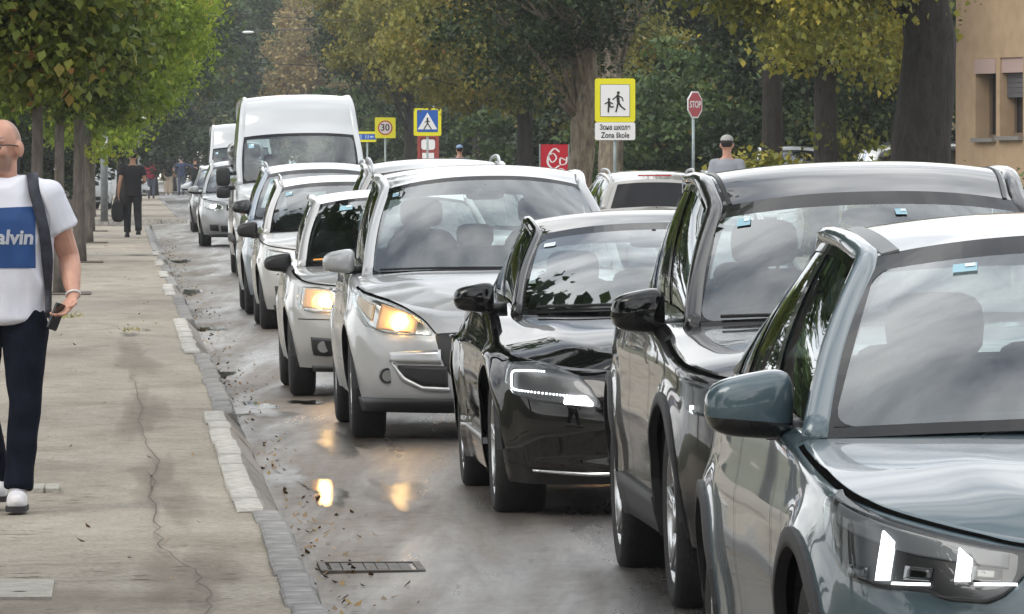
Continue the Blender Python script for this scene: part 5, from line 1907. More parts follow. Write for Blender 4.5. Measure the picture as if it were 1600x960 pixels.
def figure(label, loc, H, yaw, group=None, arms=None, legs=None, head_yaw=0.0, broad=1.0, voxel=0.016, skin=None, shirt=None, sleeve=0.55, trousers=None, wide=1.0, shoes=None, hair=None, hair_kind='short', cap=None, lean=0.0, hem=0.86, near=False):
    root = empty('person', loc, (0, 0, yaw), label, 'person', group)
    k = H / 1.80
    root.scale = (k, k, k)
    skin = skin or M_SKIN
    B = broad
    arms = arms or {}
    L = {-1: [(-0.095, 0.0, 0.93), (-0.10, -0.03, 0.50), (-0.10, 0.02, 0.085)], 1: [(0.095, 0.0, 0.93), (0.10, -0.03, 0.50), (0.10, 0.02, 0.085)]}
    if legs:
        L.update(legs)
    A = {-1: [(-0.19 * B, 0.0, 1.435), (-0.24 * B, 0.04, 1.15), (-0.245 * B, -0.04, 0.90), (-0.24 * B, -0.07, 0.76)], 1: [(0.19 * B, 0.0, 1.435), (0.24 * B, 0.04, 1.15), (0.245 * B, -0.04, 0.90), (0.24 * B, -0.07, 0.76)]}
    A.update(arms)
    hr = Matrix.Rotation(head_yaw, 3, 'Z')

    HS = 1.09 if near else 1.0          # a broad, large head on the near man

    def hp(x, y, z):
        v = hr @ Vector((x * HS, y * HS, 0))
        return (v.x, v.y - lean * 0.5, 1.805 - (1.805 - z) * HS)
    mb = MB()
    ell_, tube_ = mb.ell, mb.tube

    def hs_r(r):
        return [hs_r(q) for q in r] if isinstance(r, list) else (tuple(q * HS for q in r) if isinstance(r, tuple) else r * HS)
    mb.ell = lambda c, r, *a, **k: ell_(c, hs_r(r), *a, **k)
    mb.tube = lambda p, r, *a, **k: tube_(p, hs_r(r), *a, **k)
    # head, jaw, nose, brow, ears, lips, neck
    mb.ell(hp(0, 0.005, 1.70), (0.076, 0.097, 0.105), 20, 14, 1.0, hr)
    mb.ell(hp(0, -0.022, 1.635), (0.063, 0.070, 0.072), 18, 12, 0.9, hr)
    mb.ell(hp(0, -0.068, 1.592), (0.034, 0.028, 0.027), 12, 8, 1.0, hr)
    mb.tube([hp(0, -0.088, 1.708), hp(0, -0.102, 1.685), hp(0, -0.116, 1.66), hp(0, -0.09, 1.65)], [0.010, 0.012, 0.017, 0.014], 8)
    mb.tube([hp(-0.055, -0.068, 1.712), hp(0, -0.092, 1.717), hp(0.055, -0.068, 1.712)], [0.012, 0.013, 0.012], 8)
    for sx in (-1, 1):
        mb.ell(hp(sx * 0.083, 0.014, 1.678), (0.015, 0.027, 0.036), 10, 8, 1.0, hr)
        mb.ell(hp(sx * 0.04, -0.062, 1.665), (0.026, 0.026, 0.028), 10, 8, 1.0, hr)
        mb.ell(hp(sx * 0.011, -0.104, 1.655), (0.009, 0.01, 0.008), 8, 6, 1.0, hr)
    mb.ell(hp(0, -0.085, 1.626), (0.026, 0.012, 0.006), 10, 6, 1.0, hr)
    mb.ell(hp(0, -0.083, 1.614), (0.023, 0.012, 0.007), 10, 6, 1.0, hr)
    mb.ell, mb.tube = ell_, tube_
    mb.tube([(0, 0.02, 1.44), (0, 0.015, 1.52), hp(0, 0.01, 1.63)], [(0.085 * B, 0.075), (0.064 * (0.5 + 0.5 * B), 0.064), (0.060 * (0.5 + 0.5 * B), 0.062)], 16)
    mb.tube([(-0.15, 0.02, 1.435), (0, 0.025, 1.50), (0.15, 0.02, 1.435)], [0.04, 0.055, 0.04], 10)
    # torso
    T = [(0.88, 0.15, 0.10), (0.96, 0.165, 0.11), (1.08, 0.15 * B, 0.105 * B), (1.22, 0.16 * B, 0.115 * B), (1.34, 0.175, 0.118), (1.42, 0.165, 0.10), (1.475, 0.10, 0.075)]
    mb.tube([(0, 0.01 - lean * (z - 0.9), z) for z, _, _ in T], [(rx, ry) for _, rx, ry in T], 18, up=(0, 1, 0))
    for s in (-1, 1):
        sh, el, wr, ti = A[s]
        mb.ell(sh, (0.06, 0.06, 0.06), 12, 8)
        mb.tube([(sh[0] * 0.8, sh[1], sh[2] - 0.005), sh, lerp3(sh, el, 0.45), el, lerp3(el, wr, 0.3), lerp3(el, wr, 0.7), wr], [0.055, 0.054, 0.050 * B, 0.041 * B, 0.043 * B, 0.034 * B, 0.027], 12)
        if near:
            hand(mb, wr, ti, s, 0.55, grip=(-s * 0.6, -0.75, 0))
        else:
            hand(mb, wr, ti, s, 0.35, grip=(-s, -0.2, 0))
        hp_, kn, an = L[s]
        mb.tube([(hp_[0], hp_[1], hp_[2] + 0.02), lerp3(hp_, kn, 0.3), kn, lerp3(kn, an, 0.3), an], [0.085, 0.078, 0.054, 0.052, 0.036], 12)
        mb.tube([(an[0], an[1] + 0.04, an[2] - 0.04), (an[0], an[1] - 0.13, an[2] - 0.05)], [0.036, 0.032], 10)
    body = fused('body', mb, 0.0065 if near else voxel, skin, root, 3 if near else 2)
    V = np.zeros(len(body.data.vertices) * 3)
    body.data.vertices.foreach_get('co', V)
    V = V.reshape(-1, 3)
    st = np.zeros(len(V))
    if near:
        Q = V.copy()
        Q[:, 2] = 1.805 - (1.805 - Q[:, 2]) / HS
        Q[:, :2] = (np.array(hr.to_2x2()).T @ Q[:, :2].T).T
        beard = smooth01((1.662 - Q[:, 2]) / 0.02) * smooth01((Q[:, 2] - 1.575) / 0.015) * smooth01((0.0 - Q[:, 1]) / 0.03)
        scalp = smooth01((Q[:, 2] - 1.70) / 0.02) * smooth01((Q[:, 1] + 0.02) / 0.04) * 0.55
        brow = (np.abs(Q[:, 2] - 1.722) < 0.007) * (np.abs(np.abs(Q[:, 0]) - 0.034) < 0.024) * (Q[:, 1] < -0.05)
        st = np.clip(np.maximum(np.maximum(beard * 0.62, scalp), brow * 0.9), 0, 1)
    at = body.data.attributes.new('stubble', 'FLOAT', 'POINT')
    at.data.foreach_set('value', st.astype(np.float32))
    if near:
        ey = MB()
        for sx in (-1, 1):
            ey.ell(hp(sx * 0.033, -0.080, 1.692), (0.013, 0.010, 0.007), 10, 8)
        ey.build('eyes', plain('eye_white', (0.7, 0.68, 0.65), 0.2), root, True)
        ir = MB()
        for sx in (-1, 1):
            ir.ell(hp(sx * 0.033, -0.0885, 1.692), (0.006, 0.003, 0.006), 8, 6)
        ir.build('iris', plain('iris', (0.03, 0.02, 0.015), 0.15), root, True)
    # shirt
    if shirt:
        mb = MB()
        up_ = 0.033 if near else 0.0
        e = 0.022 if near else 0.02
        bl = 0.19 if near else 0.165
        T = [(hem, bl + 0.014, 0.165 if near else 0.14), (0.95, bl + 0.022, 0.162 if near else 0.142), (1.08, 0.165 * B + e, 0.115 * B + e), (1.22, 0.168 * B + e, 0.125 * B + e), (1.34, 0.18 * B + e, 0.122 * B + e), (1.43 + up_, 0.172 * B + e * 0.8, 0.10 + e), (1.475 + up_, 0.12 * B + e * 0.5, 0.08 + e * 0.7), (1.505 + up_, 0.082 + 0.004, 0.078)]
        mb.tube([(0, 0.012 - lean * (z - 0.9), z) for z, _, _ in T], [(rx, ry) for _, rx, ry in T], 22, up=(0, 1, 0))
        for s in (-1, 1):
            sh, el, wr, ti = A[s]
            mb.ell(sh, (0.072, 0.074, 0.07), 14, 10)
            if sleeve <= 1:
                mb.tube([(sh[0] * 0.6, sh[1], sh[2] + 0.01), sh, lerp3(sh, el, sleeve * 0.5), lerp3(sh, el, sleeve)], [0.075, 0.074, 0.076 * (1 + (B - 1) * 0.3), 0.078 * (1 + (B - 1) * 0.4)], 14)
            else:
                mb.tube([(sh[0] * 0.6, sh[1], sh[2] + 0.01), sh, lerp3(sh, el, 0.5), el, lerp3(el, wr, 0.5), lerp3(el, wr, sleeve - 1)], [0.075, 0.072, 0.066, 0.058, 0.052, 0.045], 14)
        so = fused('shirt', mb, 0.008 if near else voxel, shirt, root, 5 if near else 3, (0.021, (6.0, 4, 2.8)) if near else None)
    else:
        so = None
    if trousers:
        mb = MB()
        mb.tube([(0, 0.01, 0.86), (0, 0.01, 0.92), (0, 0.01, 0.99)], [(0.158, 0.115), (0.165, 0.118), (0.150, 0.112)], 18, up=(0, 1, 0))
        for s in (-1, 1):
            hp_, kn, an = L[s]
            f = (1 + 0.25 * (B - 1))
            mb.tube([(hp_[0] * 0.9, hp_[1], hp_[2] + 0.02), lerp3(hp_, kn, 0.25), lerp3(hp_, kn, 0.6), kn, lerp3(kn, an, 0.35), lerp3(kn, an, 0.7), lerp3(kn, an, 0.96)], [0.105 * f, 0.103 * f, 0.088 * f, 0.075 * wide, 0.070 * wide, 0.064 * wide, 0.066 * wide], 14)
        fused('trousers', mb, 0.009 if near else voxel, trousers, root, 4 if near else 2, (0.006, (8, 8, 5)) if near else None)
    if shoes:
        for s in (-1, 1):
            an = L[s][2]
            mb = MB()
            z0 = an[2] - 0.085
            mb.ell((an[0], an[1] - 0.055, z0 + 0.048), (0.047, 0.145, 0.048), 16, 10, 0.75)
            mb.tube([(an[0], an[1] + 0.02, z0 + 0.05), (an[0], an[1] + 0.012, z0 + 0.115)], [(0.045, 0.06), (0.042, 0.05)], 12)
            so_ = fused('shoe', mb, 0.008 if near else voxel, shoes, root, 3)
            sl = MB().poly([(x, z) for x, z in rrect(0.096, 0.29, 0.045)], 0, 1)
            V = [(an[0] + v[0], an[1] - 0.055 + v[2], z0 + 0.002 + 0.026 * (1 - v[1])) for v in sl.V]
            mesh('sole', V, sl.F, M_SOLE if near else shoes, so_, False)
            if near:
                lc = MB()
                for q in range(5):
                    yy = an[1] - 0.045 - 0.024 * q
                    lc.tube([(an[0] - 0.026, yy, z0 + 0.093 - 0.006 * q), (an[0], yy - 0.004, z0 + 0.101 - 0.007 * q), (an[0] + 0.026, yy, z0 + 0.093 - 0.006 * q)], 0.0045, 6)
                lc.build('laces', plain('lace', (0.6, 0.58, 0.66), 0.8), so_, True)
    if hair:
        mb = MB()
        mb.ell(hp(0, 0.02, 1.722), (0.084, 0.098, 0.098), 16, 12, 1.0, hr)
        if hair_kind == 'curly':
            r = random.Random(5)
            for _ in range(60):
                a, p = r.uniform(0, 6.28), r.uniform(-0.3, 1.5)
                mb.ell(hp(0.088 * math.cos(a) * math.cos(p), 0.03 + 0.098 * math.sin(a) * math.cos(p), 1.72 + 0.105 * math.sin(p)), (0.024, 0.024, 0.024), 6, 5)
        if hair_kind == 'long':
            mb.tube([hp(0, 0.05, 1.74), hp(0, 0.085, 1.62), hp(0, 0.10, 1.45)], [(0.085, 0.06), (0.09, 0.055), (0.075, 0.035)], 12)
        # keep the face clear
        o = fused('hair', mb, 0.012, hair, root, 1)
    if cap:
        mb = MB().ell(hp(0, 0.008, 1.752), (0.086, 0.108, 0.07), 16, 10, 1.0, hr)
        mb.ell(hp(0, -0.11, 1.748), (0.075, 0.07, 0.010), 14, 6, 1.0, hr)
        mb.build('cap', cap, root, True)
    root['_'] = 0
    del root['_']
    return root, body, so, A, L


SWZ = SW_TOP + 0.012
# near man walking towards the camera, cut by the left edge of the photograph
PX = -2.295
near_root, nb, ns, nA, nL = figure(
    'man in a white T-shirt with a blue print walking at the left edge', (PX, 33.1, SWZ), 1.748, 0.0,
    arms={1: [(0.212, 0.0, 1.45), (0.308, 0.06, 1.17), (0.337, -0.09, 0.985), (0.272, -0.17, 0.885)], -1: [(-0.212, 0.0, 1.45), (-0.30, 0.07, 1.17), (-0.31, -0.02, 0.92), (-0.29, -0.06, 0.78)]},
    legs={1: [(0.105, 0.0, 0.93), (0.115, -0.10, 0.50), (0.085, -0.17, 0.085)], -1: [(-0.105, 0.0, 0.93), (-0.10, 0.02, 0.50), (-0.03, 0.17, 0.115)]},
    head_yaw=-0.5, broad=1.20, near=True, shirt=M_WSHIRT, trousers=M_NAVY, shoes=M_SHOEW, hem=0.875)

# print on the chest: blue square and lettering, laid on the cloth
bm_ = bmesh.new()
bm_.from_mesh(ns.data)
sbvh = BVHTree.FromBMesh(bm_)


def on_cloth(x, z, lift):
    h = sbvh.ray_cast(Vector((x, -1.0, z)), Vector((0, 1, 0)))
    return (x, (h[0].y if h[0] is not None else -0.15) - lift, z)


M_PRINT = plain('blue_print', (0.012, 0.058, 0.20), 0.7, noise=0.15, nscale=10)
N = 26
V, F = [], []
for i in range(N + 1):
    for j in range(N + 1):
        V.append(on_cloth(-0.135 + 0.30 * i / N, 1.118 + 0.285 * j / N + 0.012 * (1 - i / N) * 0 - 0.012 * (j / N) * (1 - i / N), 0.003))
F = [(i * (N + 1) + j, (i + 1) * (N + 1) + j, (i + 1) * (N + 1) + j + 1, i * (N + 1) + j + 1) for i in range(N) for j in range(N)]
pr_ = mesh('shirt_print', V, F, M_PRINT, ns, True)
tv, tf = text_mesh('Calvin', 0.092, 0.232, 0.10, 0.003)
V = [on_cloth(0.040 + v[0], 1.258 + v[2], 0.0075) for v in tv]
mesh('lettering', V, tf, plain('print_white', (0.75, 0.77, 0.8), 0.7), ns, False)
# collar rib
mb = MB()
n_ = 28
ring = [(0.083 * math.cos(2 * PI * k / n_), 0.012 + 0.076 * math.sin(2 * PI * k / n_), 1.533 + 0.016 * math.sin(2 * PI * k / n_)) for k in range(n_ + 1)]
mb.tube(ring, 0.009, 8, False)
mb.build('collar', M_WSHIRT, ns, True)
# glasses on the turned head
hrm = Matrix.Rotation(-0.5, 3, 'Z')
gl = MB()
for sx in (-1, 1):
    P = []
    for k in range(19):
        t = 2 * PI * k / 18
        v = hrm @ Vector((sx * 0.034 + 0.026 * math.cos(t), -0.104 + 0.006 * abs(math.cos(t)), 0))
        P.append((v.x * 1.09, v.y * 1.09, 1.805 - (1.805 - (1.688 + 0.018 * math.sin(t))) * 1.09))
    gl.tube(P, 0.0022, 6, False)
    a = hrm @ Vector((sx * 0.06, -0.098, 0))
    b = hrm @ Vector((sx * 0.083, -0.07, 0))
    c_ = hrm @ Vector((sx * 0.088, 0.02, 0))
    gl.tube([(q.x * 1.09, q.y * 1.09, 1.805 - (1.805 - z_) * 1.09) for q, z_ in ((a, 1.694), (b, 1.696), (c_, 1.69))], [0.0026, 0.003, 0.003], 6)
a = hrm @ Vector((-0.008, -0.108, 0))
b = hrm @ Vector((0.008, -0.108, 0))
gl.tube([(q.x * 1.09, q.y * 1.09, 1.682) for q in (a, b)], 0.0022, 6)
gl.build('glasses', M_BLK, near_root, True)
# wrist band
mb = MB()
wr, el = Vector(nA[1][2]), Vector(nA[1][1])
d = (wr - el).normalized()
u = d.orthogonal().normalized()
v = d.cross(u)
c_ = wr - d * 0.012
mb.tube([c_ + u * 0.032 * math.cos(2 * PI * k / 20) + v * 0.032 * math.sin(2 * PI * k / 20) for k in range(21)], 0.0055, 6, False)
mb.build('wrist_band', plain('band_white', (0.7, 0.7, 0.7), 0.5), near_root, True)
# phone in the hand, backpack on the back: things of their own
ks = 1.748 / 1.8
ph = tag(MB().poly(rrect(0.072, 0.125, 0.012), -0.005, 0.005).build('phone', M_GLOSSBLK), 'black phone held in the hand of the man in the white T-shirt', 'phone')
ph.location = (PX + 0.262 * ks, 33.1 - 0.175 * ks, SWZ + 0.895 * ks)
ph.rotation_euler = (0.3, 0.2, 1.05)
bp = empty('backpack', (PX, 33.1, SWZ), (0, 0, 0), 'dark navy backpack with a padded strap over the shoulder of the near man', 'backpack')
M_PACK = plain('navy_nylon', (0.018, 0.021, 0.035), 0.6, noise=0.6, nscale=16, bump=0.3, bscale=80)
mb = MB().ell((0.0, 0.27 * ks, 1.2 * ks), (0.17, 0.10, 0.24), 18, 12, 0.6)
mb.build('pack', M_PACK, bp, True)
for sx in (1, -1):
    path = [(0.13, 0.16, 1.47), (0.135, 0.06, 1.552), (0.145, -0.05, 1.545)]
    for (x, z) in ((0.158, 1.47), (0.183, 1.38), (0.205, 1.28), (0.216, 1.18), (0.219, 1.08), (0.222, 0.98), (0.225, 0.90)):
        p = on_cloth(x - 0.015, z, 0.012)
        path.append((x, max(min(p[1] - 0.01, -0.06), -0.19), z))
    path.append((0.235, 0.06, 0.88))
    P = catmull(path, 36) * ks
    for _ in range(4):
        P[1:-1, 1] = (P[:-2, 1] + P[1:-1, 1] * 2 + P[2:, 1]) / 4
    V, F = [], []
    for i, p in enumerate(P):
        w = 0.025 if i < 22 else 0.014 + 0.011 * max(0, 1 - (i - 22) / 5)
        t = i / 35
        for dx, dy in ((-w, 0), (-w, -0.011), (w, -0.011 + 0.02), (w, 0.02)):
            V.append((sx * (p[0] + dx), p[1] + dy, p[2] + (0.006 if dy < 0 and i < 4 else 0)))
        if i:
            k = 4 * i
            F += [(k - 4 + j, k - 4 + (j + 1) % 4, k + (j + 1) % 4, k + j) for j in range(4)]
    mesh('strap', V, F, M_PACK, bp, True)

# the others, farther off
st = 0.16
figure('man in black with dark curly hair walking away on the pavement carrying a black bag', (-7.73, 150.0, SWZ), 1.76, PI + 0.15, arms={1: [(0.19, 0, 1.435), (0.27, 0.05, 1.17), (0.30, 0.03, 0.92), (0.30, 0.0, 0.80)], -1: [(-0.19, 0, 1.435), (-0.25, 0.03, 1.17), (-0.16, -0.17, 1.12), (-0.10, -0.26, 1.16)]}, legs={1: [(0.095, 0, 0.93), (0.10, -0.12, 0.51), (0.10, -0.12, 0.085)], -1: [(-0.095, 0, 0.93), (-0.10, 0.05, 0.50), (-0.10, 0.24, 0.14)]}, shirt=M_BLKC, trousers=M_BLKC, wide=1.15, shoes=M_BLKC, hair=M_HAIR, hair_kind='curly', skin=M_SKIND)
bg = tag(MB().ell((0, 0, 0), (0.14, 0.08, 0.21), 14, 10, 0.7).tube([(-0.09, 0, 0.17), (-0.05, 0, 0.30), (0.05, 0, 0.30), (0.09, 0, 0.17)], 0.012, 8).build('carrier_bag', M_BLKC, None, True), 'black bag hanging from the hand of the man in black', 'bag')
bg.location = (-7.73 - 0.30, 150.0, SWZ + 0.52)
figure('woman in a red top with long dark hair walking away', (-14.95, 305.0, SWZ), 1.70, PI, shirt=M_REDC, sleeve=1.5, trousers=M_JEANS, shoes=M_BLKC, hair=M_HAIR, hair_kind='long', voxel=0.025, broad=1.1)
figure('woman in a black top and loose beige trousers walking away', (-15.4, 330.0, SWZ), 1.76, PI, shirt=M_BLKC, sleeve=0.4, trousers=M_BEIGE, wide=1.5, shoes=M_SHOEW, hair=M_HAIR, hair_kind='long', voxel=0.025)
figure('person in a dark blue top and jeans standing by the queue with an arm out', (-15.1, 336.0, SWZ), 1.75, PI, arms={-1: [(-0.19, 0, 1.435), (-0.42, 0.0, 1.36), (-0.64, -0.05, 1.28), (-0.78, -0.05, 1.24)], 1: [(0.19, 0, 1.435), (0.27, 0.05, 1.17), (0.28, 0.03, 0.92), (0.28, 0.0, 0.80)]}, shirt=M_BLUEC, sleeve=1.8, trousers=M_JEANS, shoes=M_BLKC, hair=M_HAIR, voxel=0.025)
figure('person in dark clothes standing nearest the row of waiting cars', (-14.55, 338.0, SWZ), 1.68, PI, shirt=M_BLKC, sleeve=1.8, trousers=M_BLKC, shoes=M_BLKC, hair=M_HAIR, voxel=0.025)
gx, gy = 2.92, 100.0
figure('man in a grey T-shirt and pale cap seen from behind beside the tall black car', (gx, gy, 0.15), 1.86, PI - 0.1, shirt=M_GREYC, sleeve=0.6, trousers=M_JEANS, shoes=M_BLKC, cap=M_CAPW, hair=M_HAIR, broad=0.88)
figure('person in a light blue cap just showing above the dark car roof', (-1.36, 191.0, 0.15), 1.92, PI, shirt=M_JEANS, trousers=M_BLKC, shoes=M_BLKC, cap=M_CAPB, hair=M_HAIR, voxel=0.025)
# ------------------------------------------------------------------ signs, posts, cables
M_YEL = plain('sign_yellow', (0.78, 0.72, 0.012), 0.4)
M_WHITE = plain('sign_white', (0.80, 0.80, 0.80), 0.4)
M_SBLK = plain('sign_black', (0.012, 0.012, 0.012), 0.5)
M_SBLUE = plain('sign_blue', (0.015, 0.10, 0.42), 0.4)
M_SRED = plain('sign_red', (0.42, 0.022, 0.035), 0.4)
M_ZINC = plain('galvanised_post', (0.27, 0.32, 0.32), 0.5, 0.5, noise=0.15)


def strokes(name, segs, m, parent, y):
    """flat figures drawn with round-ended strokes: ((x0, z0), (x1, z1), width)"""
    mb = MB()
    for (a, b, w) in segs:
        a, b = np.array(a, float), np.array(b, float)
        d = b - a
        L = np.linalg.norm(d)
        an = math.atan2(d[1], d[0]) if L > 0 else 0
        P = []
        for k in range(9):
            t = an - PI / 2 + PI * k / 8
            P.append((b[0] + w / 2 * math.cos(t), b[1] + w / 2 * math.sin(t)))
        for k in range(9):
            t = an + PI / 2 + PI * k / 8
            P.append((a[0] + w / 2 * math.cos(t), a[1] + w / 2 * math.sin(t)))
        mb.poly(P, y - 0.001 - 0.0002 * len(mb.V) / 18, y)
    return mb.build(name, m, parent)


def sign_root(name, label, X, Y, rot=0.0, z0=0.14):
    return empty(name, (X, Y, z0), (0, 0, rot), label, 'road sign')


def post(root, h, y=0.06, r=0.03):
    MB().tube([(0, y, -0.1), (0, y, h)], r, 12).build('post', M_ZINC, root, True)


def lettering(root, txt, size, x, z, y, m, width=None, shear=0.0, off=0.0):
    v, f = text_mesh(txt, size, width, shear, off)
    mesh('lettering', [(a[0] + x, a[1] + y, a[2] + z) for a in v], f, m, root, False)


# school zone
Yz = 125.0
r = sign_root('school_zone_sign', 'yellow and white school zone sign with two walking children in front of the pale trunk', (961 - 800) / 11500 * Yz, Yz)
zc = CAM_H + (251 - 157) / 11500 * Yz - 0.14
MB().poly(rrect(0.685, 0.74, 0.04, 0, zc), 0.0, 0.02).build('panel', M_YEL, r)
MB().poly(rrect(0.505, 0.55, 0.015, 0, zc - 0.005), -0.006, -0.001).build('panel_edge', M_SBLK, r)
MB().poly(rrect(0.49, 0.535, 0.012, 0, zc - 0.005), -0.010, -0.0065).build('white_field', M_WHITE, r)
q = zc - 0.03
strokes('children_figures', [
    ((0.055, q + 0.155), (0.055, q + 0.158), 0.052), ((0.045, q + 0.105), (0.055, q + 0.0), 0.052), ((0.03, q + 0.10), (-0.035, q + 0.045), 0.022), ((0.07, q + 0.10), (0.12, q + 0.07), 0.022), ((0.12, q + 0.07), (0.135, q + 0.02), 0.02),
    ((0.05, q - 0.01), (0.035, q - 0.09), 0.032), ((0.035, q - 0.09), (0.015, q - 0.165), 0.026), ((0.06, q - 0.01), (0.10, q - 0.075), 0.032), ((0.10, q - 0.075), (0.165, q - 0.125), 0.026),
    ((-0.105, q + 0.045), (-0.105, q + 0.047), 0.044), ((-0.105, q + 0.005), (-0.10, q - 0.06), 0.044), ((-0.12, q + 0.0), (-0.17, q - 0.03), 0.019), ((-0.09, q + 0.0), (-0.04, q - 0.03), 0.019), ((-0.11, q - 0.07), (-0.115, q - 0.165), 0.026), ((-0.095, q - 0.07), (-0.06, q - 0.085), 0.024), ((-0.06, q - 0.085), (-0.03, q - 0.08), 0.022)], M_SBLK, r, -0.0115)
zp = zc - 0.37 - 0.155
MB().poly(rrect(0.685, 0.30, 0.035, 0, zp), 0.0, 0.02).build('text_panel', M_WHITE, r)
lettering(r, 'Зона школе', 0.125, 0, zp + 0.062, -0.004, M_SBLK, 0.52, 0, 0.002)
lettering(r, 'Zona škole', 0.135, 0, zp - 0.07, -0.004, M_SBLK, 0.48, 0, 0.002)
post(r, zc + 0.3)

# STOP, turned towards the side street
Yz = 166.0
r = sign_root('stop_sign', 'red octagonal STOP sign turned sideways on a pale post', (1086 - 800) / 11500 * Yz, Yz, 0.98)
zc = CAM_H + (251 - 164) / 11500 * Yz - 0.14
octo = lambda R: [(R * math.cos(PI / 8 + PI / 4 * k), zc + R * math.sin(PI / 8 + PI / 4 * k)) for k in range(8)]
MB().poly(octo(0.325), 0.0, 0.02).build('panel', M_WHITE, r)
MB().poly(octo(0.29), -0.005, -0.001).build('red_field', M_SRED, r)
lettering(r, 'STOP', 0.21, 0, zc, -0.008, M_WHITE, 0.47, 0, 0.004)
post(r, zc + 0.2, 0.05, 0.032)

# speed limit 30
Yz = 235.0
r = sign_root('speed_limit_sign', 'yellow square sign with a red ringed 30 beyond the dark car roof', (602 - 800) / 11500 * Yz, Yz)
zc = CAM_H + (251 - 200) / 11500 * Yz - 0.14
MB().poly(rrect(0.66, 0.66, 0.04, 0, zc), 0.0, 0.02).build('panel', M_YEL, r)
circ = lambda R: [(R * math.cos(2 * PI * k / 32), zc + R * math.sin(2 * PI * k / 32)) for k in range(32)]
MB().poly(circ(0.235), -0.005, -0.001).build('red_ring', M_SRED, r)
MB().poly(circ(0.195), -0.010, -0.006).build('white_field', plain('sign_white_pink', (0.7, 0.62, 0.62), 0.4), r)
lettering(r, '30', 0.30, 0, zc, -0.013, M_SBLK, 0.28, 0, 0.006)
post(r, zc - 0.2)

# pedestrian crossing, with the red framed board under it
Yz = 200.0
r = sign_root('crossing_sign', 'blue crossing sign with a walker in a white triangle on a yellow backing', (668 - 800) / 11500 * Yz, Yz)
zc = CAM_H + (251 - 191) / 11500 * Yz - 0.14
MB().poly(rrect(0.75, 0.75, 0.05, 0, zc), 0.0, 0.02).build('panel', M_YEL, r)
MB().poly(rrect(0.57, 0.60, 0.03, 0, zc + 0.03), -0.005, -0.001).build('blue_field', M_SBLUE, r)
MB().poly([(-0.265, zc - 0.20), (0.265, zc - 0.20), (0, zc + 0.26)], -0.010, -0.006).build('white_triangle', M_WHITE, r)
q = zc - 0.04
strokes('walker_figure', [((0.0, q + 0.135), (0.0, q + 0.137), 0.05), ((0, q + 0.10), (0.0, q), 0.05), ((0.0, q + 0.085), (-0.07, q + 0.03), 0.022), ((0.0, q + 0.085), (0.06, q + 0.045), 0.022), ((-0.01, q - 0.01), (-0.09, q - 0.145), 0.03), ((0.01, q - 0.01), (0.10, q - 0.145), 0.03)], M_SBLK, r, -0.0115)
post(r, zc + 0.2)
Yz = 212.0
r = empty('notice_board', ((669 - 800) / 11500 * Yz, Yz, 0.14), (0, 0, 0), 'red framed notice board with white sheets under the crossing sign', 'notice board')
zt = CAM_H + (251 - 211) / 11500 * Yz - 0.14
M_BRD = plain('board_red', (0.30, 0.05, 0.045), 0.6)
MB().box((0, 0.03, zt - 0.4), (0.62, 0.03, 0.8)).build('back_panel', M_BRD, r)
for c_, d_ in (((-0.27, 0, zt - 0.4), (0.08, 0.06, 0.8)), ((0.27, 0, zt - 0.4), (0.08, 0.06, 0.8)), ((0, 0, zt - 0.04), (0.46, 0.06, 0.08)), ((0, 0, zt - 0.76), (0.46, 0.06, 0.08))):
    MB().box(c_, d_).build('frame', M_BRD, r)
MB().poly(rrect(0.40, 0.30, 0.08, 0.0, zt - 0.28), 0.004, 0.010).build('paper', M_WHITE, r)
MB().box((0, 0.0, zt - 0.6), (0.34, 0.008, 0.16)).build('paper', M_WHITE, r)
for sx in (-1, 1):
    MB().box((sx * 0.27, 0.03, (zt - 0.8) / 2 - 0.05), (0.07, 0.05, zt - 0.8 + 0.1)).build('leg', M_BRD, r)

# blue street name plate on yellow
Yz = 255.0
r = sign_root('direction_sign', 'blue strip sign on a yellow backing partly behind the white van', (574 - 800) / 11500 * Yz, Yz)
zc = CAM_H + (251 - 214) / 11500 * Yz - 0.14
MB().poly(rrect(0.62, 0.36, 0.03, 0, zc), 0.0, 0.02).build('panel', M_YEL, r)
MB().box((0, -0.004, zc), (0.60, 0.006, 0.20)).build('blue_field', M_SBLUE, r)
strokes('white_marks', [((-0.22, zc - 0.06), (-0.22, zc + 0.06), 0.03), ((-0.05, zc - 0.05), (-0.05, zc + 0.05), 0.03), ((0.03, zc - 0.05), (0.03, zc + 0.05), 0.03), ((0.12, zc), (0.18, zc), 0.06)], plain('sign_pale_blue', (0.45, 0.55, 0.75), 0.4), r, -0.008)
post(r, zc)

# red drinks advert panel with white script, half behind the tree
Yz = 140.0
r = empty('advert_panel', ((866 - 800) / 11500 * Yz, Yz, 0.14), (0, 0, 0), 'red drinks advert panel with white script behind the pale tree trunk', 'advert panel')
zt = CAM_H + (251 - 226) / 11500 * Yz - 0.14
M_COKE = plain('advert_red', (0.50, 0.012, 0.03), 0.4)
MB().box((0.0, 0.0, zt - 0.5), (0.52, 0.08, 1.0)).build('panel', M_COKE, r)
MB().box((-0.275, 0.0, zt - 0.5), (0.03, 0.10, 1.02)).build('frame', M_ZINC, r)
MB().box((0.275, 0.0, zt - 0.5), (0.03, 0.10, 1.02)).build('frame', M_ZINC, r)


def script(pts, w):
    P = catmull([(x, -0.045, z) for x, z in pts], 40)
    d = np.gradient(P, axis=0)
    V, F = [], []
    for i, p in enumerate(P):
        t = np.array([d[i][0], d[i][2]])
        t /= np.linalg.norm(t) + 1e-9
        ww = w * 0.72 * (0.45 + 0.55 * abs(t[1]) ** 1.2)
        V += [(p[0] - t[1] * ww, p[1], p[2] + t[0] * ww), (p[0] + t[1] * ww, p[1], p[2] - t[0] * ww)]
        if i:
            F.append((2 * i - 2, 2 * i - 1, 2 * i + 1, 2 * i))
    return V, F


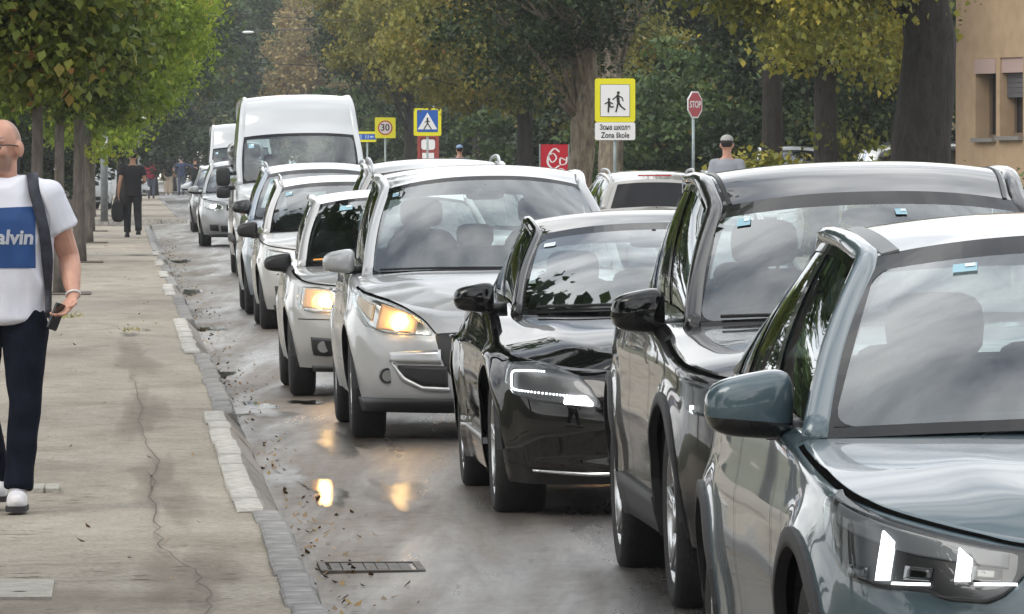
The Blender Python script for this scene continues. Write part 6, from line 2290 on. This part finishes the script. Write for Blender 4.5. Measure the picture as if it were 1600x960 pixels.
sc = MB()
z0 = zt - 0.24
for pts, w in (([(0.10, z0 + 0.10), (0.0, z0 + 0.16), (-0.10, z0 + 0.04), (-0.12, z0 - 0.12), (-0.02, z0 - 0.22), (0.10, z0 - 0.16)], 0.028), ([(-0.12, z0 + 0.02), (-0.02, z0 + 0.07), (0.04, z0 - 0.02), (-0.04, z0 - 0.1), (-0.10, z0 - 0.02)], 0.02), ([(0.22, z0 - 0.06), (0.12, z0 - 0.02), (0.12, z0 - 0.14), (0.22, z0 - 0.12), (0.24, z0 - 0.0)], 0.022), ([(0.04, z0 - 0.30), (0.12, z0 - 0.22), (0.24, z0 - 0.28)], 0.02), ([(-0.02, z0 - 0.34), (0.02, z0 - 0.33), (0.05, z0 - 0.36)], 0.02)):
    sc.add(*script(pts, w))
sc.build('script_lettering', M_WHITE, r)
for sx in (-1, 1):
    MB().box((sx * 0.25, 0, (zt - 1.0) / 2), (0.06, 0.06, zt - 1.0 + 0.05)).build('leg', M_ZINC, r)

# cables over the road, a lamp far up, slim posts on the left
M_CABLE = plain('cable', (0.02, 0.02, 0.022), 0.6)
def cable(label, a, b, sag):
    P = [(a[0] + (b[0] - a[0]) * t, a[1] + (b[1] - a[1]) * t, a[2] + (b[2] - a[2]) * t - sag * 4 * t * (1 - t)) for t in np.linspace(0, 1, 16)]
    tag(MB().tube(P, 0.014, 6).build('overhead_cable', M_CABLE), label, 'cable', 'cables strung over the road')
cable('upper thin overhead cable crossing in front of the far trees', (-16.0, 250, 7.45), (4.0, 255, 6.5), 0.5)
cable('lower thin overhead cable crossing in front of the far trees', (-16.0, 262, 5.7), (2.0, 270, 5.2), 0.35)
Yz = 300.0
lx = (388 - 800) / 11500 * Yz
r = empty('street_lamp', (lx + 6.2, Yz, 0.1), (0, 0, 0), 'tall street lamp with a pale head far up the road above the van', 'street lamp')
MB().tube([(0, 0, 0), (0, 0, 7.0)], [0.08, 0.05], 10).build('pole', M_ZINC, r, True)
MB().tube([(0, 0, 6.9), (-2.2, 0, 7.0), (-5.9, 0, 6.85)], [0.035, 0.025, 0.02], 8).build('arm', plain('lamp_arm', (0.07, 0.075, 0.075), 0.6), r, True)
MB().ell((-6.2, 0, 6.8), (0.24, 0.12, 0.06), 14, 8, 0.8).build('lamp_head', plain('lamp_shell', (0.75, 0.76, 0.76), 0.4), r, True)
for i, (px_, Yz, h, w, c_) in enumerate([(163, 196.5, 3.2, 0.10, (0.26, 0.29, 0.30)), (218, 240.0, 3.0, 0.06, (0.25, 0.26, 0.26))]):
    X = (px_ - 800) / 11500 * Yz
    r = empty('signal_post', (X, Yz, SW_TOP), (0, 0, 0), ['grey steel post standing in the row of slim trunks', 'thin grey post with a small white tag beyond the man in black'][i], 'post', 'grey posts on the left pavement')
    MB().tube([(0, 0, -0.05), (0, 0, h)], w, 12).build('pole', plain('post_grey_%d' % i, c_, 0.6, 0.3, noise=0.2), r, True)
    MB().box((0, -w - 0.02, 2.0), (w * 1.6, 0.03, 0.22)).build('tag', M_WHITE, r)
    if i == 1:
        MB().box((0.0, 0, 2.95), (0.45, 0.06, 0.16)).build('plate', M_WHITE, r)
# ------------------------------------------------------------------ trees, shrubs, building
def bark(name, c1, c2):
    m, n, l, p = mat(name)
    v = n.new('ShaderNodeTexCoord')
    mp = n.new('ShaderNodeMapping')
    mp.inputs['Scale'].default_value = (6, 6, 1.6)
    l.new(v.outputs['Object'], mp.inputs['Vector'])
    t = noise_node(n, l, mp.outputs['Vector'], 2.2, 8, 0.65, 0.5)
    r = ramp_node(n, l, t.outputs['Fac'], [(0.32, c1), (0.62, c2)])
    l.new(r.outputs[0], p.inputs['Base Color'])
    p.inputs['Roughness'].default_value = 0.9
    b = n.new('ShaderNodeBump')
    b.inputs['Strength'].default_value = 0.8
    b.inputs['Distance'].default_value = 0.15
    l.new(t.outputs['Fac'], b.inputs['Height'])
    l.new(b.outputs['Normal'], p.inputs['Normal'])
    return m


BK_SLIM = bark('bark_slim', (0.075, 0.065, 0.055), (0.19, 0.165, 0.14))
BK_DARK = bark('bark_dark', (0.008, 0.007, 0.006), (0.038, 0.032, 0.026))
BK_PLANE = bark('bark_plane', (0.11, 0.09, 0.07), (0.36, 0.30, 0.22))
LF_LIME = leafmat('leaf_lime', [(0.0, (0.100, 0.155, 0.024)), (0.35, (0.216, 0.311, 0.037)), (0.75, (0.388, 0.484, 0.061)), (0.93, (0.539, 0.484, 0.068)), (1.0, (0.539, 0.444, 0.086))], 0.45)
LF_MAPLE = leafmat('leaf_maple_olive', [(0.0, (0.040, 0.062, 0.014)), (0.4, (0.105, 0.149, 0.029)), (0.8, (0.212, 0.250, 0.043)), (0.95, (0.342, 0.296, 0.072)), (1.0, (0.406, 0.204, 0.072))], 0.35)
LF_OLIVE = leafmat('leaf_olive', [(0.0, (0.081, 0.095, 0.023)), (0.4, (0.178, 0.183, 0.039)), (0.75, (0.304, 0.269, 0.054)), (0.95, (0.463, 0.365, 0.070)), (1.0, (0.392, 0.208, 0.062))], 0.35)
LF_DARK = leafmat('leaf_dark', [(0.0, (0.015, 0.030, 0.013)), (0.5, (0.033, 0.056, 0.020)), (0.9, (0.062, 0.094, 0.033)), (1.0, (0.112, 0.112, 0.037))], 0.2)
LF_GREEN = leafmat('leaf_green', [(0.0, (0.027, 0.054, 0.019)), (0.5, (0.068, 0.115, 0.035)), (0.9, (0.121, 0.169, 0.049)), (1.0, (0.230, 0.189, 0.054))], 0.3)
LF_BROWN = leafmat('leaf_brown', [(0.0, (0.169, 0.139, 0.070)), (0.5, (0.338, 0.269, 0.116)), (0.9, (0.483, 0.360, 0.152)), (1.0, (0.290, 0.302, 0.116))], 0.3)
LF_YELG = leafmat('leaf_yellow_green', [(0.0, (0.054, 0.068, 0.017)), (0.35, (0.136, 0.153, 0.028)), (0.7, (0.263, 0.255, 0.042)), (0.93, (0.418, 0.341, 0.056)), (1.0, (0.550, 0.443, 0.084))], 0.38)


def leaves(name, C, size, m, parent, tint, rng, maple=False, droop=0.35):
    """one folded leaf per centre; maple: three lobes"""
    N = len(C)
    ang = rng.uniform(0, 2 * PI, N)
    tilt = rng.normal(-droop, 0.55, N)
    roll = rng.normal(0, 0.5, N)
    d = np.stack([np.cos(ang) * np.cos(tilt), np.sin(ang) * np.cos(tilt), np.sin(tilt)], -1)
    up = np.stack([-np.cos(ang) * np.sin(tilt), -np.sin(ang) * np.sin(tilt), np.cos(tilt)], -1)
    s = np.cross(d, up)
    s, up = s * np.cos(roll)[:, None] + up * np.sin(roll)[:, None], up * np.cos(roll)[:, None] - s * np.sin(roll)[:, None]
    z = size * (0.4 + 1.1 * rng.random(N) ** 1.3)[:, None]

    def pt(u, v, w):
        return C + (d * v + s * u + up * w) * z
    if not maple:
        P = [pt(0, 0, 0), pt(-0.40, 0.45, 0.12), pt(0, 1.0, -0.10), pt(0.40, 0.45, 0.12)]
        V = np.stack(P, 1).reshape(-1, 3)
        b = np.arange(N)[:, None] * 4
        F = np.concatenate([b + np.array([[0, 1, 2]]), b + np.array([[0, 2, 3]])], 0)
        T = np.concatenate([tint, tint])
    else:
        P = [pt(0, 0, 0), pt(-0.55, 0.30, 0.08), pt(-0.20, 0.48, 0.02), pt(0, 1.0, -0.1), pt(0.20, 0.48, 0.02), pt(0.55, 0.30, 0.08)]
        V = np.stack(P, 1).reshape(-1, 3)
        b = np.arange(N)[:, None] * 6
        F = np.concatenate([b + np.array([[0, 1, 2]]), b + np.array([[0, 2, 3]]), b + np.array([[0, 3, 4]]), b + np.array([[0, 4, 5]])], 0)
        T = np.concatenate([tint] * 4)
    return fast_mesh(name, V, F, m, parent, T)


def crown_points(rng, ncl, per, R, Rz, zc, clump, hollow=0.45, flat=0.6, lobes=None):
    """clump centres through the crown's volume, more towards its outside; leaves scattered in each clump"""
    v = rng.normal(size=(ncl, 3))
    v /= np.linalg.norm(v, axis=1)[:, None]
    rad = hollow + (1 - hollow) * rng.random(ncl) ** 0.6
    ph = rng.uniform(0, 6.28, 4)
    a = np.arctan2(v[:, 1], v[:, 0])
    wob = 1 + 0.16 * np.sin(2 * a + ph[0]) + 0.12 * np.sin(5 * a + ph[1] + 3 * v[:, 2]) + 0.10 * np.sin(4 * v[:, 2] + ph[2])
    cc = v * (rad * wob)[:, None] * np.array([R, R, Rz]) + np.array([0, 0, zc])
    rc = clump * rng.uniform(0.6, 1.35, ncl)
    o = rng.normal(size=(ncl, per, 3)) * 0.5
    P = cc[:, None, :] + o * (rc[:, None, None] * np.array([1, 1, flat]))
    t = np.clip(rng.normal(0.5, 0.16, ncl)[:, None] + rng.normal(0, 0.15, (ncl, per)), 0, 1)
    return P.reshape(-1, 3), t.reshape(-1), cc


def trunk_mesh(name, m, parent, H, r0, r1, tips, seed, lean=(0, 0), flare=1.35, fork=0.55, limb=0.45):
    r = random.Random(seed)
    mb = MB()
    n = 9
    P, R = [], []
    for i in range(n):
        t = i / (n - 1)
        P.append((lean[0] * t + r.uniform(-1, 1) * r0 * 0.25 * t, lean[1] * t + r.uniform(-1, 1) * r0 * 0.25 * t, -0.1 + (H + 0.1) * t))
        R.append((r0 * (flare if i == 0 else 1) * (1 - t) + r1 * t) if i else r0 * flare)
    mb.tube(P, R, 12)
    for tip in tips:
        k = r.randint(int(n * fork), n - 1)
        a = Vector(P[k])
        b = Vector(tip)
        mid = a.lerp(b, 0.5) + Vector((r.uniform(-.1, .1), r.uniform(-.1, .1), r.uniform(0.05, 0.3))) * (b - a).length * 0.5
        q = R[k] * limb * r.uniform(0.7, 1.2)
        mb.tube([a, a.lerp(mid, 0.5) + Vector((0, 0, 0.04)), mid, mid.lerp(b, 0.6), b], [q, q * 0.8, q * 0.55, q * 0.35, q * 0.12], 7)
    return mb.build(name, m, parent, True)


CROWNS = {}


def crown(key, parent, m, seed, ncl, per, R, Rz, zc, clump, leaf, maple=False, droop=0.35, flat=0.6, hollow=0.45):
    if key in CROWNS:       # same foliage mesh, stretched to this tree's own crown
        me, cc, (R0, Rz0, z0) = CROWNS[key]
        o = link('crown', me, parent)
        k, kz = R / R0, Rz / Rz0
        o.scale = (k, k, kz)
        o.location = (0, 0, zc - z0 * kz)
        return o, cc * np.array([k, k, kz]) + np.array([0, 0, zc - z0 * kz])
    rng = np.random.default_rng(seed)
    P, t, cc = crown_points(rng, ncl, per, R, Rz, zc, clump, hollow, flat)
    o = leaves('crown', P, leaf, m, parent, t, rng, maple, droop)
    CROWNS[key] = (o.data, cc, (R, Rz, zc))
    return o, cc


# left: row of slim young maples along the pavement
ROW = 'slim street trees along the left pavement'
spots = [(60, -1.45, 0.06, 0.8), (87, -1.5, 0.075, 1.0), (114, -1.42, 0.11, 1.8), (141, -1.4, 0.095, 1.95), (164, -1.45, 0.095, 2.1), (206, -1.6, 0.12, 2.2), (232, -2.4, 0.12, 2.3), (258, -2.0, 0.12, 2.4), (290, -2.6, 0.13, 2.5)]
lab = ['slim tree nearest the man in white, its crown in the top left corner', 'slim street tree whose trunk shows beside the near man and his strap', 'slim street tree with the widest visible trunk left of the pavement', 'second slim trunk behind the widest one on the left pavement', 'third slim trunk in the row before the side street', 'slim street tree just across the side street', 'slim street tree beyond the side street with hanging lime leaves', 'far slim street tree on the left near the walking women', 'farthest slim street tree of the left row']
for i, (Y, o_, r0, R) in enumerate(spots):
    t = empty('street_tree', (kx(Y) + o_, Y, SW_TOP), (0, 0, i * 1.3), lab[i], 'tree', ROW)
    v = i % 3
    if i < 2:
        c_, cc = crown('near%d' % i, t, LF_MAPLE, 20 + i, 95, 480, R, 1.45, 3.55, 0.38, 0.085, False, 0.7, hollow=0.3)
    else:
        c_, cc = crown('row%d' % v, t, LF_LIME, 30 + v, 210, 270, R, 2.0, 4.15, 0.42, 0.09, False, 0.7, hollow=0.3)
    trunk_mesh('trunk', BK_SLIM, t, 3.0, r0, r0 * 0.6, cc[:: max(1, len(cc) // 16)][:16] * 0.9 + np.array([0, 0, 0.3]), i, (0.0, 0.0), 1.15, 0.75, 0.3)
    # soil pit cut into the pavement
    if 70 < Y < JN0:
        pit = MB().box((kx(Y) + o_, Y, SW_TOP + 0.012), (0.75, 1.6, 0.012), 0.053).build('tree_pit', M_CRACK)
        tag(pit, kind='structure')

# big trees on the right and at the back: (px of trunk, Y, trunk radius, height, crown R, Rz, zc, leaf material, leaf size, label, bark)
BIG = 'large trees on the right side of the road'
big = [
    (1432, 100, 0.47, 5.2, 2.35, 2.1, 5.0, LF_YELG, 0.17, 'huge dark trunk with yellow green leaves beside the ochre house', BK_DARK, (0.2, 0)),
    (1290, 114, 0.22, 4.2, 1.45, 2.4, 4.25, LF_YELG, 0.17, 'dark tree with hanging yellow green leaves left of the huge trunk', BK_DARK, (0, 0)),
    (1205, 128, 0.22, 4.6, 2.3, 1.9, 5.9, LF_YELG, 0.17, 'yellow green tree above the STOP sign', BK_DARK, (0, 0)),
    (898, 132, 0.27, 3.6, 2.1, 2.0, 5.0, LF_DARK, 0.17, 'tree with pale peeling trunk and dark green crown left of the school sign', BK_PLANE, (0.25, 0)),
    (955, 150, 0.30, 4.2, 2.4, 2.0, 6.9, LF_DARK, 0.18, 'grey trunked dark green tree directly behind the school sign', BK_PLANE, (0, 0)),
    (820, 185, 0.25, 4.2, 3.2, 2.6, 5.2, LF_OLIVE, 0.2, 'olive tree left of the pale peeling trunk', BK_DARK, (0, 0)),
    (746, 232, 0.20, 4.4, 3.6, 2.8, 6.3, LF_OLIVE, 0.22, 'olive yellow tree with a straight dark trunk beside the crossing sign', BK_DARK, (0, 0)),
    (640, 262, 0.25, 4.0, 3.3, 2.8, 6.6, LF_OLIVE, 0.24, 'olive tree above the crossing sign', BK_DARK, (0, 0)),
    (600, 300, 0.3, 4.0, 2.6, 3.2, 6.6, LF_DARK, 0.26, 'dark tree overhanging the road right of the van', BK_DARK, (0, 0)),
    (575, 345, 0.3, 4.0, 2.4, 3.2, 7.4, LF_DARK, 0.28, 'dark tree farther up the road above the van roof', BK_DARK, (0, 0)),
]
for i, (px_, Y, r0, H, R, Rz, zc, lm, ls, lb, bk, ln) in enumerate(big):
    t = empty('broadleaf_tree', ((px_ - 800) / 11500 * Y, Y, 0.1), (0, 0, 0), lb, 'tree', BIG)
    c_, cc = crown('big%d' % i, t, lm, 60 + i, int(170 * (R / 3.0) ** 1.5), 260, R, Rz, zc, 0.55, ls * 0.6, False, 0.75 if lm in (LF_YELG, LF_OLIVE) else 0.35, hollow=0.35)
    if i in (1, 3):
        dx = 0.45 if i == 1 else -0.6
        c_.location = (dx, 0, 0)
        cc = cc + np.array([dx, 0, 0])
    if i == 0:      # the crown reaches out over the road, clear of the house
        c_.location = (-1.9, -0.8, 0)
        cc = cc + np.array([-1.9, -0.8, 0])
    trunk_mesh('trunk', bk, t, H, r0, r0 * 0.62, cc[:: max(1, len(cc) // 22)][:22], 80 + i, ln, 1.25, 0.6, 0.28)
# pale bare patch on the peeling trunk, and low hanging sprays on the nearest dark trunks
# understorey shrubs and small trees filling in under the crowns
SHR = 'shrubs and undergrowth on the right'
shr = [(1040, 178, 2.2, 2.0, 2.0, LF_GREEN), (1120, 175, 2.4, 2.2, 2.2, LF_GREEN), (1275, 150, 2.0, 1.7, 1.6, LF_DARK), (990, 190, 2.4, 2.2, 1.8, LF_DARK), (860, 215, 2.6, 2.0, 1.8, LF_GREEN), (780, 255, 3.0, 2.2, 1.9, LF_DARK), (700, 280, 3.0, 2.4, 2.0, LF_DARK), (620, 300, 3.0, 2.4, 2.0, LF_GREEN), (560, 320, 3.0, 2.8, 2.4, LF_GREEN), (1330, 152, 2.0, 1.5, 1.4, LF_DARK), (1410, 112, 0.5, 0.9, 0.9, LF_YELG), (1205, 122, 0.7, 0.9, 0.95, LF_YELG), (1590, 108, 0.7, 0.55, 0.6, LF_GREEN), (1335, 146, 1.7, 2.2, 3.6, LF_DARK), (1130, 190, 3.4, 2.6, 4.6, LF_DARK), (940, 215, 3.4, 2.6, 4.8, LF_DARK), (1360, 150, 3.2, 2.6, 4.2, LF_DARK), (1470, 160, 3.2, 2.8, 4.0, LF_DARK)]
sl = ['green bush left of the STOP sign post', 'green bush behind the STOP sign', 'dark bush behind the man in grey', 'dark bush right of the school sign', 'green bush beside the red advert panel', 'dark bush behind the straight dark trunk', 'dark bush under the crossing sign', 'green bush behind the 30 sign', 'tall green bush just right of the van roof', 'dark bush between the white car and the huge trunk', 'yellow green bush at the foot of the huge trunk', 'small yellow green bush beside the man in grey', 'small bush at the foot of the ochre house', 'dark small tree behind the parked white car', 'dark small tree filling the gap behind the STOP sign', 'dark small tree filling the gap behind the school sign', 'dark small tree behind the huge trunk, left side', 'dark small tree behind the huge trunk, right side']
for i, (px_, Y, R, Rz, zc, lm) in enumerate(shr):
    t = empty('shrub', ((px_ - 800) / 11500 * Y, Y, 0.1), (0, 0, i), sl[i], 'shrub', SHR)
    c_, cc = crown('shr%s%d' % (lm.name, i % 3 if Y > 150 else i + 10), t, lm, 120 + i, int(70 * (R / 2.4) ** 1.3) + 25, 190, R, Rz, zc, 0.45, 0.11 if Y < 150 else 0.15, False, 0.4, hollow=0.2)
    trunk_mesh('stem', BK_DARK, t, zc, 0.07, 0.04, cc[::max(1, len(cc) // 10)][:10], 150 + i, (0, 0), 1.2, 0.2)

# left: darker trees and hedge behind the slim row
LFT = 'dark trees behind the left pavement'
lt = [(-260, 120, 3.0, 3.4, 4.0, LF_DARK), (-160, 150, 3.4, 3.0, 5.4, LF_DARK), (20, 185, 3.0, 3.0, 5.9, LF_GREEN), (60, 210, 3.0, 2.0, 2.2, LF_DARK), (190, 262, 3.4, 3.4, 6.5, LF_DARK), (150, 300, 3.4, 2.6, 3.0, LF_DARK), (240, 330, 4.0, 4.0, 7.6, LF_GREEN), (225, 380, 4.2, 3.2, 3.4, LF_DARK), (270, 400, 2.4, 4.6, 6.0, LF_DARK)]
ll = ['dark tree at the far left behind the near man', 'dark tree behind the slim row at left', 'green tree above the slim trunks at left', 'dark low tree behind the slim trunks', 'dark tree behind the man in black', 'dark low growth behind the parked white car at left', 'green tree over the walking women', 'dark growth behind the walking women', 'dark tree closing the view left of the van']
for i, (px_, Y, R, Rz, zc, lm) in enumerate(lt):
    t = empty('broadleaf_tree', ((px_ - 800) / 11500 * Y, Y, 0.05), (0, 0, i), ll[i], 'tree', LFT)
    c_, cc = crown('lft%s' % lm.name + str(i % 2), t, lm, 200 + i, 150, 150, R, Rz, zc, 0.65, 0.18, False, 0.4, hollow=0.3)
    trunk_mesh('trunk', BK_DARK, t, zc, 0.2, 0.1, cc[::max(1, len(cc) // 14)][:14], 230 + i)

# far end of the avenue: trees one can still tell apart, then a wood closing the view
FAR = 'far trees closing the avenue'
ft = [(350, 430, 1.7, 5.5, 6.5, LF_DARK), (385, 455, 1.6, 5.0, 9.0, LF_GREEN), (440, 470, 4.0, 5.0, 8.4, LF_BROWN), (478, 440, 3.0, 4.0, 6.5, LF_BROWN), (405, 500, 4.5, 6.0, 8.0, LF_BROWN), (340, 480, 4.0, 6.0, 7.5, LF_BROWN), (540, 470, 4.5, 5.0, 7.5, LF_OLIVE), (500, 520, 5, 6.0, 8.0, LF_BROWN)]
fl = ['dark conifer like tree just right of the lime leaves', 'tall dark tree in the distance above the white vehicle', 'brownish tree in the distance above the van', 'brown olive tree left of the dark overhanging tree', 'large brown tree at the end of the avenue', 'green tree at the end of the avenue on the left', 'olive tree at the end of the avenue on the right', 'brown tree at the very end of the avenue']
for i, (px_, Y, R, Rz, zc, lm) in enumerate(ft):
    t = empty('broadleaf_tree', ((px_ - 800) / 11500 * Y, Y, 0.05), (0, 0, i), fl[i], 'tree', FAR)
    c_, cc = crown('far%s' % lm.name, t, lm, 300 + i, 170, 130, R, Rz, zc, 0.9, 0.28, False, 0.3, hollow=0.2)
    trunk_mesh('trunk', BK_DARK, t, zc, 0.25, 0.12, cc[::max(1, len(cc) // 14)][:14], 330 + i)
rng = np.random.default_rng(99)
N = 60000
P = np.stack([rng.uniform(-75, 75, N), 540 + rng.uniform(0, 40, N), np.zeros(N)], -1)
top = 15 + 2.5 * np.sin(P[:, 0] * 0.35) + 1.8 * np.sin(P[:, 0] * 0.9 + 1) + 1.2 * np.sin(P[:, 0] * 2.1)
P[:, 2] = top * rng.random(N) ** 0.8
tt = np.clip(0.5 + 0.25 * np.sin(P[:, 0] * 0.6 + P[:, 2] * 0.5) + rng.normal(0, 0.18, N), 0, 1)
tag(leaves('far_wood', P, 0.75, LF_BROWN, None, tt, rng), kind='stuff')

# unseen trees behind and beside the camera, added for bonnets and doors to mirror
BEH = 'unseen trees added near the camera for reflections'
for i, (X, Y) in enumerate([(-9, 12), (-10, -12), (10.5, -6), (11, -26), (-8, -34), (11.5, 22), (3, -60), (-4, -75), (12, 48), (-10.5, 34), (-5.0, 42), (-5.8, 58), (-7.2, 76), (-15, 100), (-6.5, 22), (-2, -48), (7, -44), (-13, -50), (14, -50)]):
    t = empty('broadleaf_tree', (X, Y, 0.0), (0, 0, i * 2.1), 'unseen tall tree added outside the picture for reflections', 'tree', BEH)
    hi = 4.2 if (X, Y) in ((-5.0, 42), (-5.8, 58), (-7.2, 76)) else 0.0
    c_, cc = crown('beh%d' % (i % 2), t, LF_GREEN, 400 + i % 2, 300, 34, 3.6, 3.4, 5.6, 0.9, 0.42, False, 0.4, hollow=0.2)
    c_.location.z = hi      # these crowns are raised out of view, placed to mirror in the windscreens
    trunk_mesh('trunk', BK_DARK, t, 5.0 + hi, 0.25, 0.12, cc[::24][:12] + np.array([0, 0, hi]), 430 + i)

# grass tufts at the foot of the slim tree
GV, GF, GT = [], [], []
for (px_, py_) in [(112, 497), (95, 498), (104, 494), (205, 518)]:
    o_, Y = px_o(px_, py_)
    for k in range(40):
        x, y = kx(Y) + o_ + random.gauss(0, 0.06), Y + random.gauss(0, 0.35)
        h = random.uniform(0.02, 0.055)
        a = random.uniform(0, 6.28)
        n0 = len(GV)
        GV += [(x - 0.006 * math.cos(a), y - 0.006 * math.sin(a), SW_TOP + 0.01), (x + 0.006 * math.cos(a), y + 0.006 * math.sin(a), SW_TOP + 0.01), (x + random.gauss(0, 0.03), y + random.gauss(0, 0.03), SW_TOP + h)]
        GF.append((n0, n0 + 1, n0 + 2))
        GT.append(random.random())
tag(fast_mesh('grass', GV, GF, LF_OLIVE, None, GT), kind='stuff')

# ochre house at the right edge: facade turned so its reveals show
M_OCHRE = plain('ochre_render', (0.44, 0.315, 0.20), 0.9, noise=0.10, nscale=3, bump=0.35, bscale=30)
M_REVEAL = plain('window_reveal', (0.20, 0.145, 0.10), 0.85)
M_BOXP = plain('shutter_box_pink', (0.45, 0.33, 0.30), 0.7)
M_SHUT = plain('grey_shutter', (0.10, 0.10, 0.11), 0.6)
M_SILL = plain('stone_sill', (0.22, 0.21, 0.20), 0.8)
M_PANE = plain('dark_pane', (0.02, 0.022, 0.026), 0.08)
fa = math.atan2(0.29, 0.957)
Hh = 7.5
Yc = 129.0
Xc_ = (1493 - 800) / 11500 * Yc
house = empty('house', (Xc_, Yc, 0.1), (0, 0, 0), 'ochre rendered house with two narrow shuttered windows at the right edge', 'house')
fd = Vector((math.sin(fa), -math.cos(fa), 0))        # along the facade, towards the camera
fn = Vector((-math.cos(fa), -math.sin(fa), 0))       # outward


def fp(s, z, o=0.0):
    p = fd * s + fn * o
    return (p.x, p.y, z)


def s_of_px(px_):
    # facade distance seen at photo column px_
    k = (px_ - 800) / 11500
    return (k * Yc - Xc_) / (fd.x - k * fd.y)


wins = []
for (pa, pb, yt, yb_) in ((1524, 1556, 92, 216), (1562, 1598, 90, 213)):
    s0, s1 = s_of_px(pa), s_of_px(pb)
    Ym = Yc + fd.y * (s0 + s1) / 2
    wins.append((s0, s1, CAM_H - 0.1 + (251 - yb_) / 11500 * Ym, CAM_H - 0.1 + (251 - yt) / 11500 * Ym))
S_END = 11.0
z0 = min(w[2] for w in wins)
z1 = max(w[3] for w in wins)
wl_ = MB()


def fbox(mb, s0, s1, za, zb, o0, o1):
    V = [fp(s, z, o) for s in (s0, s1) for o in (o0, o1) for z in (za, zb)]
    mb.add(V, [(0, 1, 3, 2), (4, 6, 7, 5), (0, 4, 5, 1), (2, 3, 7, 6), (0, 2, 6, 4), (1, 5, 7, 3)])
    return mb


fbox(wl_, 0, S_END, -0.1, z0, -0.35, 0)
fbox(wl_, 0, S_END, z1, Hh, -0.35, 0)
edges_ = [0.0] + [v for w in wins for v in (w[0], w[1])] + [S_END]
for i in range(0, len(edges_), 2):
    fbox(wl_, edges_[i], edges_[i + 1], z0, z1, -0.35, 0)
for w in wins:
    if w[2] - z0 > 0.004:
        fbox(wl_, w[0], w[1], z0, w[2], -0.35, 0)
    if z1 - w[3] > 0.004:
        fbox(wl_, w[0], w[1], w[3], z1, -0.35, 0)
# back, ends
fbox(wl_, 0, 0.3, -0.1, Hh, -8, -0.35)
fbox(wl_, S_END - 0.3, S_END, -0.1, Hh, -8, -0.35)
fbox(wl_, 0, S_END, -0.1, Hh, -8.3, -8)
wl_.build('wall', M_OCHRE, house)
fbox(MB(), -0.4, S_END + 0.4, Hh, Hh + 0.25, -8.7, 0.45).build('roof', plain('roof_tile', (0.2, 0.09, 0.06), 0.8), house)
for i, w in enumerate(wins):
    s0, s1, za, zb = w
    win = fbox(MB(), s0, s1, za, zb, -0.32, -0.30).build('window', M_PANE, house)
    fbox(MB(), s0 - 0.02, s1 + 0.02, za - 0.07, za, -0.30, 0.09).build('sill', M_SILL, win)
    fbox(MB(), s0 + 0.002, s1 - 0.002, zb - 0.26, zb - 0.004, -0.16, 0.02 if i == 0 else -0.03).build('shutter_box', M_BOXP, win)
    if i == 1:
        for k in range(5):
            fbox(MB(), s0 + 0.01, s1 - 0.01, zb - 0.26 - 0.085 * (k + 1), zb - 0.26 - 0.085 * k - 0.006, -0.16, -0.13).build('shutter_slat', M_SHUT, win)
    fr_ = MB()
    for (a, b, c_, d_) in ((s0, s0 + 0.06, za, zb - 0.26), (s1 - 0.06, s1, za, zb - 0.26), (s0 + 0.06, s1 - 0.06, za, za + 0.06)):
        fbox(fr_, a, b, c_, d_, -0.295, -0.25)
    fr_.build('frame', M_REVEAL, win)
    fbox(MB(), (s0 + s1) / 2 + 0.12, (s0 + s1) / 2 + 0.17, za + 0.06, zb - 0.26, -0.295, -0.24).build('mullion', M_WHITE, win)

# thin autumn haze: one closed box round the whole place
m_, n_, l_, p_ = mat('haze_air')
n_.remove(p_)
pv = n_.new('ShaderNodeVolumePrincipled')
pv.inputs['Color'].default_value = (0.90, 0.92, 0.95, 1)
pv.inputs['Density'].default_value = 0.00024
pv.inputs['Anisotropy'].default_value = 0.2
l_.new(pv.outputs[0], n_['Material Output'].inputs['Volume'])
hz = MB().box((0, 300, 12), (620, 920, 27)).build('haze', m_)
tag(hz, kind='stuff')
